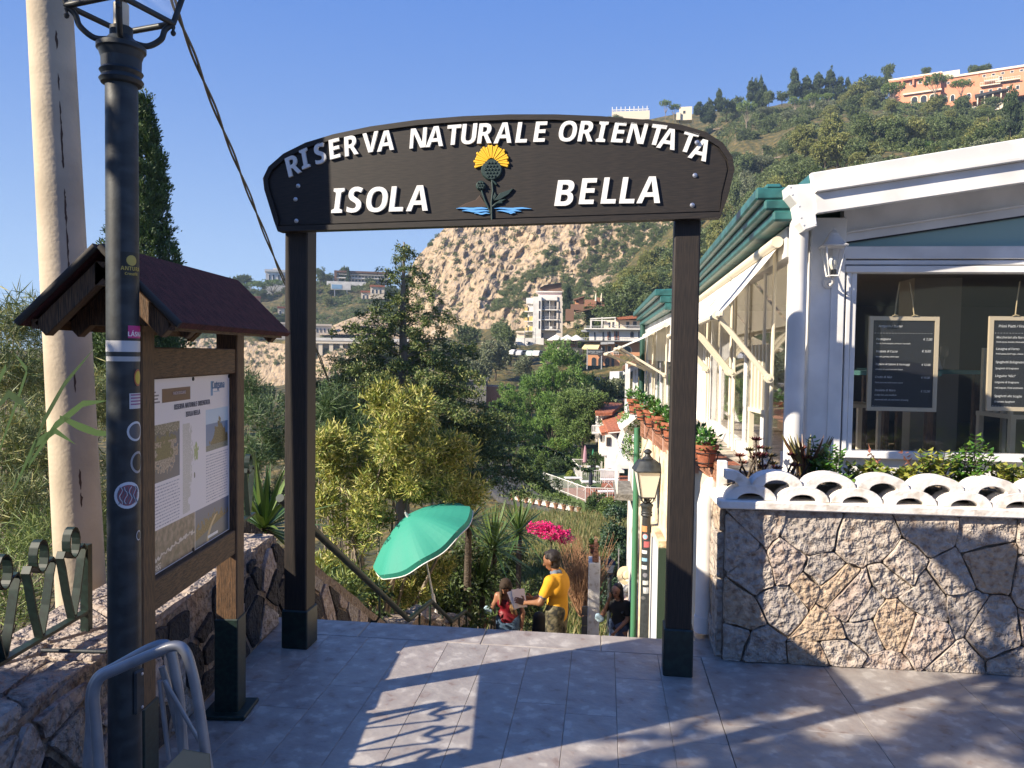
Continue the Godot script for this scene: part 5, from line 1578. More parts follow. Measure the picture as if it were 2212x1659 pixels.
func lantern_post(t: Node3D, height: float, rad: float, k: float, glass: Material, post_mat: Material) -> void:
	var mb := MB.new()
	mb.lathe([[rad * 1.7, 0.0], [rad * 1.7, 0.04], [rad * 1.25, 0.1], [rad * 1.1, 0.14], [rad, 0.2], [rad * 0.93, height - 0.11]], 28)
	part(t, "post", mb, post_mat)
	mb = MB.new()
	var y := height - 0.115
	mb.lathe([[rad * 0.95, y], [rad * 1.16, y + 0.004], [rad * 1.28, y + 0.014], [rad * 1.16, y + 0.022], [rad * 1.1, y + 0.027], [rad * 1.26, y + 0.038], [rad * 1.14, y + 0.046], [rad * 1.16, y + 0.075], [rad * 1.3, y + 0.095], [rad * 1.42, y + 0.1], [rad * 1.42, y + 0.112], [rad * 0.95, y + 0.125], [rad * 0.66, y + 0.14], [rad * 0.66, y + 0.165], [0.0, y + 0.165]], 28)
	part(t, "collar", mb, post_mat)
	var o := Vector3(0, y + 0.15, 0)
	mb = MB.new()
	mb.lathe([[0.028 * k, 0.0], [0.028 * k, 0.11 * k], [0.0, 0.11 * k]], 14, o)
	part(t, "lamp_holder", mb, mats["ivory"])
	var lb := o + Vector3(0, 0.07 * k, 0)
	var lan := thing_part(t, "lantern")
	for i in 4:
		var a := i * PI / 2
		var d := Vector3(cos(a), 0, sin(a))
		var d2 := Vector3(cos(a + PI / 2), 0, sin(a + PI / 2))
		var am := MB.new()
		am.tube(smooth_pts([o + d * 0.03 * k + Vector3(0, -0.02, 0), o + d * 0.09 * k + Vector3(0, -0.035 * k, 0), o + d * 0.14 * k + Vector3(0, 0.0, 0), o + d * 0.155 * k + Vector3(0, 0.04 * k, 0), lb + d * 0.185 * k], 5), 0.0115 * k, 8)
		part(t, "arm", am, post_mat)
		var fn := MB.new()
		fn.lathe([[0.0, -0.05], [0.008, -0.045], [0.011, -0.035], [0.005, -0.025], [0.009, -0.012], [0.0, 0.0]], 8, Vector3())
		fn.xf = Transform3D()
		for q in fn.v.size(): fn.v[q] = fn.v[q] * k + lb + d * 0.185 * k
		part(lan, "finial", fn, post_mat)
		var lo := lb + d * 0.185 * k; var lo2 := lb + d2 * 0.185 * k
		var hi := lb + d * 0.31 * k + Vector3(0, 0.40 * k, 0); var hi2 := lb + d2 * 0.31 * k + Vector3(0, 0.40 * k, 0)
		var fr := MB.new()
		fr.tube([lo, lo2], 0.012 * k, 6); fr.tube([lo, hi], 0.012 * k, 6); fr.tube([hi, hi2], 0.014 * k, 6)
		part(lan, "frame_bar", fr, post_mat)
		var pn := MB.new()
		pn.quad(lo, hi, hi2, lo2)
		part(lan, "pane", pn, glass)
	var cap := MB.new()
	cap.xf = Transform3D(Basis(), lb + Vector3(0, 0.40 * k, 0))
	var pr := [[0.0, -0.004], [0.36, -0.004], [0.36, 0.012], [0.23, 0.15], [0.10, 0.165], [0.105, 0.18], [0.06, 0.215], [0.045, 0.245], [0.075, 0.27], [0.075, 0.285], [0.04, 0.315], [0.0, 0.325]]
	var sq := []; var rd := []
	for i in pr.size():
		var e := [pr[i][0] * k, pr[i][1] * k]
		if i <= 4: sq.append(e)
		if i >= 4: rd.append(e)
	cap.lathe(sq, 4)
	part(lan, "roof", cap, post_mat)
	cap = MB.new()
	cap.xf = Transform3D(Basis(), lb + Vector3(0, 0.40 * k, 0))
	cap.lathe(rd, 14)
	part(lan, "roof_knob", cap, post_mat)
func sticker(t: Node, ang: float, y: float, w: float, h: float, rad: float, c: Color, round_ := false, text := "", tc := Color(1, 1, 1), th := 0.012, text2 := "") -> void:
	var turn := Transform3D(Basis(Vector3.UP, ang), Vector3(0, y, 0))
	var pm := patch(w, h, rad, 0.0009, round_)
	var o := part(t, "sticker", pm, M("st_%s" % c.to_html(), c, 0.45))
	o.transform = turn
	if round_:
		var q := part(o, "print", patch(w * 0.78, h * 0.78, rad, 0.0014, true), M("st_%s" % tc.to_html(), tc, 0.45))
		q.position = Vector3.ZERO
	if text:
		for k in 2:
			var s := text if k == 0 else text2
			if s == "": continue
			var tx := part(o, "print", bend(letters(s, th if k == 0 else th * 0.7, 0.0003, true), rad + 0.0017), M("st_%s" % tc.to_html(), tc, 0.45))
			tx.position = Vector3(0, (-h * 0.12 if k == 0 else -h * 0.32), 0)
func make_lamp_near() -> void:
	var at := W(-1.137, 0, 2.25)
	var t := thing("street_lamp", "grey cast-iron street lamp covered with stickers beside the notice board", "street lamp", at)
	t.rotation.y = 0.42
	lantern_post(t, 2.472, 0.0465, 0.74, mats["glass"], mats["lamp_grey"])
	var bulb := MB.new()
	bulb.lathe([[0.015, 0.0], [0.035, 0.03], [0.045, 0.09], [0.04, 0.14], [0.0, 0.16]], 14, Vector3(0, 2.60, 0))
	part(t, "bulb", bulb, mats["frost"])
	var r := 0.0458
	var face := atan2(1.137, 2.25) - 0.42
	var yv := func(v: float) -> float: return P(266, v, 2.25).y
	sticker(t, face + 0.55, yv.call(575), 0.06, 0.075, r * 0.975, L(0.02, 0.02, 0.015), false, "ANTURA", L(0.5, 0.38, 0.08), 0.011, "Crossfit")
	var em := part(t, "sticker", patch(0.03, 0.03, r * 0.975, 0.0016, true), M("st_gold", L(0.5, 0.38, 0.08), 0.45))
	em.transform = Transform3D(Basis(Vector3.UP, face + 0.55), Vector3(0, yv.call(575) + 0.014, 0))
	sticker(t, face + 0.85, yv.call(717), 0.05, 0.036, r * 0.98, L(0.55, 0.03, 0.20), false, "LÁSKA", Color(0.95, 0.9, 0.9), 0.013)
	sticker(t, face + 0.1, yv.call(748), 0.13, 0.032, r * 0.98, L(0.62, 0.60, 0.58))
	sticker(t, face + 0.1, yv.call(775), 0.12, 0.014, r * 0.98, L(0.45, 0.44, 0.42))
	sticker(t, face + 1.0, yv.call(815), 0.03, 0.05, r * 0.985, L(0.45, 0.12, 0.06), true, "", L(0.6, 0.45, 0.05))
	sticker(t, face + 0.85, yv.call(865), 0.045, 0.045, r * 0.985, L(0.6, 0.56, 0.55))
	for k in 4: sticker(t, face + 0.87, yv.call(852) - k * 0.009, 0.04, 0.004, r * 0.995, L(0.30, 0.10, 0.22))
	sticker(t, face + 0.8, yv.call(930), 0.055, 0.058, r * 0.985, L(0.62, 0.62, 0.62), true, "", L(0.10, 0.10, 0.11))
	sticker(t, face + 0.95, yv.call(997), 0.05, 0.065, r * 0.985, L(0.35, 0.35, 0.36), true, "", L(0.03, 0.03, 0.03))
	sticker(t, face + 0.25, yv.call(1065), 0.074, 0.078, r * 0.985, L(0.66, 0.66, 0.68), true, "", L(0.30, 0.10, 0.12))
	for k in 9:
		var wv := MB.new()
		var pts := []
		for j in 7: pts.append(Vector3(-0.024 + k * 0.006 + 0.004 * sin(j * 1.4 + k), -0.025 + j * 0.0083, 0.0022))
		wv.tube(pts, 0.0012, 4)
		var o := part(t, "sticker", bend(wv, r * 0.985), M("st_wave%d" % (k % 2), L(0.62, 0.62, 0.66) if k % 2 else L(0.12, 0.18, 0.22), 0.5))
		o.transform = Transform3D(Basis(Vector3.UP, face + 0.25), Vector3(0, yv.call(1065), 0))
	sticker(t, face + 1.0, yv.call(1155), 0.02, 0.03, r * 0.985, L(0.6, 0.6, 0.6), true, "", L(0.03, 0.035, 0.04))
	var hatch := MB.new()
	hatch.cbox(Vector3(0, 0, 0), Vector3(0.04, 0.13, 0.012), 0.005)
	var hp := part(t, "hatch_cover", hatch, mats["lamp_grey"])
	hp.transform = Transform3D(Basis(Vector3.UP, face + 0.9), Vector3(0, yv.call(1490), 0) + Vector3(sin(face + 0.9), 0, cos(face + 0.9)) * 0.047)
	for s in [-1, 1]:
		var sc := MB.new()
		sc.xf = Transform3D(Basis(Vector3.RIGHT, PI / 2), Vector3(0.008, s * 0.05, 0.006))
		sc.lathe([[0.005, 0.0], [0.004, 0.002], [0.0, 0.003]], 8)
		part(hp, "screw", sc, mats["steel"])
func make_pole_and_cable() -> void:
	var b := P(176, 1300, 3.58); var tp := P(107, 0, 3.58)
	var dir := (tp - b).normalized()
	var bot := b - dir * 1.2
	var top := tp + dir * 3.0
	var t := thing("utility_pole", "tall cracked cream concrete utility pole behind the low wall", "utility pole")
	var mb := MB.new()
	var pts := []; var rr := []
	for i in 15:
		var f := i / 14.0
		pts.append(bot.lerp(top, f)); rr.append(lerpf(0.112, 0.079, f))
	mb.tube(pts, rr, 40)
	part(t, "shaft", mb, M("pole_concrete", L(0.50, 0.42, 0.31), 0.9, texes["soft"], Vector3(1.2, 1.2, 1.2), nrm("pole_n", 15, 0.06, 3.0), 0.25))
	var r := RandomNumberGenerator.new(); r.seed = 8
	var cam_side := (cam_pos - b); cam_side.y = 0; cam_side = cam_side.normalized()
	var seam := cam_side.rotated(Vector3.UP, deg_to_rad(12))
	for v in [85, 110, 148, 152, 175, 200, 235, 260, 300, 330, 348, 420, 450, 470, 520, 548, 570, 590, 610, 660, 760, 825, 850, 880, 930, 1010, 1035, 1080]:
		var f: float = (P(140, v, 3.5).y - bot.y) / (top.y - bot.y)
		var o := bot.lerp(top, f)
		var rad := lerpf(0.112, 0.079, f)
		var ck := MB.new()
		ck.xf = Transform3D(Basis(dir.cross(seam).normalized(), dir, seam), o)
		var pl := PackedVector2Array()
		var hh := r.randf_range(0.02, 0.075)
		var ww := r.randf_range(0.0025, 0.007)
		for i in 7: pl.append(Vector2(ww * sin(PI * i / 6.0) * r.randf_range(0.5, 1.3) + r.randf_range(-0.002, 0.002), -hh + 2 * hh * i / 6.0))
		for i in 7: pl.append(Vector2(-ww * sin(PI * (6 - i) / 6.0) * r.randf_range(0.3, 1.0) - 0.001, hh - 2 * hh * i / 6.0))
		if Geometry2D.triangulate_polygon(pl).is_empty(): continue
		ck.prism(pl, rad - 0.01, rad + 0.0006)
		part(t, "crack", ck, M("crack_rust", L(0.075, 0.045, 0.03), 0.95))
	var cb := thing("overhead_cable", "twisted grey overhead cable running down past the gate", "cable")
	var key := [[357, -60, 4.6], [380, 20, 5.0], [430, 150, 5.6], [478, 270, 6.2], [520, 375, 6.9], [558, 470, 7.7], [600, 575, 8.8], [640, 665, 10.0], [690, 770, 11.8], [735, 890, 13.6]]
	for s in 2:
		var w := MB.new()
		var ps := []
		var cnt := 0
		for i in key.size() - 1:
			var a := P(key[i][0], key[i][1], key[i][2]); var c := P(key[i + 1][0], key[i + 1][1], key[i + 1][2])
			for j in 10:
				var p := a.lerp(c, j / 10.0)
				var ph := cnt * 0.35 + s * PI
				ps.append(p + Vector3(cos(ph), 0.2 * sin(ph), sin(ph)) * 0.012)
				cnt += 1
		w.tube(ps, 0.0095, 6)
		part(cb, "strand", w, M("cable_grey", L(0.11, 0.10, 0.09), 0.7))
func scroll_railing(nm: String, label: String, base: Vector3, dir: Vector3, n: int, h: float) -> void:
	var t := thing(nm, label, "railing", base, 0, "scrolled railings on the low wall")
	var m: Material = mats["iron_green"]
	var step := 0.19
	bxpart(t, "end_post", Vector3(0, h * 0.5, 0), Vector3(0.03, h, 0.03), m, Basis(Vector3.UP, atan2(dir.x, dir.z)))
	bxpart(t, "bottom_bar", dir * step * n * 0.5 + Vector3(0, 0.075, 0), Vector3(0.03, 0.012, step * n), m, Basis(Vector3.UP, atan2(dir.x, dir.z)))
	for i in n:
		for s in [-1, 1]:
			var mb := MB.new()
			var c := dir * step * (i + 0.5)
			var pts := []
			pts.append(c + dir * s * 0.004 + Vector3(0, 0.085, 0))
			pts.append(c + dir * s * 0.035 + Vector3(0, h * 0.55, 0))
			pts.append(c + dir * s * 0.06 + Vector3(0, h * 0.86, 0))
			pts.append(c + dir * s * 0.072 + Vector3(0, h * 0.97, 0))
			pts.append(c + dir * s * 0.06 + Vector3(0, h * 1.03, 0))
			pts.append(c + dir * s * 0.035 + Vector3(0, h * 1.0, 0))
			pts.append(c + dir * s * 0.012 + Vector3(0, h * 0.94, 0))
			ribbon(mb, pts, dir, 0.03, 0.006)
			part(t, "scroll_bar", mb, m)
		var lp := MB.new()
		var c2 := dir * step * (i + 0.5) + Vector3(0, h * 1.09, 0)
		var rp := []
		for a in 15: rp.append(c2 + dir * sin(TAU * a / 14.0) * 0.032 + Vector3(0, -cos(TAU * a / 14.0) * 0.055, 0))
		ribbon(lp, rp, dir, 0.03, 0.006)
		part(t, "loop", lp, m)
func ribbon(mb: MB, pts: Array, along: Vector3, w: float, th: float) -> void:
	var side := along.cross(Vector3.UP).normalized() * w * 0.5
	for i in pts.size() - 1:
		var a: Vector3 = pts[i]; var b: Vector3 = pts[i + 1]
		var nn := (b - a).cross(side).normalized() * th * 0.5
		var e := (b - a).normalized() * th * 0.3
		mb.quad(a - e - side + nn, b + e - side + nn, b + e + side + nn, a - e + side + nn)
		mb.quad(a - e + side - nn, b + e + side - nn, b + e - side - nn, a - e - side - nn)
		mb.quad(a - e - side - nn, b + e - side - nn, b + e - side + nn, a - e - side + nn)
		mb.quad(a - e + side + nn, b + e + side + nn, b + e + side - nn, a - e + side - nn)
func make_wall_railings() -> void:
	scroll_railing("scroll_railing", "green iron railing of scrolled hearts on the low wall beside the lamp post", PY(187, 1362, 0.53), Vector3(-0.01, 0, 1.0).normalized(), 6, 0.33)
	scroll_railing("scroll_railing", "green iron railing with scrolls beyond the notice board", PY(522, 1158, 0.53) + Vector3(-0.02, 0, 0.1), Vector3(-0.02, 0, -1.0).normalized(), 2, 0.36)
	var rod := MB.new()
	rod.tube([PY(90, 1405, 0.6), PY(230, 1408, 0.6)], 0.007, 6)
	single("wall_rod", rod, mats["lamp_grey"], "thin grey rod lying across the top of the low wall", "rod")
func make_trolley() -> void:
	var m := M("tube_steel", L(0.30, 0.31, 0.33), 0.4, texes["soft"], Vector3(5, 5, 5), null, 1.0, true, 0.45)
	var sets := [[[[185, 1700], [196, 1560], [196, 1500], [212, 1462], [250, 1440], [320, 1402], [352, 1392], [366, 1402], [376, 1440], [388, 1520], [400, 1700]], 1.86], [[[222, 1760], [207, 1560], [203, 1500], [216, 1465], [252, 1446], [330, 1412], [372, 1396], [396, 1402], [412, 1440], [430, 1530], [462, 1760]], 1.78], [[[452, 1760], [440, 1600], [420, 1480]], 1.80], [[[360, 1700], [395, 1640], [372, 1520], [350, 1440]], 1.88]]
	for i in sets.size():
		var mb := MB.new()
		var pts := []
		for p in sets[i][0]: pts.append(P(p[0], p[1], sets[i][1]))
		var sm := smooth_pts(pts)
		if i == 0: trolley = thing("folding_stand", "folded grey tube-metal stands leaning against the street lamp", "stand")
		mb.tube(sm, 0.0125 if i < 2 else 0.009, 10)
		part(trolley, "tube_frame", mb, m)
	for s in [[[355, 1470], [430, 1600]], [[345, 1470], [365, 1640]]]:
		var mb := MB.new()
		mb.tube([P(s[0][0], s[0][1], 1.84), P(s[1][0], s[1][1], 1.84)], 0.006, 6)
		part(trolley, "brace", mb, m)
	for u in [205, 240, 395, 455]:
		var a := P(u, 1700, 1.8)
		var mb := MB.new()
		mb.tube([a, Vector3(a.x, 0.0, a.z + 0.03)], 0.012, 8)
		part(trolley, "leg", mb, m)
	var cp := [P(318, 1700, 1.74), P(395, 1620, 1.74), P(452, 1630, 1.74), P(460, 1760, 1.74)]
	var cd := MB.new()
	cd.quad(cp[0], cp[1], cp[2], cp[3])
	cd.quad(cp[0] + Vector3(0, 0, -0.004), cp[3] + Vector3(0, 0, -0.004), cp[2] + Vector3(0, 0, -0.004), cp[1] + Vector3(0, 0, -0.004))
	single("cardboard_sheet", cd, M("cardboard", L(0.40, 0.31, 0.19), 0.9), "bent brown cardboard sheet tucked between the folded metal stands", "cardboard")
var trolley: Node3D
func make_stair_lamps() -> void:
	var p := P(1391, 1385, 7.2)
	var fy := stair_y(2.75)
	var topy := P(1391, 1098, 7.2).y
	var t := thing("stair_lamp", "grey lantern post covered with stickers beside the cream wall", "street lamp", Vector3(p.x, fy, p.z), deg_to_rad(45))
	lantern_post(t, topy - fy + 0.04, 0.043, 0.5, mats["frost"], mats["lamp_grey"])
	for c in t.get_children():
		if String(c.name) == "lantern":
			c.scale.y = 1.25
			c.position.y = -0.25 * (topy - fy + 0.11)
	var r := RandomNumberGenerator.new(); r.seed = 12
	var cs := [L(0.7, 0.6, 0.05), L(0.03, 0.03, 0.03), L(0.6, 0.25, 0.1), L(0.62, 0.2, 0.15), L(0.55, 0.12, 0.12), L(0.65, 0.65, 0.64), L(0.25, 0.45, 0.6), L(0.6, 0.6, 0.6), L(0.05, 0.05, 0.06), L(0.55, 0.55, 0.5), L(0.62, 0.62, 0.6), L(0.2, 0.2, 0.22), L(0.6, 0.58, 0.5), L(0.5, 0.5, 0.52), L(0.1, 0.1, 0.1), L(0.66, 0.66, 0.66)]
	var face := atan2(-p.x, 7.2) - deg_to_rad(45)
	for i in 16:
		var v := 1108.0 + i * 16.5
		sticker(t, face + r.randf_range(-0.5, 0.5), P(1391, v, 7.2).y - fy, 0.055, 0.055 if i < 5 else r.randf_range(0.03, 0.06), 0.0405, cs[i], i in [0, 3, 8, 11], "", cs[(i + 3) % 16])
	var p2 := P(1317, 1240, 21.0)
	var t2 := thing("stair_lamp", "grey lantern post farther down the stairs against dark ivy", "street lamp", Vector3(p2.x, -6.6, p2.z), deg_to_rad(40))
	lantern_post(t2, p2.y + 6.6 - 0.03, 0.06, 0.62, mats["frost"], mats["lamp_grey"])
func make_umbrella() -> void:
	var foot := SW(-1.56, 5.35, 0.0)
	var hub := P(905, 1135, 10.2)
	var tip := P(863, 1098, 10.2)
	var t := thing("beach_umbrella", "tilted turquoise beach umbrella with white trim beside the handrail", "umbrella")
	var pole := MB.new()
	var pf := P(948, 1352, 10.2)
	var joint := P(938, 1300, 10.2)
	pole.tube([Vector3(pf.x, stair_y(5.4) - 0.1, pf.z), pf, joint], 0.02, 10)
	pole.tube([joint - (joint - hub).normalized() * -0.06, hub], 0.014, 10)
	pole.tube([joint + (joint - hub) * 0.1, joint - (joint - hub) * 0.1], 0.024, 10)
	part(t, "pole", pole, mats["white_paint"])
	var ax := Vector3(-0.50, 0.80, 0.16).normalized()
	var bx := ax.cross(Vector3(0, 0, 1)).normalized()
	var bz := bx.cross(ax).normalized()
	var R := 0.76
	var rise := 0.34
	var ctr := P(902, 1147, 10.2)
	var at := func(a: float, f: float) -> Vector3:
		var rib := 0.5 - 0.5 * cos(a * 8.0)
		var dr: float = rise * (1.0 - pow(f, 1.7)) - rib * f * f * 0.035
		return ctr + (bx * cos(a) + bz * sin(a)) * R * f * (1.0 - rib * 0.035 * f) + ax * (dr - 0.1)
	var teal := M("umbrella_teal", L(0.022, 0.235, 0.17), 0.7)
	teal.backlight_enabled = true; teal.backlight = Color(0.03, 0.2, 0.15)
	teal.cull_mode = BaseMaterial3D.CULL_DISABLED
	for s in 8:
		var mb := MB.new()
		for i in 8:
			for j in 8:
				var a0 := TAU * (s + i / 8.0) / 8.0; var a1 := TAU * (s + (i + 1) / 8.0) / 8.0
				mb.quad(at.call(a0, j / 8.0), at.call(a0, (j + 1) / 8.0), at.call(a1, (j + 1) / 8.0), at.call(a1, j / 8.0))
		for i in 8:
			var a0 := TAU * (s + i / 8.0) / 8.0; var a1 := TAU * (s + (i + 1) / 8.0) / 8.0
			var p0: Vector3 = at.call(a0, 1.0); var p1: Vector3 = at.call(a1, 1.0)
			mb.quad(p0, p0 - ax * 0.07, p1 - ax * 0.07, p1)
		var pn := part(t, "canopy_panel", mb, teal)
		var tr := MB.new()
		for i in 8:
			var a0 := TAU * (s + i / 8.0) / 8.0; var a1 := TAU * (s + (i + 1) / 8.0) / 8.0
			tr.tube([(at.call(a0, 1.0) as Vector3) - ax * 0.072, (at.call(a1, 1.0) as Vector3) - ax * 0.072], 0.008, 5)
		part(pn, "trim", tr, mats["white_paint"])
		var rb := MB.new()
		var pts := []
		for j in 7: pts.append((at.call(TAU * s / 8.0, j / 6.0) as Vector3) - ax * 0.012)
		rb.tube(pts, 0.005, 4)
		part(t, "rib", rb, mats["white_paint"])
	var k := MB.new()
	var c0 := ctr + ax * (rise - 0.1)
	k.tube([c0 - ax * 0.02, c0 + ax * 0.03, c0 + ax * 0.07], [0.02, 0.022, 0.012], 8)
	part(t, "finial", k, mats["white_paint"])
# ---------------------------------------------------------------- vegetation
func unit_tree(kind: String, seed_: int) -> Array:
	var r := RandomNumberGenerator.new(); r.seed = seed_
	var cl := []
	var tops := []
	var tw: Array
	var dens := 1.0
	var size := 0.06
	var up := 0.3
	if kind == "cypress":
		tw = spray_set(3, seed_ + 1, 9, 0.9, 0.42, [Color(0.022, 0.042, 0.016), Color(0.035, 0.06, 0.02), Color(0.055, 0.085, 0.03)], 1.6)
		for i in 46:
			var y := r.randf_range(0.06, 0.97)
			var w := 0.46 * pow(sin(PI * pow(y, 0.62) * 0.97 + 0.02), 0.7) + 0.02
			var a := r.randf() * TAU
			cl.append([Vector3(cos(a) * w * 0.62, y, sin(a) * w * 0.62), Vector3(w * 0.5 + 0.02, 0.075, w * 0.5 + 0.02)])
		tops = [Vector3(0, 0.9, 0)]
		dens = 0.42; size = 0.07; up = 1.3
	elif kind == "umbrella":
		tw = spray_set(3, seed_ + 1, 10, 0.8, 0.34, [Color(0.06, 0.10, 0.02), Color(0.09, 0.14, 0.03), Color(0.13, 0.18, 0.04)], 0.8)
		for i in 15:
			var a := i * 2.4; var q := sqrt(i / 15.0) * 0.42
			var o := Vector3(cos(a) * q, 0.80 + r.randf_range(-0.05, 0.07) - q * 0.15, sin(a) * q)
			cl.append([o, Vector3(0.14, 0.085, 0.14) * r.randf_range(0.8, 1.2)])
			if i % 2: tops.append(o)
		dens = 0.35; size = 0.06; up = 0.8
	elif kind == "pine":
		tw = spray_set(3, seed_ + 1, 12, 0.75, 0.2, [Color(0.06, 0.12, 0.02), Color(0.09, 0.17, 0.03), Color(0.14, 0.22, 0.045)], 0.9)
		for i in 34:
			var y := r.randf_range(0.2, 0.97)
			var w := 0.5 * pow(1.0 - y, 0.55) + 0.03
			var a := i * 2.4
			var o := Vector3(cos(a) * w * r.randf_range(0.45, 0.95), y, sin(a) * w * r.randf_range(0.45, 0.95))
			cl.append([o, Vector3(0.11, 0.065, 0.11) * r.randf_range(0.8, 1.3)])
			if i % 3 == 0: tops.append(o)
		dens = 0.5; size = 0.042; up = 0.9
	else:
		var pal: Array = [[Color(0.045, 0.07, 0.02), Color(0.07, 0.10, 0.03), Color(0.10, 0.13, 0.045)], [Color(0.08, 0.10, 0.05), Color(0.11, 0.13, 0.07), Color(0.15, 0.16, 0.09)], [Color(0.10, 0.12, 0.03), Color(0.14, 0.155, 0.04), Color(0.18, 0.18, 0.055)]][0 if kind == "oak" else 1 if kind == "olive" else 2]
		tw = spray_set(3, seed_ + 1, 10, 0.8, 0.42, pal, 0.4)
		for i in 20:
			var d := rdir(r)
			var o := Vector3(0, 0.56, 0) + d * Vector3(0.33, 0.3, 0.33) * r.randf_range(0.5, 1.0)
			cl.append([o, Vector3(0.15, 0.13, 0.15) * r.randf_range(0.7, 1.3)])
			if i % 3 == 0: tops.append(o)
		dens = 0.35; size = 0.062
	var cr := crown(cl, tw, dens, size, r, up)
	var tk := branchy(Vector3(0, -0.02, 0), tops, 0.02 if kind != "umbrella" else 0.028, r).mesh()
	return [tk, cr, "bark_pale" if kind == "umbrella" else "bark"]
var protos := {}
const TREE_LABEL := {"cypress": "narrow dark cypress", "umbrella": "flat-topped umbrella pine with bare pale trunk", "pine": "bushy light green pine", "oak": "round dark green tree", "olive": "round silvery green tree", "scrub": "yellowish green broad tree"}
func place_tree(kind: String, at: Vector3, w: float, h: float, where: String, group: String, r: RandomNumberGenerator) -> Node3D:
	var key := "%s%d" % [kind, r.randi() % 2]
	if not protos.has(key): protos[key] = unit_tree(kind, 500 + key.hash() % 400)
	var pr: Array = protos[key]
	var nm: String = {"cypress": "cypress", "umbrella": "umbrella_pine", "pine": "pine_tree", "oak": "broadleaf_tree", "olive": "olive_tree", "scrub": "scrub_tree"}[kind]
	var t := thing(nm, TREE_LABEL[kind] + " " + where, "tree", at, r.randf() * TAU, group)
	t.scale = Vector3(w, h, w)
	part(t, "trunk", pr[0], mats[pr[2]])
	part(t, "crown", pr[1], mats["leaf"])
	return t
func tree_px(kind: String, u: float, vtop: float, vbase: float, w: float, d: float, where: String, group: String, r: RandomNumberGenerator) -> void:
	var b := P(u, vbase, d)
	place_tree(kind, b, w * d / F, (vbase - vtop) * d / F, where, group, r)
func scatter(nm: String, label: String, cat: String, mesh: Mesh, m: Material, tr: Array, cols := []) -> MultiMeshInstance3D:
	var mm := MultiMesh.new()
	mm.transform_format = MultiMesh.TRANSFORM_3D
	mm.mesh = mesh
	mm.instance_count = tr.size()
	for i in tr.size(): mm.set_instance_transform(i, tr[i])
	var o := MultiMeshInstance3D.new()
	o.name = numbered(nm)
	o.multimesh = mm
	o.material_override = m
	add_child(o)
	tag(o, label, cat, "", "stuff")
	return o
func below_cliff(u: float, d: float, h: float) -> bool:
	return 766.0 + 0.014 * (u - 1106.0) - (ground(u, d) + h - 1.6) / d * F > 655.0 - (u - 1240.0) * 0.66
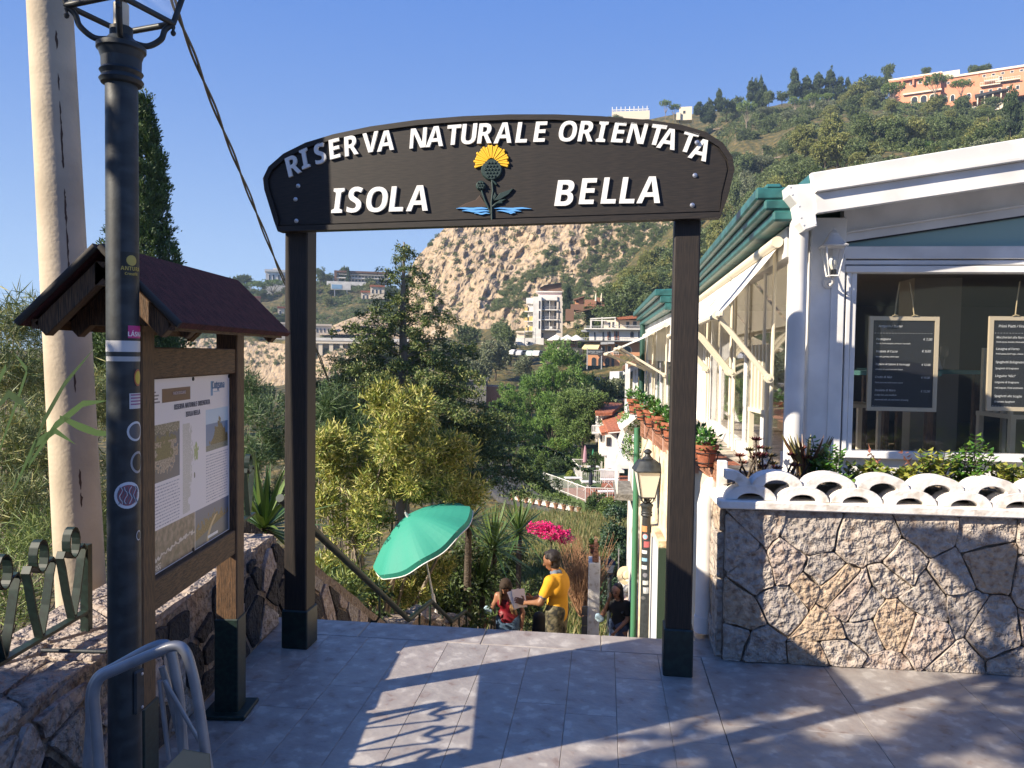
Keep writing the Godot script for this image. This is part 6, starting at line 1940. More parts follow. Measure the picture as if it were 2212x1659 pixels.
func make_hill_trees() -> void:
	var r := RandomNumberGenerator.new(); r.seed = 1234
	var zu := func(x: float) -> float: return (2600.0 + x / 1.5447) / 1.8228
	var zv := func(y: float) -> float: return (200.0 + y / 1.5447) / 1.8228
	for a in [[355, 240, 360, 42], [550, 175, 300, 42], [578, 180, 350, 34], [608, 165, 340, 34], [632, 215, 335, 34], [812, 120, 280, 58], [885, 160, 290, 62], [958, 140, 285, 66], [1030, 110, 290, 56], [1090, 168, 290, 60], [1137, 170, 285, 36], [1550, 180, 305, 42], [920, 330, 450, 55], [235, 315, 380, 52], [300, 298, 430, 58], [275, 330, 430, 52], [1505, 210, 300, 40]]:
		tree_px("cypress", zu.call(a[0]), zv.call(a[1]), zv.call(a[3 - 1]) + 4, a[3] * 0.44, 385, "on the ridge of the hill", "cypresses on the ridge", r)
	tree_px("cypress", zu.call(2130), zv.call(235), zv.call(520), 105 * 0.37, 200, "in front of the orange hillside hotel", "", r)
	for a in [[520, 290, 505, 125], [1670, 138, 300, 175], [1830, 165, 320, 130], [1410, 185, 370, 150], [30, 288, 420, 75], [85, 318, 420, 80], [920, 250, 400, 100], [1010, 248, 380, 95], [820, 278, 400, 90]]:
		tree_px("umbrella", zu.call(a[0]), zv.call(a[1]), zv.call(a[2]), a[3] * 0.355, hit(zu.call(a[0]), zv.call(a[2]), 370 if a[0] < 1200 else 330), "on the upper hillside", "umbrella pines on the hill", r)
	for a in [[400, 275, 430, 120, "oak"], [460, 270, 400, 100, "oak"], [660, 230, 340, 80, "oak"], [740, 240, 330, 110, "oak"], [1385, 68, 200, 95, "oak"], [1280, 150, 330, 210, "oak"], [1200, 190, 340, 160, "scrub"], [1910, 75, 180, 90, "oak"], [1965, 75, 180, 110, "oak"], [1620, 92, 160, 75, "oak"], [1340, 140, 300, 150, "oak"], [1040, 380, 640, 190, "scrub"], [1075, 470, 720, 260, "scrub"], [1000, 520, 740, 200, "scrub"], [860, 450, 650, 170, "scrub"], [1250, 400, 620, 220, "oak"], [1400, 390, 600, 220, "oak"], [1540, 380, 600, 200, "scrub"], [1700, 370, 560, 200, "oak"], [1830, 400, 560, 170, "oak"], [1180, 520, 720, 180, "oak"], [620, 620, 740, 150, "olive"], [505, 600, 800, 140, "oak"], [640, 330, 400, 110, "olive"], [740, 690, 860, 140, "oak"], [520, 700, 960, 130, "olive"], [440, 740, 1030, 110, "oak"], [690, 760, 960, 150, "scrub"], [580, 860, 1080, 130, "scrub"], [330, 1050, 1350, 150, "scrub"], [430, 950, 1180, 120, "oak"], [60, 1170, 1390, 160, "oak"], [150, 1010, 1200, 120, "scrub"], [1620, 560, 640, 170, "pine"], [1960, 400, 520, 130, "scrub"], [2080, 330, 480, 120, "oak"], [2190, 300, 480, 120, "oak"], [1780, 470, 590, 160, "oak"]]:
		var d := hit(zu.call(a[0]), zv.call(a[2]), 375.0)
		tree_px(a[4], zu.call(a[0]), zv.call(a[1]), zv.call(a[2]), a[3] * 0.37, d, "on the slope of the hill", "trees on the hillside", r)
	var n := 0
	while n < 225:
		var d := r.randf_range(110, 380)
		var u := r.randf_range(1330, 2240)
		if n > 120: u = r.randf_range(1290, 1500); d = r.randf_range(180, 330)
		if u < 1480 and not below_cliff(u, d, 7.0): continue
		if u < 1420 and d < 172: continue
		var v := 829.5 + F * 0.0
		var p := gp(u, d, -0.6)
		var k := ["oak", "oak", "olive", "scrub", "scrub", "oak"][r.randi() % 6] as String
		if d < 170 and r.randf() < 0.2: k = "cypress"
		var h := r.randf_range(5.0, 9.5)
		place_tree(k, p, h * r.randf_range(0.9, 1.3) * (0.25 if k == "cypress" else 1.0), h * (1.3 if k == "cypress" else 1.0), "on the slope of the hill" if k != "cypress" else "half way up the hill", "trees on the hillside", r)
		n += 1
	n = 0
	while n < 46:
		var u := r.randf_range(400, 870)
		var d := r.randf_range(355, 500)
		var k := ["oak", "oak", "umbrella", "olive", "scrub"][r.randi() % 5] as String
		var h := r.randf_range(4.0, 9.0)
		place_tree(k, gp(u, d, -0.6), h * 1.2, h, "on the far headland", "trees on the far headland", r)
		n += 1
	for a in [[521, 588, 628, 60, "oak", 470], [742, 570, 612, 24, "oak", 465], [692, 572, 612, 30, "oak", 460], [752, 580, 612, 10, "cypress", 462], [590, 600, 640, 70, "umbrella", 460], [556, 606, 640, 60, "umbrella", 455], [492, 604, 625, 8, "umbrella", 480]]:
		tree_px(a[4], a[0], a[1], a[2] + 6, a[3], a[5], "beside the villas on the far headland", "trees by the far villas", r)
	var tw := spray_set(3, 31, 9, 0.8, 0.45, [Color(0.06, 0.09, 0.025), Color(0.09, 0.12, 0.04), Color(0.13, 0.155, 0.055)], 0.5)
	var bush := crown([[Vector3(0, 0.35, 0), Vector3(0.5, 0.4, 0.5)], [Vector3(0.35, 0.25, 0.1), Vector3(0.35, 0.3, 0.35)], [Vector3(-0.3, 0.25, -0.2), Vector3(0.35, 0.28, 0.35)]], tw, 0.22, 0.16, r, 0.5)
	var tr := []
	for i in 11000:
		var d := r.randf_range(90, 420)
		var u := r.randf_range(1250, 2260) if i % 4 else r.randf_range(400, 900)
		if i % 4 == 0: d = r.randf_range(340, 500)
		if u < 1420 and i % 4 and d < 170: continue
		if i % 4 and u < 1480 and not below_cliff(u, d, 2.0): continue
		var p := gp(u, d, -0.2)
		if noise.get_noise_2d(p.x * 0.018, p.z * 0.018) < -0.18: continue
		var s := r.randf_range(1.4, 4.2)
		tr.append(Transform3D(Basis(Vector3.UP, r.randf() * TAU).scaled(Vector3(s, s * r.randf_range(0.6, 1.0), s)), p))
	scatter("hill_scrub", "low green scrub covering the hillside between the trees", "scrub", bush, mats["leaf"], tr)
	tr = []
	for i in 17000:
		var j := r.randi() % cliff_rows.size()
		var row: Array = cliff_rows[j]
		var p: Vector3 = row[r.randi() % row.size()]
		var f := float(j) / cliff_rows.size()
		var k := noise.get_noise_3d(p.x * 0.013, p.y * 0.013, p.z * 0.013) + 0.35 * noise.get_noise_3d(p.x * 0.05, p.y * 0.05, p.z * 0.05)
		var u := u_of(p)
		var keep := 0.07 + (f - 0.5) * 0.35 + clampf((u - 1120.0) / 200.0, 0.0, 1.0) * 0.22 * f + (0.2 if u > 1420 else 0.0)
		if k > keep - 0.1 and r.randf() > 0.05: continue
		var s := r.randf_range(0.8, 2.6)
		tr.append(Transform3D(Basis(Vector3.UP, r.randf() * TAU).scaled(Vector3(s, s * 0.8, s)), p + Vector3(0, -0.1, 0)))
	for i in 260:
		var row: Array = sea_rows[sea_rows.size() / 2 + r.randi() % (sea_rows.size() / 2)]
		var s := r.randf_range(0.8, 2.2)
		tr.append(Transform3D(Basis(Vector3.UP, r.randf() * TAU).scaled(Vector3(s, s * 0.8, s)), row[r.randi() % row.size()]))
	scatter("cliff_scrub", "tufts of green scrub growing on the cliff face", "scrub", bush, mats["leaf"], tr)
func bush_thing(nm: String, label: String, at: Vector3, clumps: Array, tw: Array, dens: float, size: float, seed_: int, up := 0.3, cat := "shrub", group := "", mat := "leaf", tr := 0.02, bark := "bark") -> Node3D:
	var r := RandomNumberGenerator.new(); r.seed = seed_
	var t := thing(nm, label, cat, at, 0, group)
	var tops := []
	for i in clumps.size():
		if i % maxi(1, clumps.size() / 14) == 0: tops.append(clumps[i][0])
	part(t, "trunk", branchy(Vector3.ZERO, tops, tr, r), mats[bark])
	part(t, "crown", crown(clumps, tw, dens, size, r, up), mats[mat])
	return t
func blob_clumps(w: float, h: float, dp: float, n: int, cs: float, r: RandomNumberGenerator, y0 := 0.0) -> Array:
	var a := []
	for i in n:
		var d := rdir(r)
		var k := r.randf_range(0.45, 1.0)
		a.append([Vector3(d.x * w * 0.5 * k, y0 + h * 0.5 + d.y * h * 0.5 * k, d.z * dp * 0.5 * k), Vector3(cs, cs * 0.8, cs) * r.randf_range(0.7, 1.3)])
	return a
func make_near_trees() -> void:
	var r := RandomNumberGenerator.new(); r.seed = 4321
	var cy := [Color(0.03, 0.055, 0.014), Color(0.045, 0.08, 0.02), Color(0.075, 0.12, 0.03)]
	var tw := spray_set(4, 11, 16, 0.55, 0.2, cy, 1.5)
	var d := 22.0
	var base := P(305, 830, d)
	var hgt := P(300, 205, d).y - base.y
	var cl := []
	for i in 430:
		var y := r.randf_range(0.02, 0.985)
		var w := 1.22 * pow(1.0 - y, 0.62) * (0.94 + 0.1 * sin(y * 19.0)) + 0.04
		var a := r.randf() * TAU
		var k := r.randf_range(0.6, 1.0)
		var s := r.randf_range(0.15, 0.3) * (0.6 + 0.5 * (1 - y))
		cl.append([Vector3(cos(a) * w * k, y * hgt, sin(a) * w * k), Vector3(s, s * 1.7, s)])
	var t := thing("tall_cypress", "tall dense cypress rising behind the notice board roof", "tree", base)
	var tk := MB.new()
	tk.tube([Vector3(0, -3, 0), Vector3(0, hgt * 0.9, 0)], [0.22, 0.04], 8)
	part(t, "trunk", tk, mats["bark"])
	part(t, "crown", crown(cl, tw, 0.7, 0.17, r, 1.4), mats["leaf"])
	d = 25.0
	var k := d / F
	base = P(868, 1130, d)
	hgt = (1130 - 522) * k
	tw = spray_set(5, 12, 15, 0.6, 0.2, [Color(0.045, 0.075, 0.02), Color(0.075, 0.11, 0.03), Color(0.12, 0.15, 0.04), Color(0.16, 0.165, 0.05)], -0.25)
	var branches := MB.new()
	branches.tube([Vector3(0, -2, 0), Vector3(0.05, hgt * 0.4, 0), Vector3(-0.03, hgt * 0.75, 0), Vector3(0, hgt, 0)], [0.26, 0.2, 0.1, 0.02], 8)
	cl = []
	var lev := 0
	var yy := 0.10
	while yy < 0.985:
		var reach := 315.0 * k * pow(1.0 - yy, 0.88) + 0.08
		var nb := 7 if yy < 0.7 else 5
		for b in nb:
			if r.randf() < 0.12: continue
			var a := lev * 1.1 + TAU * b / nb + r.randf_range(-0.3, 0.3)
			var ln := reach * r.randf_range(0.62, 1.12)
			var o := Vector3(0, yy * hgt, 0)
			var tip := o + Vector3(cos(a) * ln, ln * r.randf_range(0.0, 0.3) + 0.05, sin(a) * ln)
			var mid := o.lerp(tip, 0.55) + Vector3(0, 0.14 * ln, 0)
			branches.tube([o, mid, tip], [0.05 * (1.1 - yy), 0.03 * (1.1 - yy), 0.008], 5, false)
			var m := maxi(2, int(ln / 0.42))
			for j in m:
				var f := (j + 0.75) / m
				var p := (o.lerp(mid, f * 2.0) if f < 0.5 else mid.lerp(tip, f * 2.0 - 1.0)) + Vector3(0, -0.05, 0)
				if f < 0.25: continue
				var s := r.randf_range(0.24, 0.4) * (0.32 + 0.95 * (1 - yy))
				cl.append([p + rdir(r) * 0.12, Vector3(s, s * 0.62, s)])
		yy += 0.035
		lev += 1
	t = thing("loose_conifer", "large ragged dark conifer with bare twigs beyond the stairs", "tree", base)
	part(t, "trunk", branches, mats["bark_pale"])
	part(t, "crown", crown(cl, tw, 0.7, 0.18, r, -0.1), mats["leaf"])
	var pale := spray_set(6, 13, 13, 0.85, 0.17, [Color(0.23, 0.25, 0.05), Color(0.30, 0.29, 0.07), Color(0.16, 0.20, 0.04), Color(0.36, 0.33, 0.12), Color(0.10, 0.14, 0.03)], 1.1)
	var mid_green := spray_set(4, 14, 13, 0.85, 0.18, [Color(0.07, 0.11, 0.025), Color(0.1, 0.14, 0.03), Color(0.16, 0.19, 0.045)], 0.9)
	var spots := [[735, 990, 11.0, 60, 85], [700, 1080, 10.6, 50, 90], [790, 1010, 11.2, 80, 80], [850, 920, 10.4, 40, 60], [905, 880, 10.6, 34, 40], [830, 870, 10.6, 30, 34], [915, 960, 10.8, 60, 50], [960, 1040, 10.8, 70, 46], [880, 1050, 10.6, 80, 50], [760, 1150, 10.6, 70, 70], [720, 1230, 10.2, 60, 60], [815, 1090, 10.4, 60, 50], [985, 960, 11.0, 30, 40], [1010, 1060, 11.0, 30, 30], [860, 1010, 11.2, 90, 60], [700, 970, 10.8, 30, 50], [930, 1240, 11.4, 70, 50], [850, 1260, 11.2, 80, 50], [770, 1280, 10.4, 60, 50]]
	base = W(-1.9, -5.2, 10.6)
	cl = []
	var cl2 := []
	for s in spots:
		var c := P(s[0], s[1], s[2])
		var kk: float = s[2] / F
		for i in 9:
			var q := rdir(r) * Vector3(s[3] * kk, s[4] * kk, 0.45) * r.randf_range(0.3, 1.05)
			var e := r.randf_range(0.10, 0.2)
			(cl if i < 7 else cl2).append([c + q - base, Vector3(e, e * 0.9, e)])
	t = bush_thing("pale_bush", "sunlit yellow-green bush with narrow leaves behind the turquoise umbrella", base, cl, pale, 0.8, 0.115, 61, 0.7, "bush", "", "leaf", 0.07, "bark_pale")
	part(t, "crown", crown(cl2, pale, 0.7, 0.115, r, 0.5), mats["leaf"])
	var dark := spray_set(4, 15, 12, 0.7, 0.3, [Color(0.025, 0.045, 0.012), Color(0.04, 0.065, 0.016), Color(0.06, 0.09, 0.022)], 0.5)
	var i2 := 0
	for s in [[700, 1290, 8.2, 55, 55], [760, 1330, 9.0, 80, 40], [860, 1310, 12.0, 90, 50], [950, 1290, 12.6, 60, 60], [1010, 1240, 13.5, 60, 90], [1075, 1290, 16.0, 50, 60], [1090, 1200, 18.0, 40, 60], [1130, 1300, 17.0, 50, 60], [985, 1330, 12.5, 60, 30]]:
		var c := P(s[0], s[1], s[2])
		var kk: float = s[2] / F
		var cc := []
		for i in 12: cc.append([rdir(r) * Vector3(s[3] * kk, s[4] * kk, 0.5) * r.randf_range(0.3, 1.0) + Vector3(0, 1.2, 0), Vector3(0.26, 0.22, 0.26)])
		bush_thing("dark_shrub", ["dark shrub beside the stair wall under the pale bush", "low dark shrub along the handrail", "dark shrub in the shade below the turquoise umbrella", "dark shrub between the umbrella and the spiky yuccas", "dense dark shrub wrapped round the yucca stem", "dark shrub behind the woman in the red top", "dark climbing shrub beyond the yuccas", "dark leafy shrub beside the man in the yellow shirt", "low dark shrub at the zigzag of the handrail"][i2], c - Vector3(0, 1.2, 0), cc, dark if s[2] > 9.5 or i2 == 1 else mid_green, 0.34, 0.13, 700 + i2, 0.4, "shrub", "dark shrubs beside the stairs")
		i2 += 1
	var wat := spray_set(6, 16, 16, 0.95, 0.055, [Color(0.07, 0.10, 0.035), Color(0.10, 0.135, 0.045), Color(0.15, 0.17, 0.06), Color(0.21, 0.2, 0.075)], 0.35)
	var wat2 := spray_set(5, 17, 16, 0.9, 0.06, [Color(0.03, 0.06, 0.022), Color(0.05, 0.09, 0.03), Color(0.075, 0.12, 0.042)], 0.6)
	var wl := [[[40, 700, 6.2, 70, 50], [10, 800, 5.8, 60, 80], [70, 820, 6.4, 50, 90], [20, 950, 5.4, 60, 90], [70, 1000, 6.0, 50, 90], [215, 850, 7.2, 30, 140], [215, 1050, 6.8, 30, 130], [30, 1130, 5.0, 70, 80], [110, 930, 6.8, 40, 120]], [[560, 900, 14, 55, 60], [540, 1000, 13.4, 50, 70], [590, 960, 14.2, 50, 80], [540, 840, 14.8, 30, 36], [530, 1080, 13, 50, 60], [600, 1060, 13.4, 50, 60]], [[720, 880, 12.5, 50, 60], [700, 960, 12.0, 40, 60], [770, 930, 12.5, 40, 50]]]
	for g in 3:
		base = [W(-3.6, -1.5, 5.6), W(-4.6, -4.2, 13.8), W(-2.7, -4.5, 12.2)][g]
		cl = []
		for s in wl[g]:
			var c := P(s[0], s[1], s[2])
			var kk: float = s[2] / F
			for i in (11 if g == 0 else 12): cl.append([c + rdir(r) * Vector3(s[3] * kk, s[4] * kk, 0.4) * r.randf_range(0.2, 1.05) - base, Vector3(0.13, 0.15, 0.13) * (1.0 if g == 0 else 1.25)])
		bush_thing("wattle_bush", ["feathery olive-green bush behind the concrete pole", "feathery dark green bush behind the notice board", "feathery dark green bush beyond the wooden gate post"][g], base, cl, wat if g == 0 else wat2, [0.8, 0.9, 0.8][g], [0.135, 0.2, 0.2][g], 62 + g, 0.9, "bush", "feathery bushes", "leaf", 0.035, "bark_pale")
	cl = []
	for s in [[10, 1200, 4.4, 80, 60], [90, 1180, 4.8, 40, 60], [20, 1290, 4.0, 60, 40], [225, 1180, 5.4, 20, 60], [150, 1100, 6.2, 50, 60]]:
		for i in 9: cl.append([P(s[0], s[1], s[2]) + rdir(r) * Vector3(s[3], s[4], 100) * s[2] / F * r.randf_range(0.2, 1.0) - W(-3.2, -1.2, 4.6), Vector3(0.1, 0.1, 0.1)])
	bush_thing("wattle_bush", "low bright feathery growth behind the scrolled railing", W(-3.2, -1.2, 4.6), cl, spray_set(4, 18, 16, 1.0, 0.05, [Color(0.10, 0.15, 0.04), Color(0.16, 0.2, 0.05), Color(0.07, 0.11, 0.03)], 0.6), 0.4, 0.11, 66, 0.9, "bush", "feathery bushes", "leaf", 0.02)
	t = thing("giant_reed", "long arching reed blades in front of the concrete pole", "reed", W(-2.3, -0.5, 3.05))
	for q in [[[60, 1010], [95, 910], [140, 830], [205, 752]], [[60, 1010], [120, 920], [180, 872], [235, 865]], [[-10, 1000], [40, 860], [60, 800], [30, 760]], [[30, 1060], [75, 960], [120, 930], [165, 960]], [[-20, 900], [20, 850], [50, 870], [75, 920]], [[130, 900], [170, 920], [210, 935], [280, 940]], [[-30, 860], [0, 820], [15, 790], [12, 755]]]:
		var mb := MB.new()
		mb.col = [Color(0.08, 0.14, 0.05), Color(0.06, 0.10, 0.04)][r.randi() % 2]
		var pts := []
		for e in q: pts.append(P(e[0], e[1], 3.05) - t.position)
		for j in 12:
			var f0 := j / 12.0 * 2.999; var f1 := (j + 1) / 12.0 * 2.999
			var w0 := 0.016 * sin(PI * (0.12 + 0.88 * j / 12.0)); var w1 := 0.016 * sin(PI * (0.12 + 0.88 * (j + 1) / 12.0))
			var a: Vector3 = pts[int(f0)].lerp(pts[int(f0) + 1], f0 - int(f0)); var b: Vector3 = pts[int(f1)].lerp(pts[int(f1) + 1], f1 - int(f1))
			mb.quad(a + Vector3(0, w0, 0.004), b + Vector3(0, w1, 0.004), b - Vector3(0, w1, -0.004), a - Vector3(0, w0, -0.004))
		part(t, "leaf", mb, mats["leaf_gloss"])
	yucca(P(570, 1140, 5.6), 0.62, 60, 0.05, "spiky green yucca behind the notice board", 71)
	yucca(P(1065, 1185, 14.0), 1.0, 80, 0.05, "spiky dark yucca on a tall stem beside the stairs", 72, 2.2)
	yucca(P(1040, 1270, 13.6), 0.85, 80, 0.05, "lower spiky yucca beside the handrail", 73, 1.2)
	yucca(P(1120, 1150, 16.0), 1.0, 70, 0.05, "spiky dark yucca behind the woman in the red top", 74, 2.6)
	yucca(P(1010, 1130, 12.6), 0.8, 60, 0.04, "spiky yucca rising behind the turquoise umbrella", 75, 1.8)
	var vn := thing("hanging_vine", "dark leafy vine hanging over the terrace railing", "vine")
	var vm := MB.new(); var vp := []
	for q in [[1150, 900, 20], [1180, 905, 20], [1210, 918, 20.0], [1230, 935, 20.0], [1250, 948, 20], [1280, 955, 20]]: vp.append(P(q[0], q[1] + 60, q[2]))
	vm.tube(vp, 0.012, 5)
	part(vn, "stem", vm, mats["bark"])
	var vl := MB.new()
	for i in 260:
		var p: Vector3 = vp[r.randi() % (vp.size() - 1)]
		p = p.lerp(vp[mini(vp.find(p) + 1, vp.size() - 1)], r.randf())
		vl.col = Color(0.03, 0.06, 0.02) * r.randf_range(0.7, 1.5)
		leaf(vl, p, (rdir(r) + Vector3(0, -0.8, 0)).normalized(), rdir(r), 0.14, 0.08)
	part(vn, "foliage", vl, mats["leaf"], "stuff")
func yucca(at: Vector3, ln: float, n: int, wd: float, label: String, seed_: int, stem := 0.5) -> void:
	var r := RandomNumberGenerator.new(); r.seed = seed_
	var t := thing("yucca", label, "yucca", at, 0, "yuccas beside the stairs")
	var st := MB.new()
	st.tube([Vector3(0, -stem, 0), Vector3(0.02, 0, 0)], [0.07, 0.055], 8)
	part(t, "trunk", st, mats["bark"])
	for i in n:
		var mb := MB.new()
		var f := float(i) / n
		var a := i * 2.39996
		var el := lerpf(-0.5, 1.45, f)
		var d := Vector3(cos(a) * cos(el), sin(el), sin(a) * cos(el))
		var s := d.cross(Vector3.UP).normalized() * wd * 0.5
		var l := ln * r.randf_range(0.75, 1.1)
		mb.col = [Color(0.05, 0.10, 0.025), Color(0.08, 0.14, 0.035), Color(0.12, 0.18, 0.05)][r.randi() % 3]
		var p1 := d * l * 0.45; var p2 := d * l + Vector3(0, -0.12 * l * cos(el), 0)
		var fo := d.cross(s).normalized() * wd * 0.12
		mb.quad(-s * 0.6, p1 - s, p1 + fo, fo); mb.quad(s * 0.6, fo, p1 + fo, p1 + s)
		mb.tri(p1 - s, p2, p1 + fo); mb.tri(p1 + s, p1 + fo, p2)
		part(t, "leaf", mb, mats["leaf_gloss"])
# ---------------------------------------------------------------- buildings seen across the valley
# boxes are read as rectangles of the picture at the building's own distance; front and depth are in metres
class Far:
	var t: Node3D
	var k: float
	var uc: float
	var vb: float
	var sx: float
	var ox: float
	var oy: float
	func X(x: float) -> float: return (ox + x * sx - uc) * k
	func Y(y: float) -> float: return (vb - oy - y * sx) * k
func far(nm: String, label: String, cat: String, d: float, xc: float, yb: float, zoom: Array, group := "") -> Far:
	var f := Far.new()
	f.sx = 1.0 / zoom[2] / 1.8228; f.ox = zoom[0] / 1.8228; f.oy = zoom[1] / 1.8228
	f.uc = f.ox + xc * f.sx; f.vb = f.oy + yb * f.sx
	f.k = d / F
	f.t = thing(nm, label, cat, P(f.uc, f.vb, d), -atan2(f.uc - 1106.0, F), group)
	return f
func fb(f: Far, nm: String, x0: float, y0: float, x1: float, y1: float, z: float, dp: float, m: String, parent: Node = null) -> MeshInstance3D:
	return bxpart(parent if parent else f.t, nm, Vector3((f.X(x0) + f.X(x1)) * 0.5, (f.Y(y0) + f.Y(y1)) * 0.5, z - dp * 0.5), Vector3(absf(f.X(x1) - f.X(x0)), absf(f.Y(y1) - f.Y(y0)), dp), mats[m])
func fwin(f: Far, x0: float, y0: float, x1: float, y1: float, z: float, frame := "far_white", arch := false) -> void:
	var w := absf(f.X(x1) - f.X(x0)); var e := w * 0.12
	var o: MeshInstance3D
	if arch:
		for q in 2:
			var pl := PackedVector2Array()
			var g := 0.0 if q == 0 else e
			var c := Vector2((f.X(x0) + f.X(x1)) * 0.5, f.Y(y0) - w * 0.5)
			pl.append(Vector2(c.x - w * 0.5 + g, f.Y(y1))); pl.append(Vector2(c.x + w * 0.5 - g, f.Y(y1)))
			for i in 9: pl.append(c + Vector2(cos(PI * i / 8.0), sin(PI * i / 8.0)) * (w * 0.5 - g))
			var mb := MB.new()
			mb.prism(pl, z - 0.1, z + 0.06 + 0.03 * q)
			if q == 0: o = part(f.t, "window", mb, mats[frame])
			else: part(o, "pane", mb, mats["far_window"])
		return
	o = fb(f, "window", x0, y0, x1, y1, z + 0.06, 0.16, frame)
	bxpart(o, "pane", Vector3((f.X(x0) + f.X(x1)) * 0.5, (f.Y(y0) + f.Y(y1)) * 0.5, z + 0.07), Vector3(w - e * 2, absf(f.Y(y1) - f.Y(y0)) - e * 2, 0.06), mats["far_window"])
func froof(f: Far, nm: String, pts: Array, z: float, dp: float, m: String) -> MeshInstance3D:
	var pl := PackedVector2Array()
	for p in pts: pl.append(Vector2(f.X(p[0]), f.Y(p[1])))
	var mb := MB.new()
	mb.prism(pl, z - dp, z)
	return part(f.t, nm, mb, mats[m])
func frail(f: Far, x0: float, x1: float, y0: float, y1: float, z: float, m := "far_white", step := 0.35) -> void:
	var mb := MB.new()
	var a := f.X(x0); var b := f.X(x1)
	mb.box(Vector3((a + b) * 0.5, f.Y(y0), z), Vector3(b - a, 0.09, 0.07))
	var n := int((b - a) / step)
	for i in n + 1: mb.box(Vector3(lerpf(a, b, float(i) / maxi(n, 1)), (f.Y(y0) + f.Y(y1)) * 0.5, z), Vector3(0.05, f.Y(y0) - f.Y(y1), 0.05))
	part(f.t, "railing", mb, mats[m])
func make_far_buildings() -> void:
	var Z5 := [2000, 1050, 3.687]
	M("hotel_pink", L(0.72, 0.56, 0.52), 0.85); M("hotel_front_shaded", L(0.62, 0.55, 0.47), 0.85); M("yellow_panel", L(0.66, 0.48, 0.16), 0.8)  # hotel front is a darker beige than its white side, shade painted in
	M("resort_orange", L(0.52, 0.26, 0.14), 0.85); M("far_awning", L(0.74, 0.60, 0.32), 0.9); M("sign_dark", L(0.05, 0.055, 0.06), 0.6)
	var f := far("white_hotel", "white six-storey hotel block with stacked balconies under the cliff", "hotel", 250, 560, 1040, Z5)
	fb(f, "wall", 360, 448, 480, 1040, 2.6, 9.0, "far_white")
	fb(f, "wall", 480, 496, 790, 1040, 0.0, 9.0, "hotel_front_shaded")
	fb(f, "side_pier", 700, 440, 788, 1040, 1.4, 3.0, "hotel_front_shaded")
	fb(f, "parapet", 475, 436, 705, 496, 1.8, 4.0, "far_white")
	fb(f, "rear_wing", 258, 460, 362, 545, 1.0, 6.0, "far_white")
	fb(f, "rear_wing_wall", 285, 540, 362, 930, 0.4, 6.0, "far_white")
	fb(f, "penthouse", 430, 372, 770, 446, 0.0, 7.0, "hotel_pink")
	fb(f, "penthouse_cornice", 400, 360, 775, 376, 0.6, 8.0, "far_white")
	froof(f, "roof_shed", [[455, 320], [520, 285], [760, 238], [770, 352], [455, 362]], -0.5, 5.0, "far_brown")
	froof(f, "shed_roof", [[450, 312], [520, 272], [765, 230], [765, 242], [520, 286], [455, 322]], 0.3, 6.0, "black")
	for i in 3:
		var y := 625 + i * 143.0
		fb(f, "balcony_slab", 475, y, 715, y + 14, 2.0, 2.4, "far_white")
		frail(f, 478, 712, y - 38, y, 1.9, "far_metal", 0.45)
		fb(f, "divider", 594, y - 120, 602, y, 1.6, 1.8, "far_white")
		for q in [[497, 520], [668, 692], [444, 462], [724, 740]]: fwin(f, q[0], y - 118, q[1], y - 4, 0.0 if q[0] > 470 and q[0] < 700 else (2.62 if q[0] < 470 else 1.42), "far_brown")
		for q in [[568, 586], [604, 618]]: fwin(f, q[0], y - 128, q[1], y - 88, 0.0, "far_brown")
		fb(f, "side_balcony", 236, y + 26, 358, y + 40, 2.0, 2.0, "far_white")
		fb(f, "balcony_screen", 240, y - 20, 280, y + 26, 1.8, 0.3, "yellow_panel")
		fb(f, "balcony_screen", 305, y - 40, 356, y + 26, 1.8, 0.3, "yellow_panel" if i else "far_white")
		fwin(f, 284, y - 30, 300, y + 24, 0.45, "far_brown")
	fb(f, "towel", 606, 872, 640, 904, 2.05, 0.1, "far_white")
	fb(f, "podium", 120, 1040, 520, 1190, 3.0, 10.0, "far_white")
	fb(f, "podium_annex", 85, 1098, 200, 1235, 5.0, 8.0, "far_white")
	fb(f, "podium_wing", 130, 962, 240, 1042, 1.0, 8.0, "far_cream")
	fb(f, "podium_wing_roof", 118, 940, 250, 966, 1.6, 9.0, "far_cream")
	fwin(f, 288, 1094, 328, 1140, 3.0)
	for q in 3: fwin(f, 124 + q * 24, 1150, 142 + q * 24, 1186, 5.0, "resort_orange")
	fwin(f, 488, 962, 520, 1030, 0.0, "hotel_pink")
	var s := far("hotel_sign", "black letter sign on posts beside the white hotel", "sign", 243, 325, 1200, Z5)
	for x in [242, 398]: fb(s, "post", x - 5, 890, x + 3, 1200, 0.0, 0.3, "far_metal")
	fb(s, "sign_frame", 262, 996, 330, 1012, 0.05, 0.15, "sign_dark")
	for e in [["HOTEL", 946, 22.0], ["ISOLABELLA", 974, 14.0]]:
		var lt := part(s.t, "lettering", letters(e[0], e[2] * s.sx * s.k, 0.1, true, 0.0, false, 1.0 if e[0] == "HOTEL" else 0.86), mats["black"])
		lt.position = Vector3(s.X(330), s.Y(e[1]), 0.1)
	fb(s, "cross_bar", 242, 958, 398, 962, -0.05, 0.1, "far_metal")
	fb(s, "cross_bar", 242, 984, 398, 988, -0.05, 0.1, "far_metal")
	f = far("resort_house", "four-storey resort house with terraces, arched windows and red roof", "house", 144, 1500, 1440, Z5)
	fb(f, "ground_floor", 1160, 1290, 1620, 1440, 0.0, 6.0, "resort_orange")
	fb(f, "first_floor", 1150, 1092, 2010, 1292, 0.0, 6.0, "resort_orange")
	fb(f, "terrace_slab", 1060, 1076, 1990, 1094, 1.6, 8.0, "sign_dark")
	fb(f, "second_floor", 1172, 910, 1990, 1078, 0.0, 6.0, "far_white")
	fb(f, "eave", 1058, 925, 1180, 950, 0.8, 5.0, "far_metal")
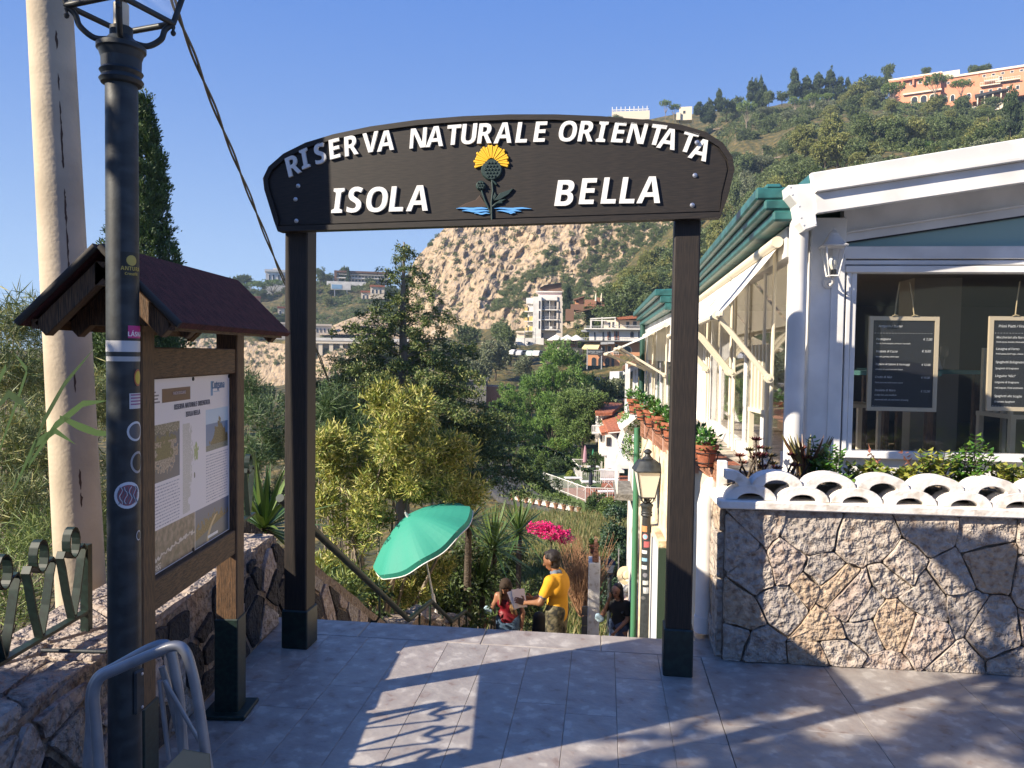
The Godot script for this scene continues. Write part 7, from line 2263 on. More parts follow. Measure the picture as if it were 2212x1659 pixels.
	fb(f, "upper_slab", 1100, 898, 1925, 914, 1.2, 7.5, "far_white")
	fb(f, "top_floor", 1380, 770, 2000, 900, -1.6, 5.0, "far_cream")
	froof(f, "roof", [[1540, 742], [1920, 698], [2040, 702], [1920, 748], [1545, 772]], 0.6, 6.0, "roof_tile")
	froof(f, "roof_edge", [[1900, 752], [2040, 700], [2045, 706], [1908, 760]], 0.7, 0.5, "far_brown")
	for q in [[1185, 760, 1210, 905], [1345, 742, 1365, 900], [1535, 745, 1552, 900]]: fb(f, "pergola_post", q[0], q[1], q[2], q[3], 0.8, 0.4, "far_white")
	froof(f, "pergola_beam", [[1185, 756], [1550, 736], [1550, 750], [1185, 772]], 0.9, 0.5, "far_white")
	froof(f, "pergola_beam", [[1185, 770], [1400, 778], [1400, 788], [1185, 782]], -1.0, 0.5, "far_white")
	frail(f, 1105, 1335, 870, 900, 1.1, "far_metal", 0.3); frail(f, 1335, 1920, 855, 898, 1.15, "far_metal", 0.3)
	frail(f, 1065, 1985, 1040, 1078, 1.5, "far_metal", 0.3)
	for q in [[1240, 950, 1268, 1062], [1362, 945, 1390, 1070], [1452, 940, 1484, 1062], [1555, 936, 1580, 1060], [1765, 938, 1812, 1022]]: fwin(f, q[0], q[1], q[2], q[3], 0.0, "far_white" if q[0] < 1400 else "far_brown", true)
	for q in [[1436, 945, 1450, 1060], [1535, 940, 1550, 1060], [1584, 940, 1600, 1060]]: fb(f, "shutter", q[0], q[1], q[2], q[3], 0.12, 0.1, "roof_tile")
	for q in [[1700, 790, 1755, 880], [1795, 780, 1865, 870], [1500, 795, 1530, 880], [1590, 790, 1610, 885], [1445, 800, 1470, 880], [1875, 930, 1900, 1075], [1920, 940, 1980, 1075]]: fwin(f, q[0], q[1], q[2], q[3], -1.6 if q[1] < 900 else 0.0)
	fb(f, "air_conditioner", 1308, 935, 1342, 965, 0.5, 0.4, "far_cream"); fb(f, "air_conditioner", 1490, 925, 1528, 955, 0.5, 0.4, "far_cream")
	for q in [[1440, 1150, 1500, 1240], [1545, 1125, 1600, 1240], [1660, 1140, 1790, 1235], [1350, 1150, 1410, 1230]]: fwin(f, q[0], q[1], q[2], q[3], 0.0, "far_cream", q[0] > 1650)
	frail(f, 1365, 1600, 1238, 1285, 0.6, "far_white", 0.3)
	for q in [[1345, 1100, 1440, 1130], [1440, 1095, 1550, 1122]]: froof(f, "blue_awning", [[q[0], q[1]], [q[1 - 1] + 95, q[1] - 4], [q[0] + 100, q[3]], [q[0] - 6, q[3] + 4]], 1.6, 0.1, "far_metal")
	for q in [[1205, 1310, 1290, 1440], [1300, 1312, 1390, 1440], [1400, 1312, 1485, 1440], [1495, 1312, 1545, 1440]]: fwin(f, q[0], q[1], q[2], q[3], 0.0, "resort_orange", true)
	for x in [0, 100]:
		var aw := MB.new()
		var a := Vector3(f.X(1110 + x), f.Y(1108), 0.1)
		var w := f.X(1210 + x) - f.X(1110 + x)
		aw.quad(a + Vector3(0.3, 0, 0), a + Vector3(w + 0.4, 0.05, 0), a + Vector3(w, -1.1, 2.6), a + Vector3(-0.4, -1.0, 2.6))
		aw.quad(a + Vector3(-0.4, -1.0, 2.61), a + Vector3(w, -1.1, 2.61), a + Vector3(w, -1.35, 2.62), a + Vector3(-0.4, -1.25, 2.62))
		part(f.t, "cream_awning", aw, mats["far_awning"])
	s = far("resort_sign", "dark grey resort name board on two tall poles", "sign", 134, 1255, 1490, Z5)
	for x in [1148, 1355]: fb(s, "post", x - 7, 1180, x + 7, 1490, 0.0, 0.3, "far_metal")
	fb(s, "board", 1152, 1200, 1356, 1282, 0.1, 0.2, "sign_dark")
	var lt2 := part(s.t, "lettering", letters("lapinga resort", 30 * s.sx * s.k * 0.85, 0.06, true, 0.0, false, 0.95), mats["far_metal"])
	lt2.position = Vector3(s.X(1255), s.Y(1238), 0.15)
	fb(s, "underline", 1195, 1258, 1305, 1262, 0.14, 0.1, "far_metal")
	f = far("terrace_pavilion", "low terrace pavilion with white parasols between hotel and resort", "pavilion", 160, 860, 1280, Z5)
	fb(f, "base", 700, 1180, 1080, 1285, 0.0, 5.0, "far_cream")
	fb(f, "roof", 680, 1075, 990, 1092, 1.0, 6.0, "far_brown")
	fb(f, "roof_planter", 690, 1030, 920, 1076, 0.0, 5.0, "far_brown")
	for x in [650, 795, 855, 960, 1000]: fb(f, "post", x - 5, 1080, x + 5, 1250, 1.0, 0.3, "far_white")
	frail(f, 710, 1000, 1180, 1230, 1.1, "far_white", 0.3)
	fb(f, "signboard", 908, 1120, 1000, 1165, 1.5, 0.2, "far_brown")
	for x in [700, 860, 985]:
		var pr := thing("white_parasol", "open white parasol on the terrace between hotel and resort", "parasol", f.t.transform * Vector3(f.X(x), f.Y(1180), 1.5), 0, "white parasols on the far terrace")
		var pc := MB.new()
		pc.lathe([[1.9, 1.5], [1.9, 1.62], [0.05, 2.7], [0.0, 2.72]], 4)
		part(pr, "canopy", pc, mats["far_white"])
		pc = MB.new()
		pc.tube([Vector3(0, 0, 0), Vector3(0, 2.6, 0)], 0.05, 6)
		part(pr, "pole", pc, mats["far_metal"])
	f = far("terraced_cottage", "small brown cottage with terraces above the resort house", "house", 190, 1100, 620, Z5)
	fb(f, "terrace_wall", 910, 545, 1400, 630, 0.0, 5.0, "far_brown")
	fb(f, "house_wall", 970, 470, 1100, 550, -1.0, 5.0, "resort_orange")
	froof(f, "roof", [[945, 475], [1090, 430], [1110, 440], [960, 490]], 0.4, 6.0, "far_brown")
	fwin(f, 985, 490, 1025, 520, -1.0, "far_brown")
	fb(f, "upper_terrace", 1110, 480, 1280, 580, 0.5, 5.0, "terracotta_pale")
	fb(f, "upper_terrace_wall", 1275, 440, 1530, 520, -1.5, 5.0, "terracotta_pale")
	fb(f, "lower_wall", 840, 620, 960, 790, 1.0, 4.0, "far_brown")
	froof(f, "lean_to_roof", [[985, 660], [1360, 570], [1370, 580], [990, 672]], 2.0, 3.0, "far_brown")
	for x in [1272, 1352]:
		var cp := thing("closed_parasol", "closed pale parasol on the brown cottage terrace", "parasol", f.t.transform * Vector3(f.X(x), f.Y(570), 0.5), 0, "closed parasols on the cottage terrace")
		closed_parasol(cp, 3.2, "far_cream")
	var Z7 := [2600, 200, 1.5447]
	f = far("orange_hotel", "long orange hillside hotel with white-framed windows on the hilltop", "hotel", 350, 1900, 340, Z7)
	fb(f, "east_wing", 1448, 120, 1730, 320, 2.0, 14.0, "far_orange")
	fb(f, "middle_wing", 1725, 145, 2000, 350, 0.0, 14.0, "far_orange")
	fb(f, "long_wing", 1930, 160, 2500, 340, 3.0, 14.0, "far_orange")
	fb(f, "lower_wing", 1900, 262, 2250, 345, 9.0, 8.0, "far_orange")
	fb(f, "annex", 2100, 210, 2500, 345, 7.0, 8.0, "far_orange")
	for q in [[1440, 112, 1735, 122, 2.6], [1725, 138, 1945, 150, 0.6], [1925, 150, 2500, 162, 3.6], [1525, 215, 1735, 224, 3.0]]: fb(f, "cornice", q[0], q[1], q[2], q[3], q[4], 15.0, "far_cream")
	fb(f, "roof_pavilion", 1735, 98, 1825, 140, -2.0, 6.0, "far_cream")
	for x in [1470, 1512, 1560, 1605, 1650, 1695]: fwin(f, x, 142, x + 22, 166, 2.0)
	fb(f, "loggia_slab", 1450, 128, 1730, 136, 3.4, 2.0, "far_orange")
	for x in [1450, 1518, 1580, 1640, 1725]: fb(f, "loggia_pier", x - 5, 120, x + 5, 172, 3.2, 1.4, "far_orange")
	for i in 3: fwin(f, 1568 + i * 50, 235, 1610 + i * 50, 285, 2.0, "far_cream", true)
	for x in [1740, 1780, 1865, 1910]: fwin(f, x, 255 if x > 1850 else 250, x + 26, 290, 0.0, "far_white", true)
	for x in [1760, 1800, 1870]: fwin(f, x, 170, x + 16, 185, 0.0)
	for i in 12:
		fwin(f, 1945 + i * 46, 172, 1963 + i * 46, 186, 3.0)
		if i != 1 and i != 2: fwin(f, 2028 + i * 46, 195, 2046 + i * 46, 222, 7.0 if i > 1 else 3.0)
		if i < 8: fwin(f, 1935 + i * 44, 285, 1953 + i * 44, 310, 9.0)
		if i > 1: fwin(f, 2070 + i * 40, 240, 2088 + i * 40, 255, 7.0)
	for q in [[1935, 245, 2035, 262], [1955, 205, 2025, 222], [2010, 238, 2130, 250], [2150, 235, 2300, 245]]:
		fb(f, "balcony_slab", q[0], q[3], q[2], q[3] + 6, 10.4 if q[1] > 230 else 7.0, 6.0, "far_cream")
		frail(f, q[0], q[2], q[1], q[3], 10.3 if q[1] > 230 else 6.9, "far_white", 0.8)
	froof(f, "veranda_roof", [[1910, 320], [2060, 308], [2075, 316], [1915, 336]], 13.0, 5.0, "black")
	for x in [1925, 1960, 2000, 2040, 2070]: fb(f, "veranda_post", x - 3, 330, x + 3, 385, 12.5, 0.4, "far_cream")
	fb(f, "foundation", 1450, 320, 2500, 420, 1.0, 14.0, "terracotta_pale")
	fb(f, "retaining_wall", 1890, 385, 2120, 420, 12.0, 4.0, "far_cream")
	var Z4 := [1000, 400, 1.1344]
	f = far("ridge_ruin", "ruined pale stone terrace with railing on the ridge", "ruin", 405, 1690, 75, Z4)
	fb(f, "wall", 1600, 42, 1765, 80, 0.0, 8.0, "far_cream")
	for i in 9: fb(f, "railing_post", 1600 + i * 19, 22, 1603 + i * 19, 44, 0.0, 0.4, "far_white")
	fb(f, "handrail", 1600, 34, 1760, 37, 0.0, 0.3, "far_white")
	f = far("ridge_cottage", "small roofless pale cottage on the ridge between pines", "house", 400, 1930, 80, Z4)
	fb(f, "wall", 1900, 24, 1955, 82, 0.0, 6.0, "far_cream"); fb(f, "wall_stub", 1888, 50, 1905, 82, 1.0, 5.0, "far_cream")
	fwin(f, 1915, 40, 1928, 55, 0.0, "far_cream")
	var i := 0
	for q in [[320, 462, 500, 480], [1700, 570, 1880, 600], [1430, 570, 1500, 585], [1960, 440, 2130, 500], [1200, 610, 1300, 630], [690, 640, 740, 655]]:
		f = far("terrace_wall", ["pale dry-stone terrace wall below the ridge pines", "pale wall under the pink ramp below the orange hotel", "short pale wall above the restaurant roof", "pale wall climbing beside the near cypress", "low stone wall hidden among the slope shrubs", "small pale wall on the open slope"][i], "wall", hit((2600 + q[0] / 1.5447) / 1.8228, (200 + q[3] / 1.5447) / 1.8228, 300.0), q[0], q[3], Z7, "terrace walls on the slope")
		froof(f, "wall", [[q[0], q[3]], [q[0], q[1] + (q[3] - q[1]) * 0.6], [q[2], q[1]], [q[2], q[3] - (q[3] - q[1]) * 0.2]], 0.0, 1.0, "mortar")
		i += 1
	f = far("pink_ramp", "pink sloping ramp wall below the orange hotel", "wall", hit((2600 + 1820 / 1.5447) / 1.8228, (200 + 550 / 1.5447) / 1.8228, 250.0), 1820, 550, Z7)
	froof(f, "ramp", [[1770, 550], [1770, 542], [1870, 490], [1870, 545]], 0.0, 1.0, "hotel_pink")
	i = 0
	for q in [[1285, 590, 570], [1300, 530, 600], [1370, 545, 600], [1990, 410, 560], [620, 570, 640], [455, 470, 560]]:
		f = far("hill_post", "thin pale utility post on the hillside", "post", hit((2600 + q[0] / 1.5447) / 1.8228, (200 + q[2] / 1.5447) / 1.8228, 300.0), q[0], q[2], Z7, "thin posts on the hillside")
		fb(f, "post", q[0] - 1.5, q[1], q[0] + 1.5, q[2] + 8, 0.0, 0.25, "mortar")
		if i == 1: fb(f, "lamp_arm", 1262, 528, 1338, 531, 0.0, 0.25, "mortar")
		i += 1
	var Z0 := [0, 0, 1.0 / 1.8228]
	f = far("white_villa", "white flat-roofed villa among pines on the far headland", "villa", 470, 598, 640, Z0)
	fb(f, "wall", 575, 586, 622, 640, 0.0, 8.0, "far_white"); fb(f, "parapet", 573, 583, 622, 588, 0.6, 9.0, "far_white"); fb(f, "roof_block", 590, 579, 606, 584, -2.0, 4.0, "far_white")
	for x in [581, 589, 600, 610]: fwin(f, x, 594, x + 4, 606, 0.0)
	f = far("modern_hotel", "long modern hotel with wooden frame on the far headland", "hotel", 465, 765, 612, Z0)
	fb(f, "frame", 723, 586, 838, 590, 1.5, 9.0, "far_brown"); fb(f, "frame_end", 723, 588, 728, 611, 1.5, 9.0, "far_brown"); fb(f, "wall", 728, 590, 838, 612, -1.0, 7.0, "far_cream")
	fb(f, "floor_slab", 728, 600, 838, 602, 1.2, 3.0, "far_white"); fb(f, "floor_slab", 728, 593, 838, 594, 1.2, 3.0, "far_white")
	for x in range(732, 836, 7): fwin(f, x, 595, x + 5, 600, -1.0, "far_metal"); fwin(f, x, 603, x + 5, 608, -1.0, "far_metal")
	fb(f, "terrace", 708, 610, 790, 618, 4.0, 5.0, "far_white")
	f = far("billboard", "pale blue billboard below the modern hotel on the headland", "billboard", 445, 735, 634, Z0)
	fb(f, "panel", 715, 613, 757, 626, 0.0, 0.5, "far_white"); fb(f, "print", 717, 615, 738, 624, 0.1, 0.3, "wave_far"); fb(f, "leg", 722, 626, 724, 640, -0.1, 0.4, "far_metal"); fb(f, "leg", 748, 626, 750, 640, -0.1, 0.4, "far_metal")
	i = 0
	for q in [[672, 700, 715, 726], [590, 696, 618, 728], [800, 616, 830, 640], [780, 628, 802, 640], [540, 640, 562, 652], [600, 662, 614, 672]]:
		f = far("headland_house", ["cream house beside the coast road on the headland", "white arched house above the sea cliff", "cream house under the modern hotel", "small cream house beside the rock shelf", "small reddish house among the headland pines", "small pale house half way down the headland"][i], "house", 400.0 if i > 1 else 352.0, (q[0] + q[2]) * 0.5, q[3] + 4, Z0, "houses on the headland")
		fb(f, "wall", q[0], q[1] + 3, q[2], q[3] + 5, 0.0, 5.0, "far_cream" if i != 4 else "resort_orange"); fb(f, "roof", q[0] - 1, q[1], q[2] + 1, q[1] + 4, 0.6, 6.5, "far_cream" if i < 2 else "roof_tile")
		for x in range(int(q[0]) + 3, int(q[2]) - 4, 8): fwin(f, x, q[1] + 9, x + 4, q[1] + 18, 0.0, "far_white", i < 2)
		i += 1
	f = far("coast_viaduct", "pale arcaded retaining viaduct of the coast road below the cliff", "viaduct", 338, 900, 760, Z0)
	fb(f, "deck", 640, 738, 1240, 745, 2.0, 6.0, "far_cream"); fb(f, "parapet", 640, 733, 1240, 739, 2.2, 0.6, "far_white"); fb(f, "back_wall", 640, 744, 1240, 770, -2.0, 3.0, "far_cream")
	for x in range(650, 1240, 22): fb(f, "pier", x, 744, x + 8, 790, 1.6, 3.0, "far_cream")
	for x in range(940, 1200, 15): fb(f, "gallery_pier", x, 716, x + 5, 736, 0.5, 2.0, "far_cream")
	fb(f, "gallery_roof", 935, 710, 1205, 717, 1.0, 4.0, "far_cream")
	i = 0
	for q in [[1096, 759, 205, 0.4], [1116, 768, 190, 0.8], [1131, 770, 185, 0.9], [1152, 771, 180, 1.0], [1165, 771, 178, 1.1]]:
		car(P(q[0], q[1], q[2]), q[3], ["black parked car on the road below the white hotel", "white parked car below the hotel podium", "silver parked car beside the low stone wall", "pale green parked car under the pine top", "white parked car at the end of the row by the pine"][i], [L(0.02, 0.02, 0.02), L(0.6, 0.6, 0.6), L(0.35, 0.36, 0.38), L(0.45, 0.55, 0.5), L(0.6, 0.6, 0.58)][i])
		i += 1
	car(P(1336, 836, 128), 1.2, "white camper van parked in front of the resort arcade", L(0.7, 0.7, 0.7), true)
	car(P(1298, 833, 132), 1.0, "dark blue car parked under the resort arcade", L(0.02, 0.03, 0.07))
func closed_parasol(t: Node3D, h: float, m: String) -> void:
	var mb := MB.new()
	mb.lathe([[0.02, 0.0], [0.02, h * 0.35], [0.0, h * 0.35]], 8)
	part(t, "pole", mb, mats["far_metal"])
	mb = MB.new()
	var pr := [[0.02, h * 0.3], [h * 0.085, h * 0.36], [h * 0.07, h * 0.6], [h * 0.045, h * 0.85], [h * 0.015, h * 0.97], [0.0, h]]
	mb.lathe(pr, 9)
	part(t, "canopy", mb, mats[m])
func car(at: Vector3, turn: float, label: String, c: Color, van := false) -> void:
	var t := thing("camper_van" if van else "parked_car", label, "van" if van else "car", at, turn, "" if van else "parked cars")
	var hh := 2.6 if van else 1.45
	var pl := PackedVector2Array([Vector2(-2.1, 0.3), Vector2(2.1, 0.3), Vector2(2.15, 0.75), Vector2(1.25, 0.95), Vector2(0.65, hh), Vector2(-1.5, hh), Vector2(-2.05, 0.95)])
	if van: pl = PackedVector2Array([Vector2(-2.8, 0.4), Vector2(2.6, 0.4), Vector2(2.7, 1.0), Vector2(2.1, 1.2), Vector2(1.7, 1.9), Vector2(2.3, 2.1), Vector2(2.2, hh), Vector2(-2.8, hh)])
	var mb := MB.new()
	mb.prism(pl, -0.82, 0.82, 0.08)
	part(t, "body", mb, M("car_%s" % c.to_html(), c, 0.25))
	for s in [-1, 1]:
		for x in ([-1.3, 1.3] if not van else [-1.7, 1.7]):
			mb = MB.new()
			mb.xf = Transform3D(Basis(Vector3.RIGHT, PI / 2), Vector3(x, 0.32, s * 0.8 - 0.1))
			mb.lathe([[0.0, 0.0], [0.32, 0.0], [0.33, 0.1], [0.32, 0.2], [0.0, 0.2]], 14)
			part(t, "wheel", mb, mats["black"])
		for x in ([-0.9, 0.05] if not van else [-1.6, 0.0, 1.5]):
			bxpart(t, "side_window", Vector3(x, 1.15 if not van else 1.75, s * 0.825), Vector3(0.8 if not van else 0.6, 0.36 if not van else 0.45, 0.02), mats["far_window"])
	bxpart(t, "windscreen", Vector3(0.98, 1.2, 0) if not van else Vector3(1.95, 1.55, 0), Vector3(0.03, 0.5, 1.3), mats["far_window"], Basis(Vector3.BACK, 0.85 if not van else 0.5))
# ---------------------------------------------------------------- valley floor: road, gardens, red-roofed houses
const ZV := [2000, 1600, 3.16]
func z3(x: float, y: float, lvl: float) -> Vector3:
	return PY((2000 + x / 3.16) / 1.8228, (1600 + y / 3.16) / 1.8228, lvl)
func slab(nm: String, pts: Array, lvl: float, th: float, m: String, parent: Node = null) -> MeshInstance3D:
	var pl := PackedVector2Array()
	for p in pts:
		var q := z3(p[0], p[1], lvl)
		pl.append(Vector2(q.x, -q.z))
	var mb := MB.new()
	mb.xf = Transform3D(Basis(Vector3(1, 0, 0), Vector3(0, 0, -1), Vector3(0, 1, 0)), Vector3(0, lvl, 0))
	mb.prism(pl, -th, 0)
	return part(parent, nm, mb, mats[m]) if parent else structure(nm, mb, mats[m])
func picket(label: String, pts: Array, lvl: float, h: float, group: String, m := "far_white", step := 0.16, nm := "picket_railing") -> void:
	var t := thing(nm, label, "railing", Vector3.ZERO, 0, group)
	var rails := MB.new(); var pk := MB.new()
	for i in pts.size() - 1:
		var a := z3(pts[i][0], pts[i][1], lvl); var b := z3(pts[i + 1][0], pts[i + 1][1], lvl)
		rails.tube([a + Vector3(0, h, 0), b + Vector3(0, h, 0)], 0.03, 5); rails.tube([a + Vector3(0, 0.12, 0), b + Vector3(0, 0.12, 0)], 0.02, 5)
		var n := int(a.distance_to(b) / step)
		for k in n + 1:
			var p := a.lerp(b, float(k) / maxi(n, 1))
			pk.box(p + Vector3(0, h * 0.5, 0), Vector3(0.022, h, 0.022) if k % 9 else Vector3(0.06, h + 0.1, 0.06))
	part(t, "rails", rails, mats[m])
	part(t, "pickets", pk, mats[m], "stuff")
func hedge(label: String, x: float, y: float, w: float, h: float, d: float, pal: Array, seed_: int, nm := "garden_bush", cone := false) -> void:
	var r := RandomNumberGenerator.new(); r.seed = seed_
	var k := d / F * 0.17361
	var u := (2000 + x / 3.16) / 1.8228; var v := (1600 + (y + h * 0.5) / 3.16) / 1.8228
	var base := P(u, v, d)
	var cl := []
	var hw := w * k; var hh := h * k
	for i in 30:
		var dd := rdir(r)
		var yy := 0.5 + dd.y * 0.45
		var ww := hw * 0.5 * (1.0 if not cone else 1.25 * (1.05 - yy))
		cl.append([Vector3(dd.x * ww * 0.85, yy * hh, dd.z * ww * 0.8), Vector3(hw * 0.13, hh * 0.12, hw * 0.13) * r.randf_range(0.8, 1.3)])
	var t := thing(nm, label, "bush", base, 0, "bushes in the terraced garden")
	var tw := spray_set(3, seed_ + 5, 12, 0.7, 0.35, pal, 0.7)
	var st := MB.new()
	st.tube([Vector3(0, -0.6, 0), Vector3(0, hh * 0.6, 0)], [hw * 0.03, hw * 0.015], 6)
	part(t, "trunk", st, mats["bark"])
	part(t, "crown", crown(cl, tw, 0.7, 0.17, r, 0.5), mats["leaf"])
func make_valley() -> void:
	var r := RandomNumberGenerator.new(); r.seed = 99
	M("wave_far", L(0.25, 0.42, 0.6), 0.7)
	M("lawn", L(0.07, 0.12, 0.03), 0.95, texes["spots"], Vector3(0.5, 0.5, 0.5))
	var RL := -9.4
	slab("road", [[-700, 470], [-300, 540], [0, 690], [110, 870], [260, 1000], [400, 1105], [640, 1185], [930, 1240], [1010, 1275], [1300, 1310], [1600, 1370], [1600, 1470], [1470, 1435], [1150, 1372], [800, 1312], [400, 1232], [60, 1165], [-120, 1130], [-260, 1000], [-500, 700], [-900, 540]], RL, 0.4, "asphalt")
	var edge := [[60, 1165], [400, 1232], [800, 1312], [1150, 1372], [1470, 1440]]
	var pts := []
	for i in edge.size() - 1:
		for k in 4: pts.append(Vector2(lerpf(edge[i][0], edge[i + 1][0], k / 4.0), lerpf(edge[i][1], edge[i + 1][1], k / 4.0)))
	pts.append(Vector2(1470, 1440))
	var tw := spray_set(2, 44, 12, 0.8, 0.3, [Color(0.09, 0.14, 0.05), Color(0.16, 0.2, 0.09)], 0.8)
	var tuft := crown([[Vector3(0, 0.5, 0), Vector3(0.3, 0.24, 0.3)]], tw, 0.8, 0.12, r, 0.6)
	for i in pts.size() - 1:
		var a := z3(pts[i].x, pts[i].y, RL); var b := z3(pts[i + 1].x, pts[i + 1].y, RL)
		var dir := b - a
		var t := thing("fence_panel", "white slatted fence panel along the edge of the road", "fence", a.lerp(b, 0.5), atan2(-dir.z, dir.x), "white fence panels along the road")
		var ln := dir.length() * 0.72
		bxpart(t, "top_rail", Vector3(0, 0.44, 0), Vector3(ln, 0.05, 0.05), mats["far_white"])
		bxpart(t, "bottom_rail", Vector3(0, 0.08, 0), Vector3(ln, 0.05, 0.05), mats["far_white"])
		var sl := MB.new()
		for q in 12: sl.box(Vector3(-ln * 0.5 + ln * (q + 0.5) / 12.0, 0.25, 0), Vector3(ln / 17.0, 0.36, 0.03))
		part(t, "slats", sl, mats["far_white"], "stuff")
		var p := thing("road_pot", "terracotta pot with a leafy tuft between white fence panels", "flower pot", a, 0, "terracotta pots along the road")
		var mb := MB.new()
		mb.lathe([[0.0, 0.0], [0.13, 0.0], [0.19, 0.34], [0.21, 0.34], [0.21, 0.4], [0.0, 0.38]], 12)
		part(p, "pot", mb, mats["terracotta_pale"])
		part(p, "foliage", tuft, mats["leaf"], "stuff")
	var g := -8.45
	var tr := slab("garden_terrace", [[640, 1010], [960, 1190], [1520, 1190], [1520, 480], [600, 470], [120, 560], [200, 760], [430, 900]], g, 1.4, "lawn")
	slab("patio", [[655, 1020], [955, 1180], [1500, 1180], [1500, 1010], [880, 1010]], g + 0.03, 0.02, "terracotta", tr)
	slab("patio", [[1160, 1000], [1500, 1000], [1500, 860], [1190, 860]], g + 0.03, 0.02, "terracotta", tr)
	picket("white picket railing round the lower terracotta patio", [[440, 985], [640, 1060], [965, 1190], [1480, 1215]], g, 1.0, "white railings of the terraced garden")
	picket("white picket railing between the patio and the upper lawn", [[920, 960], [1200, 955], [1380, 960]], g + 0.03, 1.0, "white railings of the terraced garden")
	picket("white picket railing along the upper lawn edge", [[800, 800], [920, 950]], g, 1.0, "white railings of the terraced garden")
	picket("white picket railing behind the garden parasols", [[800, 800], [1130, 812], [1170, 840]], g, 1.0, "white railings of the terraced garden")
	picket("white picket railing on the raised platform behind the round tree", [[640, 590], [900, 590]], g + 0.1, 1.0, "white railings of the terraced garden")
	picket("blue and white fence of the upper road beyond the pines", [[-60, 560], [0, 540], [250, 480], [460, 455], [520, 450]], -9.3, 1.7, "", "wave_far", 0.3, "road_fence")
	for q in [[955, 812, 2.3, "mauve", L(0.35, 0.2, 0.24)], [1055, 800, 1.9, "green", L(0.02, 0.16, 0.08)], [1027, 1085, 1.9, "navy", L(0.012, 0.016, 0.03)], [325, 560, 2.4, "white", L(0.7, 0.7, 0.68)]]:
		var t := thing("garden_parasol", "closed %s parasol in the terraced garden" % q[3], "parasol", z3(q[0], q[1], g + 0.03), 0, "closed parasols in the garden")
		M("par_" + q[3], q[4], 0.85)
		closed_parasol(t, q[2], "par_" + q[3])
	i_garden_furniture(g + 0.03)
	var yel := [Color(0.2, 0.24, 0.03), Color(0.14, 0.19, 0.03), Color(0.28, 0.3, 0.05)]
	var grn := [Color(0.05, 0.09, 0.02), Color(0.08, 0.13, 0.03), Color(0.11, 0.16, 0.035)]
	var drk := [Color(0.025, 0.05, 0.015), Color(0.04, 0.075, 0.02), Color(0.06, 0.1, 0.025)]
	var hd := [[560, 310, 230, 200, 84, grn, "clipped green hedge nearest the blue road fence"], [720, 305, 230, 200, 84, yel, "clipped yellow-green hedge in the middle of the row"], [880, 280, 230, 220, 83, yel, "tallest yellow-topped hedge behind the round tree"], [1010, 300, 160, 240, 82, grn, "green hedge beside the red-roofed house"], [610, 490, 120, 160, 74, yel, "bright yellow-green bush beside the raised platform"], [720, 450, 180, 90, 76, yel, "low yellow-green hedge behind the raised platform"], [780, 870, 110, 110, 62, yel, "small bright yellow bush beside the upper lawn"], [240, 590, 210, 170, 72, grn, "round green shrub near the white parasol"], [450, 500, 180, 120, 76, drk, "dark shrub behind the white parasol"], [600, 740, 220, 200, 66, drk, "dark dense shrub beside the cone bush"], [730, 740, 150, 170, 66, grn, "green shrub above the yellow bush"], [800, 690, 250, 120, 68, grn, "low hedge under the round tree"], [1090, 670, 200, 160, 66, drk, "dark shrub by the house steps"], [420, 1000, 190, 150, 59, grn, "leafy shrub on the road bank near the cone bush"], [540, 1060, 200, 160, 58, grn, "leafy shrub in the middle of the road bank"], [650, 1110, 180, 140, 57, grn, "leafy shrub on the road bank under the patio"], [790, 1170, 230, 120, 56, grn, "bright shrub at the corner of the road bank"], [1120, 1200, 260, 220, 51, drk, "dark palm-like shrub below the patio"], [1260, 1240, 260, 200, 50, grn, "green shrub below the patio railing"], [1420, 1240, 160, 260, 49, drk, "dark shrub against the stairside house"], [300, 780, 200, 200, 66, grn, "green shrub on the slope beside the road"], [100, 640, 140, 160, 72, drk, "dark shrub at the bend of the road"], [330, 900, 160, 140, 62, grn, "small green shrub above the road kerb"]]
	for i in hd.size(): hedge(hd[i][6], hd[i][0], hd[i][1], hd[i][2], hd[i][3], hd[i][4], hd[i][5], 800 + i)
	hedge("dark green cone-shaped conifer bush beside the road", 425, 720, 240, 330, 64, [Color(0.05, 0.09, 0.015), Color(0.08, 0.13, 0.02), Color(0.035, 0.06, 0.012)], 840, "cone_bush", true)
	var rt := bush_thing("round_tree", "round leafy tree in the middle of the terraced garden", z3(915, 745, g), blob_clumps(4.6, 5.2, 4.2, 34, 0.75, r, 2.2), spray_set(3, 46, 12, 0.7, 0.3, grn, 0.5), 0.6, 0.25, 47, 0.3, "tree", "", "leaf", 0.14)
	rt.set_meta("category", "tree")
	make_red_roof_houses()
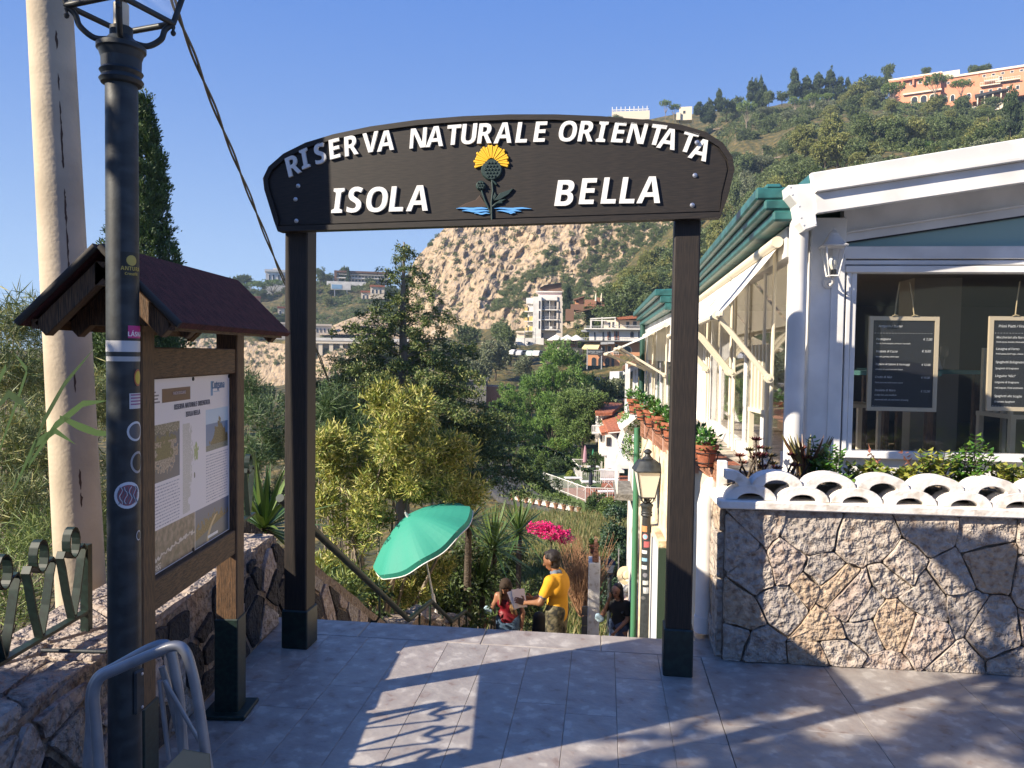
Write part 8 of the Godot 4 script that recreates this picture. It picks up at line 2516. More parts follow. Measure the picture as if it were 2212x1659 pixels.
	for a in [[1100, 830, 1010, 140, 78, "pine"], [1150, 800, 1010, 150, 82, "pine"], [1215, 738, 1000, 190, 84, "pine"], [1250, 800, 990, 130, 80, "oak"], [1290, 790, 960, 130, 88, "oak"], [1330, 800, 920, 110, 92, "olive"], [1190, 850, 1010, 150, 76, "pine"], [1065, 860, 1040, 110, 74, "oak"], [1310, 850, 950, 130, 82, "oak"], [1030, 740, 850, 90, 150, "olive"], [1070, 720, 820, 90, 160, "olive"], [1090, 690, 790, 60, 200, "oak"], [1010, 690, 780, 70, 210, "oak"], [1130, 760, 830, 80, 150, "olive"], [1080, 680, 760, 60, 240, "oak"], [1225, 610, 700, 22, 236, "cypress"], [960, 720, 830, 120, 170, "olive"], [780, 780, 900, 120, 150, "oak"], [720, 800, 920, 120, 140, "oak"], [640, 820, 940, 140, 120, "oak"], [560, 810, 920, 90, 130, "oak"], [500, 830, 920, 110, 140, "olive"], [430, 820, 920, 120, 130, "oak"], [460, 790, 860, 70, 190, "oak"], [830, 740, 850, 100, 190, "oak"], [890, 760, 880, 110, 160, "oak"], [1260, 700, 770, 70, 175, "scrub"], [1240, 720, 790, 60, 170, "oak"], [1345, 860, 930, 60, 90, "oak"], [1275, 820, 910, 80, 86, "olive"]]:
		var kk := a[5] as String
		tree_px(kk, a[0], a[1], a[2], a[3], a[4], "in the valley below the cliff", "trees in the valley", r)
	var gr := MB.new()
	for i in 26:
		gr.col = [Color(0.17, 0.17, 0.06), Color(0.12, 0.15, 0.04), Color(0.24, 0.2, 0.08), Color(0.09, 0.13, 0.035)][r.randi() % 4]
		var o := Vector3(r.randf_range(-0.2, 0.2), 0, r.randf_range(-0.2, 0.2))
		leaf(gr, o, (Vector3(r.randf_range(-0.5, 0.5), 1, r.randf_range(-0.5, 0.5))).normalized(), Vector3(cos(i), 0, sin(i)), r.randf_range(0.25, 0.6), 0.035)
	var gm := gr.mesh()
	var gt := []
	for i in 5200:
		var d := r.randf_range(15, 53)
		var u := r.randf_range(1060, 1400)
		var s := r.randf_range(0.7, 1.6) * (0.7 + d * 0.012)
		gt.append(Transform3D(Basis(Vector3.UP, r.randf() * TAU).scaled(Vector3(s, s, s)), gp(u, d, -0.05)))
	scatter("slope_grass", "dry yellow-green grass and weeds on the slope below the road", "grass", gm, mats["leaf"], gt)
	var wt := []
	var wtw := spray_set(2, 48, 10, 0.8, 0.4, [Color(0.10, 0.13, 0.04), Color(0.15, 0.16, 0.05), Color(0.07, 0.10, 0.03)], 0.7)
	var weed := crown([[Vector3(0, 0.3, 0), Vector3(0.5, 0.32, 0.5)]], wtw, 0.4, 0.14, r, 0.6)
	for i in 700:
		var d := r.randf_range(17, 52)
		var u := r.randf_range(1050, 1400)
		if noise.get_noise_2d(u * 0.02, d * 0.12) < -0.1: continue
		var s := r.randf_range(0.5, 1.3)
		wt.append(Transform3D(Basis(Vector3.UP, r.randf() * TAU).scaled(Vector3(s, s * 0.8, s)), gp(u, d, -0.1)))
	scatter("slope_weeds", "green bushy weeds covering the slope below the road", "weeds", weed, mats["leaf"], wt)
	var bg := spray_set(3, 51, 14, 0.5, 0.4, [Color(0.60, 0.012, 0.17), Color(0.66, 0.03, 0.22), Color(0.52, 0.01, 0.15)], 0.3)
	bush_thing("bougainvillea", "bright magenta bougainvillea on the dry slope", P(1190, 1190, 20), [[Vector3(-0.35, 0.6, 0), Vector3(0.3, 0.16, 0.3)], [Vector3(0.0, 0.5, 0.1), Vector3(0.35, 0.18, 0.3)], [Vector3(0.35, 0.36, 0), Vector3(0.25, 0.18, 0.25)], [Vector3(-0.15, 0.62, 0), Vector3(0.25, 0.14, 0.25)]], bg, 0.7, 0.08, 52, 0.3)
	var br := thing("dead_brush", "reddish bare dead brush beside the man in the yellow shirt", "shrub", P(1262, 1330, 18))
	var bm := MB.new()
	for i in 190:
		var a := r.randf() * TAU
		var tip := Vector3(cos(a) * r.randf_range(0.1, 0.75), r.randf_range(0.6, 2.0), sin(a) * 0.5)
		var mid := tip * 0.5 + rdir(r) * 0.12
		bm.tube([Vector3(cos(a) * 0.12, 0, sin(a) * 0.1), mid, tip], [0.014, 0.009, 0.003], 4, false)
		for k in 3: bm.tube([mid.lerp(tip, 0.3 * k), mid.lerp(tip, 0.3 * k) + (rdir(r) + Vector3(0, 0.8, 0)) * 0.25], [0.006, 0.002], 3, false)
	part(br, "twigs", bm, M("dead_twig", L(0.30, 0.165, 0.085), 0.9), "stuff")
	var iv := [Color(0.02, 0.045, 0.016), Color(0.035, 0.07, 0.025), Color(0.05, 0.09, 0.06)]
	bush_thing("ivy_mass", "dark climbing ivy behind the farther stair lamp", P(1330, 1330, 23), blob_clumps(0.95, 3.4, 0.8, 26, 0.3, r, 0.0), spray_set(3, 53, 12, 0.6, 0.4, iv, 0.1), 0.6, 0.13, 54, 0.0)
func i_garden_furniture(g: float) -> void:
	var w: Material = mats["white_paint"]
	var t := thing("garden_lounger", "white reclining garden lounger on the terracotta patio", "lounger", z3(1270, 1110, g), 0.15)
	bxpart(t, "seat", Vector3(-0.2, 0.32, 0), Vector3(1.3, 0.06, 0.6), w)
	bxpart(t, "backrest", Vector3(0.7, 0.62, 0), Vector3(0.85, 0.05, 0.6), w, Basis(Vector3.BACK, 0.85))
	for s in 4: bxpart(t, "leg", Vector3([-0.75, 0.4, -0.75, 0.4][s], 0.145, -0.26 if s < 2 else 0.26), Vector3(0.06, 0.29, 0.05), w)
	var i := 0
	for q in [[1255, 900, 1.5, true, "white-clothed table on the upper patio"], [810, 1010, 1.3, false, "white trestle table beside the patio railing"], [1260, 1030, 1.3, false, "white trestle table near the lounger"], [1000, 1060, 1.0, false, "small white table by the navy parasol"], [1000, 860, 1.8, false, "long pale table under the mauve parasol"]]:
		t = thing("garden_table", q[4], "table", z3(q[0], q[1], g), 0.1, "tables in the garden")
		bxpart(t, "table_top", Vector3(0, 0.74, 0), Vector3(q[2], 0.05, 0.8), w)
		if q[3]: bxpart(t, "cloth", Vector3(0, 0.45, 0.41), Vector3(q[2], 0.62, 0.02), w)
		for s in [-1, 1]: bxpart(t, "leg", Vector3(0, 0.355, s * 0.3), Vector3(0.05, 0.95, 0.04), w, Basis(Vector3.BACK, s * 0.75))
		i += 1
	for k in 2:
		t = thing("garden_chair", ["pale garden chair on one side of the long table", "dark garden chair on the other side of the long table"][k], "chair", z3([945, 1055][k], 870, g), 0, "garden chairs")
		bxpart(t, "seat", Vector3(0, 0.43, 0), Vector3(0.45, 0.05, 0.45), mats["far_cream"] if k == 0 else mats["black"])
		bxpart(t, "backrest", Vector3(0, 0.7, 0.2), Vector3(0.45, 0.5, 0.05), mats["far_cream"] if k == 0 else mats["black"])
		for s in 4: bxpart(t, "leg", Vector3(0.18 if s & 1 else -0.18, 0.2025, 0.18 if s & 2 else -0.18), Vector3(0.04, 0.405, 0.04), w)
func make_red_roof_houses() -> void:
	var k := 66.0 / F * 0.17361
	var f := far("red_roof_house", "white two-storey house with red tiled roofs and balconies in the garden", "house", 66, 1250, 760, ZV)
	fb(f, "wall", 1075, 90, 1300, 480, -2.0, 6.0, "far_white")
	fb(f, "wall", 1200, 280, 1440, 780, 2.0, 6.0, "far_white")
	fb(f, "wall", 1130, 300, 1210, 620, 0.0, 4.0, "far_white")
	fb(f, "lower_wall", 1120, 330, 1260, 590, -0.5, 4.0, "far_cream")
	var roof := func(nm: String, pts: Array, z: float, run: float) -> void:
		var mb := MB.new()
		var a := Vector3(f.X(pts[0][0]), f.Y(pts[0][1]), z); var b := Vector3(f.X(pts[1][0]), f.Y(pts[1][1]), z)
		var c := Vector3(f.X(pts[2][0]), f.Y(pts[2][1]), z - run); var e := Vector3(f.X(pts[3][0]), f.Y(pts[3][1]), z - run)
		var th := Vector3(0, -0.18, 0)
		mb.quad(a, e, c, b); mb.quad(a + th, b + th, c + th, e + th); mb.quad(a, b, b + th, a + th); mb.quad(b, c, c + th, b + th); mb.quad(e, a, a + th, e + th)
		var rn := part(f.t, nm, mb, mats["roof_tile"])
		var n := 22
		for i in n:
			var p0 := a.lerp(b, (i + 0.5) / n); var p1 := e.lerp(c, (i + 0.5) / n)
			var tb := MB.new()
			tb.tube([p0 + Vector3(0, 0.03, 0.03), p1 + Vector3(0, 0.03, 0)], 0.075, 6)
			part(rn, "tile_row", tb, mats["roof_tile"])
	roof.call("roof", [[1080, 105], [1285, 90], [1430, 20], [1040, 0]], -1.0, 5.0)
	roof.call("roof", [[1240, 275], [1445, 250], [1440, 85], [1160, 190]], 3.0, 5.0)
	roof.call("porch_roof", [[1165, 310], [1240, 290], [1200, 235], [1130, 255]], 2.0, 1.5)
	roof.call("roof", [[1420, 70], [1700, 160], [1700, -40], [1480, -30]], 2.0, 6.0)
	for q in [[1040, 1128, 222, 330, 0.6], [1165, 1270, 458, 552, 3.2]]:
		fb(f, "balcony_slab", q[0], q[3], q[1], q[3] + 8, q[4], 1.6, "far_white")
		frail(f, q[0], q[1], q[2] + 10, q[3], q[4], "far_white", 0.12)
	fwin(f, 1218, 350, 1268, 455, 2.0, "far_brown")
	for q in [[1105, 130, 1125, 220, -2.0], [1140, 350, 1170, 440, 0.0], [1230, 600, 1268, 720, 2.0], [1340, 300, 1370, 380, 2.0]]: fwin(f, q[0], q[1], q[2], q[3], q[4])
	froof(f, "gutter", [[1240, 278], [1445, 255], [1445, 264], [1242, 290]], 3.1, 0.15, "far_white")
	fb(f, "base_band", 1190, 740, 1280, 790, 2.3, 1.0, "terracotta")
	var q2 := far("grey_roof_house", "low house with a grey-brown tiled roof behind the red roofs", "house", 84, 1400, 40, ZV)
	froof(q2, "roof", [[1260, 0], [1700, 20], [1700, -120], [1420, -80]], 0.0, 5.0, "far_brown")
	fb(q2, "wall", 1300, 0, 1700, 90, -0.5, 4.0, "far_cream")
	var q3 := far("grey_shed", "low grey concrete shed below the conifer", "shed", 110, 60, 0, ZV)
	q3.t.position = P(1035, 870, 110)
	q3.uc = 1035; q3.vb = 870; q3.ox = 0; q3.oy = 0; q3.sx = 1
	fb(q3, "wall", 1000, 822, 1050, 872, 0.0, 6.0, "concrete"); fb(q3, "side_wall", 1048, 835, 1080, 880, -1.0, 6.0, "terracotta_pale"); fb(q3, "roof", 998, 818, 1052, 823, 0.4, 7.0, "concrete")
	fwin(q3, 1018, 835, 1024, 846, 0.0, "concrete")
	var car_at := P(1044, 966, 84)
	car(car_at, 0.3, "silver car on the road behind the blue fence", L(0.3, 0.33, 0.38))
	car(P(1002, 975, 80), 0.3, "dark blue car half hidden behind the conifer", L(0.03, 0.05, 0.12))
# ---------------------------------------------------------------- people
# surface nets over tapered capsules: bones are [from, to, radius, radius]
func sdf(mb: MB, bones: Array, cell: float, k: float, paint: Callable) -> void:
	var lo := Vector3(1e9, 1e9, 1e9); var hi := -lo
	for b in bones:
		var m: float = maxf(b[2], b[3]) + cell * 3.0
		for q in 2:
			lo = lo.min(b[q] - Vector3(m, m, m)); hi = hi.max(b[q] + Vector3(m, m, m))
	var nx := int((hi.x - lo.x) / cell) + 2; var ny := int((hi.y - lo.y) / cell) + 2; var nz := int((hi.z - lo.z) / cell) + 2
	var f := PackedFloat32Array()
	f.resize(nx * ny * nz); f.fill(9.0)
	for b in bones:
		var a: Vector3 = b[0]; var ab: Vector3 = b[1] - a
		var l2 := maxf(ab.length_squared(), 1e-9)
		var ra: float = b[2]; var rb: float = b[3]
		var m: float = maxf(ra, rb) + k + cell * 2.0
		var p0: Vector3 = ((a.min(b[1]) - Vector3(m, m, m) - lo) / cell).floor().max(Vector3.ZERO)
		var p1: Vector3 = ((a.max(b[1]) + Vector3(m, m, m) - lo) / cell).ceil()
		for z in range(int(p0.z), mini(int(p1.z), nz - 1) + 1):
			for y in range(int(p0.y), mini(int(p1.y), ny - 1) + 1):
				var row := (z * ny + y) * nx
				for x in range(int(p0.x), mini(int(p1.x), nx - 1) + 1):
					var ap := lo + Vector3(x, y, z) * cell - a
					var t := clampf(ap.dot(ab) / l2, 0.0, 1.0)
					var d := (ap - ab * t).length() - lerpf(ra, rb, t)
					var e := f[row + x]
					var h := maxf(k - absf(d - e), 0.0) / k
					f[row + x] = minf(d, e) - h * h * k * 0.25
	var vid := {}
	var vs := PackedVector3Array()
	var step := [1, nx, nx * ny]
	var corner := [0, 1, nx, nx + 1, nx * ny, nx * ny + 1, nx * ny + nx, nx * ny + nx + 1]
	var edges := [[0, 1], [2, 3], [4, 5], [6, 7], [0, 2], [1, 3], [4, 6], [5, 7], [0, 4], [1, 5], [2, 6], [3, 7]]
	for z in nz - 1:
		for y in ny - 1:
			for x in nx - 1:
				var c := (z * ny + y) * nx + x
				var s := 0
				for q in 8:
					if f[c + corner[q]] < 0.0: s += 1
				if s == 0 or s == 8: continue
				var sum := Vector3(); var n := 0
				for e in edges:
					var d0 := f[c + corner[e[0]]]; var d1 := f[c + corner[e[1]]]
					if (d0 < 0.0) != (d1 < 0.0):
						var t := d0 / (d0 - d1)
						var c0 := Vector3(e[0] & 1, (e[0] >> 1) & 1, e[0] >> 2); var c1 := Vector3(e[1] & 1, (e[1] >> 1) & 1, e[1] >> 2)
						sum += c0.lerp(c1, t); n += 1
				vid[c] = vs.size()
				vs.append(lo + (Vector3(x, y, z) + sum / n) * cell)
	var ns := PackedVector3Array(); ns.resize(vs.size())
	var faces := PackedInt32Array()
	for c in vid:
		for ax in 3:
			var d0 := f[c]; var d1 := f[c + step[ax]]
			if (d0 < 0.0) == (d1 < 0.0): continue
			var s1: int = step[(ax + 1) % 3]; var s2: int = step[(ax + 2) % 3]
			if not (vid.has(c - s1) and vid.has(c - s2) and vid.has(c - s1 - s2)): continue
			var q := [vid[c], vid[c - s1], vid[c - s1 - s2], vid[c - s2]]
			if d0 < 0.0: q.reverse()
			faces.append_array([q[0], q[1], q[2], q[0], q[2], q[3]])
	for i in range(0, faces.size(), 3):
		var nn := (vs[faces[i + 2]] - vs[faces[i]]).cross(vs[faces[i + 1]] - vs[faces[i]])
		for j in 3: ns[faces[i + j]] += nn
	for i in faces.size():
		var p := vs[faces[i]]
		mb.v.append(p); mb.n.append(ns[faces[i]].normalized()); mb.c.append(paint.call(p)); mb.t.append(Vector2())
func limb(j: Dictionary, a: String, b: String, ra: float, rb: float) -> Array:
	return [j[a], j[b], ra, rb]
func hand_bones(w: Vector3, d: Vector3, side: Vector3) -> Array:
	d = d.normalized(); side = (side - d * side.dot(d)).normalized()
	var nrm_ := d.cross(side)
	var b := []
	var palm := w + d * 0.085
	for i in 4:
		var o := side * (0.03 - 0.02 * i)
		b.append([w + d * 0.01 + o * 0.6, palm + o, 0.015, 0.012])
		var ln: float = [0.068, 0.076, 0.071, 0.055][i]
		var m := palm + o + d * ln * 0.55 - nrm_ * 0.006
		b.append([palm + o, m, 0.0095, 0.0085])
		b.append([m, m + (d * 0.75 - nrm_ * 0.65).normalized() * ln * 0.5, 0.0085, 0.007])
	var t0 := w + d * 0.03 + side * 0.03
	var t1 := t0 + (d * 0.6 + side * 0.8).normalized() * 0.038
	b.append([w + d * 0.02 + side * 0.015, t0, 0.014, 0.012]); b.append([t0, t1, 0.0115, 0.01]); b.append([t1, t1 + (d * 0.9 + side * 0.2).normalized() * 0.03, 0.01, 0.008])
	return b
func joints() -> Dictionary:
	var j := {"hip_l": Vector3(0.09, 0.93, 0), "hip_r": Vector3(-0.09, 0.93, 0), "knee_l": Vector3(0.1, 0.50, 0.02), "knee_r": Vector3(-0.1, 0.50, 0.02), "ankle_l": Vector3(0.1, 0.08, -0.02), "ankle_r": Vector3(-0.1, 0.08, -0.02), "toe_l": Vector3(0.12, 0.035, 0.15), "toe_r": Vector3(-0.12, 0.035, 0.15),
		"waist": Vector3(0, 1.08, 0.0), "chest": Vector3(0, 1.28, 0.0), "neck": Vector3(0, 1.44, -0.01), "head": Vector3(0, 1.60, 0.02), "sh_l": Vector3(0.175, 1.385, -0.01), "sh_r": Vector3(-0.175, 1.385, -0.01), "el_l": Vector3(0.23, 1.10, -0.03), "el_r": Vector3(-0.23, 1.10, -0.03), "wr_l": Vector3(0.25, 0.86, 0.05), "wr_r": Vector3(-0.25, 0.86, 0.05)}
	return j
func torso(j: Dictionary, g: float, fem: float) -> Array:
	var x := Vector3(0.085 - fem * 0.015, 0, 0)
	return [[j["chest"] + x, j["chest"] - x, 0.112 + g - fem * 0.012, 0.112 + g - fem * 0.012], [j["chest"] + Vector3(0, 0.07, -0.01) + x * 1.1, j["chest"] + Vector3(0, 0.07, -0.01) - x * 1.1, 0.08 + g, 0.08 + g], [j["chest"], j["waist"], 0.115 + g, 0.108 + g - fem * 0.02], [j["waist"], j["hip_l"].lerp(j["hip_r"], 0.5), 0.108 + g - fem * 0.015, 0.115 + g], [j["waist"] + x * 0.7, j["waist"] - x * 0.7, 0.09 + g - fem * 0.012, 0.09 + g - fem * 0.012], [j["chest"] + Vector3(0, 0.07, 0), j["sh_l"], 0.075 + g, 0.058 + g], [j["chest"] + Vector3(0, 0.07, 0), j["sh_r"], 0.075 + g, 0.058 + g]]
func person(label: String, at: Vector3, turn: float, h: float, j: Dictionary, fem: float, skin: Color, look: Vector3, hd: Dictionary) -> Node3D:
	var t := thing("person", label, "person", at, turn)
	var sc := h / 1.72
	t.scale = Vector3(sc, sc, sc)
	var fwd := look.normalized()
	var rt := Vector3.UP.cross(fwd).normalized(); var up := fwd.cross(rt)
	var H: Vector3 = j["head"]
	var b := torso(j, 0.0, fem)
	b.append([j["hip_l"], j["hip_r"], 0.1, 0.1])
	for s in ["l", "r"]:
		b.append(limb(j, "hip_" + s, "knee_" + s, 0.088 + fem * 0.004, 0.055)); b.append(limb(j, "knee_" + s, "ankle_" + s, 0.055, 0.037)); b.append(limb(j, "ankle_" + s, "toe_" + s, 0.042, 0.03))
		b.append(limb(j, "sh_" + s, "el_" + s, 0.052 - fem * 0.008, 0.04 - fem * 0.004)); b.append(limb(j, "el_" + s, "wr_" + s, 0.041 - fem * 0.004, 0.027))
	b.append([j["neck"] - Vector3(0, 0.04, 0), H - up * 0.07 - fwd * 0.015, 0.056 - fem * 0.006, 0.05 - fem * 0.006])
	var mb := MB.new()
	sdf(mb, b, 0.02, 0.04, func(_p: Vector3) -> Color: return skin)
	var hb := [[H + up * 0.03 - fwd * 0.015, H + up * 0.02 + fwd * 0.01, 0.092, 0.085], [H - up * 0.01 + fwd * 0.025, H - up * 0.085 + fwd * 0.045, 0.072, 0.04], [H + up * 0.005 + fwd * 0.095, H - up * 0.025 + fwd * 0.112, 0.011, 0.015], [H - up * 0.062 + fwd * 0.088 + rt * 0.014, H - up * 0.062 + fwd * 0.088 - rt * 0.014, 0.012, 0.012], [H + rt * 0.088 - fwd * 0.01, H + rt * 0.085 - up * 0.03, 0.017, 0.012], [H - rt * 0.088 - fwd * 0.01, H - rt * 0.085 - up * 0.03, 0.017, 0.012]]
	sdf(mb, hb, 0.011, 0.02, func(p: Vector3) -> Color:
		var q := p - H
		var lx := absf(q.dot(rt)); var ly := q.dot(up); var lz := q.dot(fwd)
		if lz > 0.06 and absf(ly - 0.012) < 0.011 and absf(lx - 0.034) < 0.016: return Color(0.02, 0.015, 0.012)
		if lz > 0.06 and absf(ly - 0.034) < 0.007 and absf(lx - 0.036) < 0.022: return skin * 0.35
		if lz > 0.075 and absf(ly + 0.062) < 0.01 and lx < 0.026: return Color(skin.r * 0.9, skin.g * 0.5, skin.b * 0.5)
		return skin)
	for s in ["l", "r"]:
		if hd.has(s): sdf(mb, hand_bones(j["wr_" + s], hd[s][0], hd[s][1]), 0.0065, 0.006, func(_p: Vector3) -> Color: return skin)
	part(t, "body", mb, VM("skin", 0.5))
	return t
func wear(t: Node3D, nm: String, bones: Array, cell: float, k: float, paint: Callable, rough := 0.85) -> void:
	var mb := MB.new()
	sdf(mb, bones, cell, k, paint)
	part(t, nm, mb, VM("cloth%d" % int(rough * 100), rough))
func make_people() -> void:
	var flat := func(c: Color) -> Callable: return func(_p: Vector3) -> Color: return c
	var j := joints()
	j["sh_l"] += Vector3(0.01, -0.01, 0.05); j["sh_r"] += Vector3(-0.01, -0.01, 0.05)
	j["el_l"] = Vector3(0.25, 1.12, 0.14); j["el_r"] = Vector3(-0.25, 1.12, 0.12)
	j["wr_l"] = Vector3(0.14, 1.05, 0.38); j["wr_r"] = Vector3(-0.12, 1.03, 0.37)
	j["neck"] += Vector3(0, 0, 0.03); j["head"] += Vector3(0.0, -0.01, 0.07)
	var at := W(gx(1212, 10.0), 0, 10.0)
	at.y = stair_y((10.0 - 4.005) / 0.993 - EDGE + 0.02)
	var turn := -1.95
	var t := person("man in a yellow polo shirt and camouflage shorts holding white papers", at, turn, 1.80, j, 0.0, Color(0.23, 0.11, 0.06), Vector3(0.1, -0.45, 1.0), {"l": [Vector3(-0.35, 0.05, 1.0), Vector3(-0.3, 1, 0)], "r": [Vector3(0.35, 0.05, 1.0), Vector3(0.3, 1, 0)]})
	var b := torso(j, 0.016, 0.0)
	for s in ["l", "r"]: b.append([j["sh_" + s], j["sh_" + s].lerp(j["el_" + s], 0.62), 0.068, 0.066])
	b.append([j["hip_l"] + Vector3(0, 0.05, 0), j["hip_r"] + Vector3(0, 0.05, 0), 0.115, 0.115])
	wear(t, "polo_shirt", b, 0.018, 0.03, func(p: Vector3) -> Color:
		var s := "l" if p.x > 0 else "r"
		var e: Vector3 = j["el_" + s] - j["sh_" + s]
		return Color(0.10, 0.14, 0.2) if absf(p.x) > 0.17 and (p - j["sh_" + s]).dot(e) / e.length_squared() > 0.72 else Color(0.62, 0.30, 0.012))
	wear(t, "collar", [[j["neck"] + Vector3(0.045, 0.0, 0), j["neck"] + Vector3(-0.045, 0.0, 0), 0.045, 0.045], [j["neck"] + Vector3(0, -0.005, 0.05), j["neck"] + Vector3(0, 0, -0.03), 0.035, 0.045]], 0.012, 0.02, flat.call(Color(0.12, 0.15, 0.2)))
	b = []
	for s in ["l", "r"]: b.append([j["hip_" + s] + Vector3(0, 0.02, 0), j["knee_" + s] + Vector3(0, 0.06, 0), 0.122, 0.095])
	b.append([j["hip_l"] + Vector3(0, 0.06, 0), j["hip_r"] + Vector3(0, 0.06, 0), 0.118, 0.118])
	wear(t, "camouflage_shorts", b, 0.02, 0.03, func(p: Vector3) -> Color:
		var n := noise.get_noise_3d(p.x * 9.0, p.y * 9.0, p.z * 9.0)
		return Color(0.018, 0.016, 0.012) if n < -0.12 else Color(0.10, 0.085, 0.05) if n < 0.1 else Color(0.05, 0.05, 0.025) if n < 0.25 else Color(0.16, 0.14, 0.09))
	b = []
	var r := RandomNumberGenerator.new(); r.seed = 3
	for i in 60:
		var d := rdir(r)
		d.y = absf(d.y) * 0.9 + 0.08
		if d.z > 0.45 and d.y < 0.55: continue
		var o: Vector3 = j["head"] + Vector3(0, 0.02, -0.01) + d * Vector3(0.092, 0.1, 0.1)
		b.append([o, o + rdir(r) * 0.012, 0.024, 0.02])
	b.append([j["head"] + Vector3(0, 0.05, -0.03), j["head"] + Vector3(0, -0.04, -0.05), 0.09, 0.07])
	wear(t, "hair", b, 0.014, 0.01, flat.call(Color(0.014, 0.01, 0.008)), 0.7)
	var pp := thing("paper_sheets", "white paper sheets held by the man in yellow", "paper", t.transform * Vector3(0.01, 1.06, 0.50), 0.25)
	for i in 2:
		var m := MB.new()
		m.box(Vector3(-0.05 + 0.035 * i, -0.01 + 0.012 * i, 0.02 * i), Vector3(0.18, 0.25, 0.002), Basis(Vector3(1, 0.25 * i - 0.3, 0.35 * i - 0.4).normalized(), -0.7 + 0.12 * i))
		part(pp, "sheet", m, mats["far_white"])
	j = joints()
	j["el_l"] = Vector3(0.25, 1.11, -0.02); j["wr_l"] = Vector3(0.24, 0.86, 0.02)
	j["el_r"] = Vector3(-0.29, 1.13, 0.0); j["wr_r"] = Vector3(-0.38, 0.90, 0.12)
	j["neck"] += Vector3(-0.01, 0, 0.03); j["head"] += Vector3(-0.03, -0.03, 0.08)
	at = W(gx(1104, 12.5), 0, 12.5)
	at.y = stair_y((12.5 - 4.005) / 0.993 - EDGE)
	t = person("woman in a red camisole and denim shorts looking down at her side", at, -0.12, 1.67, j, 1.0, Color(0.30, 0.145, 0.085), Vector3(-0.35, -0.75, 1.0), {"l": [Vector3(0.05, -1, 0.15), Vector3(-0.2, 0, 1)], "r": [Vector3(-0.2, -1, 0.3), Vector3(0.3, 0, 1)]})
	var x := Vector3(0.075, 0, 0)
	b = [[Vector3(0.06, 1.0, 0), Vector3(-0.06, 1.0, 0), 0.122, 0.122], [j["chest"] + x, j["chest"] - x, 0.112, 0.112], [j["chest"], j["waist"], 0.122, 0.108], [j["waist"], j["waist"] + Vector3(0, -0.09, 0), 0.114, 0.128], [j["waist"] + x, j["waist"] - x, 0.095, 0.095]]
	for s in [-1, 1]:
		b.append([j["chest"] + Vector3(s * 0.07, -0.01, 0.075), j["chest"] + Vector3(s * 0.065, -0.03, 0.08), 0.055, 0.055])
		b.append([j["chest"] + Vector3(s * 0.075, 0.06, 0.07), j["chest"] + Vector3(s * 0.085, 0.135, 0.0), 0.014, 0.012])
	wear(t, "camisole", b, 0.016, 0.025, flat.call(Color(0.15, 0.006, 0.014)), 0.5)
	b = [[j["hip_l"] + Vector3(0, 0.05, 0), j["hip_r"] + Vector3(0, 0.05, 0), 0.118, 0.118], [j["waist"] + Vector3(0.05, -0.05, 0), j["waist"] + Vector3(-0.05, -0.05, 0), 0.1, 0.1]]
	b.append([Vector3(0, 0.95, 0.01), Vector3(0, 0.88, 0.01), 0.12, 0.1])
	for s in ["l", "r"]: b.append([j["hip_" + s], j["hip_" + s].lerp(j["knee_" + s], 0.28), 0.116, 0.108])
	wear(t, "denim_shorts", b, 0.018, 0.02, func(p: Vector3) -> Color:
		var n := noise.get_noise_3d(p.x * 12.0, p.y * 12.0, p.z * 12.0)
		return (Color(0.075, 0.13, 0.21) if p.y > 0.83 else Color(0.30, 0.36, 0.42)) * (1.0 + n * 0.5))
	var hf: Vector3 = Vector3(-0.35, -0.75, 1.0).normalized()
	var hr := Vector3.UP.cross(hf).normalized(); var hu := hf.cross(hr)
	b = [[j["head"] + hu * 0.05 - hf * 0.03, j["head"] - hu * 0.05 - hf * 0.05, 0.098, 0.085], [j["head"] + hu * 0.07 + hf * 0.035, j["head"] + hu * 0.06 - hf * 0.02, 0.062, 0.08], [j["head"] + hu * 0.06 + hr * 0.05 + hf * 0.03, j["head"] + hr * 0.085 - hu * 0.04, 0.04, 0.028], [j["head"] + hu * 0.06 - hr * 0.05 + hf * 0.03, j["head"] - hr * 0.085 - hu * 0.04, 0.04, 0.028]]
	for i in 14:
		var a := lerpf(-2.4, 1.35, i / 13.0)
		var o: Vector3 = j["head"] + Vector3(cos(a - 1.57) * 0.085, 0.02, sin(a - 1.57) * 0.085 - 0.01) if i < 10 else j["head"] + Vector3(0.075, 0.02, 0.0)
		var e: Vector3 = o + Vector3(0.05 + 0.012 * (i - 7), -0.30 - 0.012 * i, 0.02 if i < 8 else 0.1)
		b.append([o, e, 0.024, 0.011])
	for i in 6: b.append([j["head"] + Vector3(0.075, 0.0, 0.02), j["head"] + Vector3(0.10 + 0.022 * i, -0.36 - 0.03 * (i % 3), 0.13), 0.024, 0.01])
	wear(t, "hair", b, 0.013, 0.012, func(p: Vector3) -> Color:
		var f := clampf((1.52 - p.y) * 3.4, 0.0, 1.0)
		return Color(0.03, 0.017, 0.01).lerp(Color(0.34, 0.20, 0.085), f))
	var gl := MB.new()
	for s in [-1, 1]:
		var rp := []
		for i in 11: rp.append(j["head"] + hf * 0.105 + hu * 0.012 + hr * (s * 0.036 + cos(TAU * i / 10.0) * 0.024) + hu * sin(TAU * i / 10.0) * 0.019)
		gl.tube(rp, 0.003, 5)
	part(t, "spectacles", gl, mats["black"])
	face_mask(t.transform * j["el_r"].lerp(j["sh_r"], 0.1), "pale blue face mask round the elbow of the woman in red")
	var bag := MB.new()
	var bp: Vector3 = j["wr_r"] + Vector3(-0.02, -0.1, 0.05)
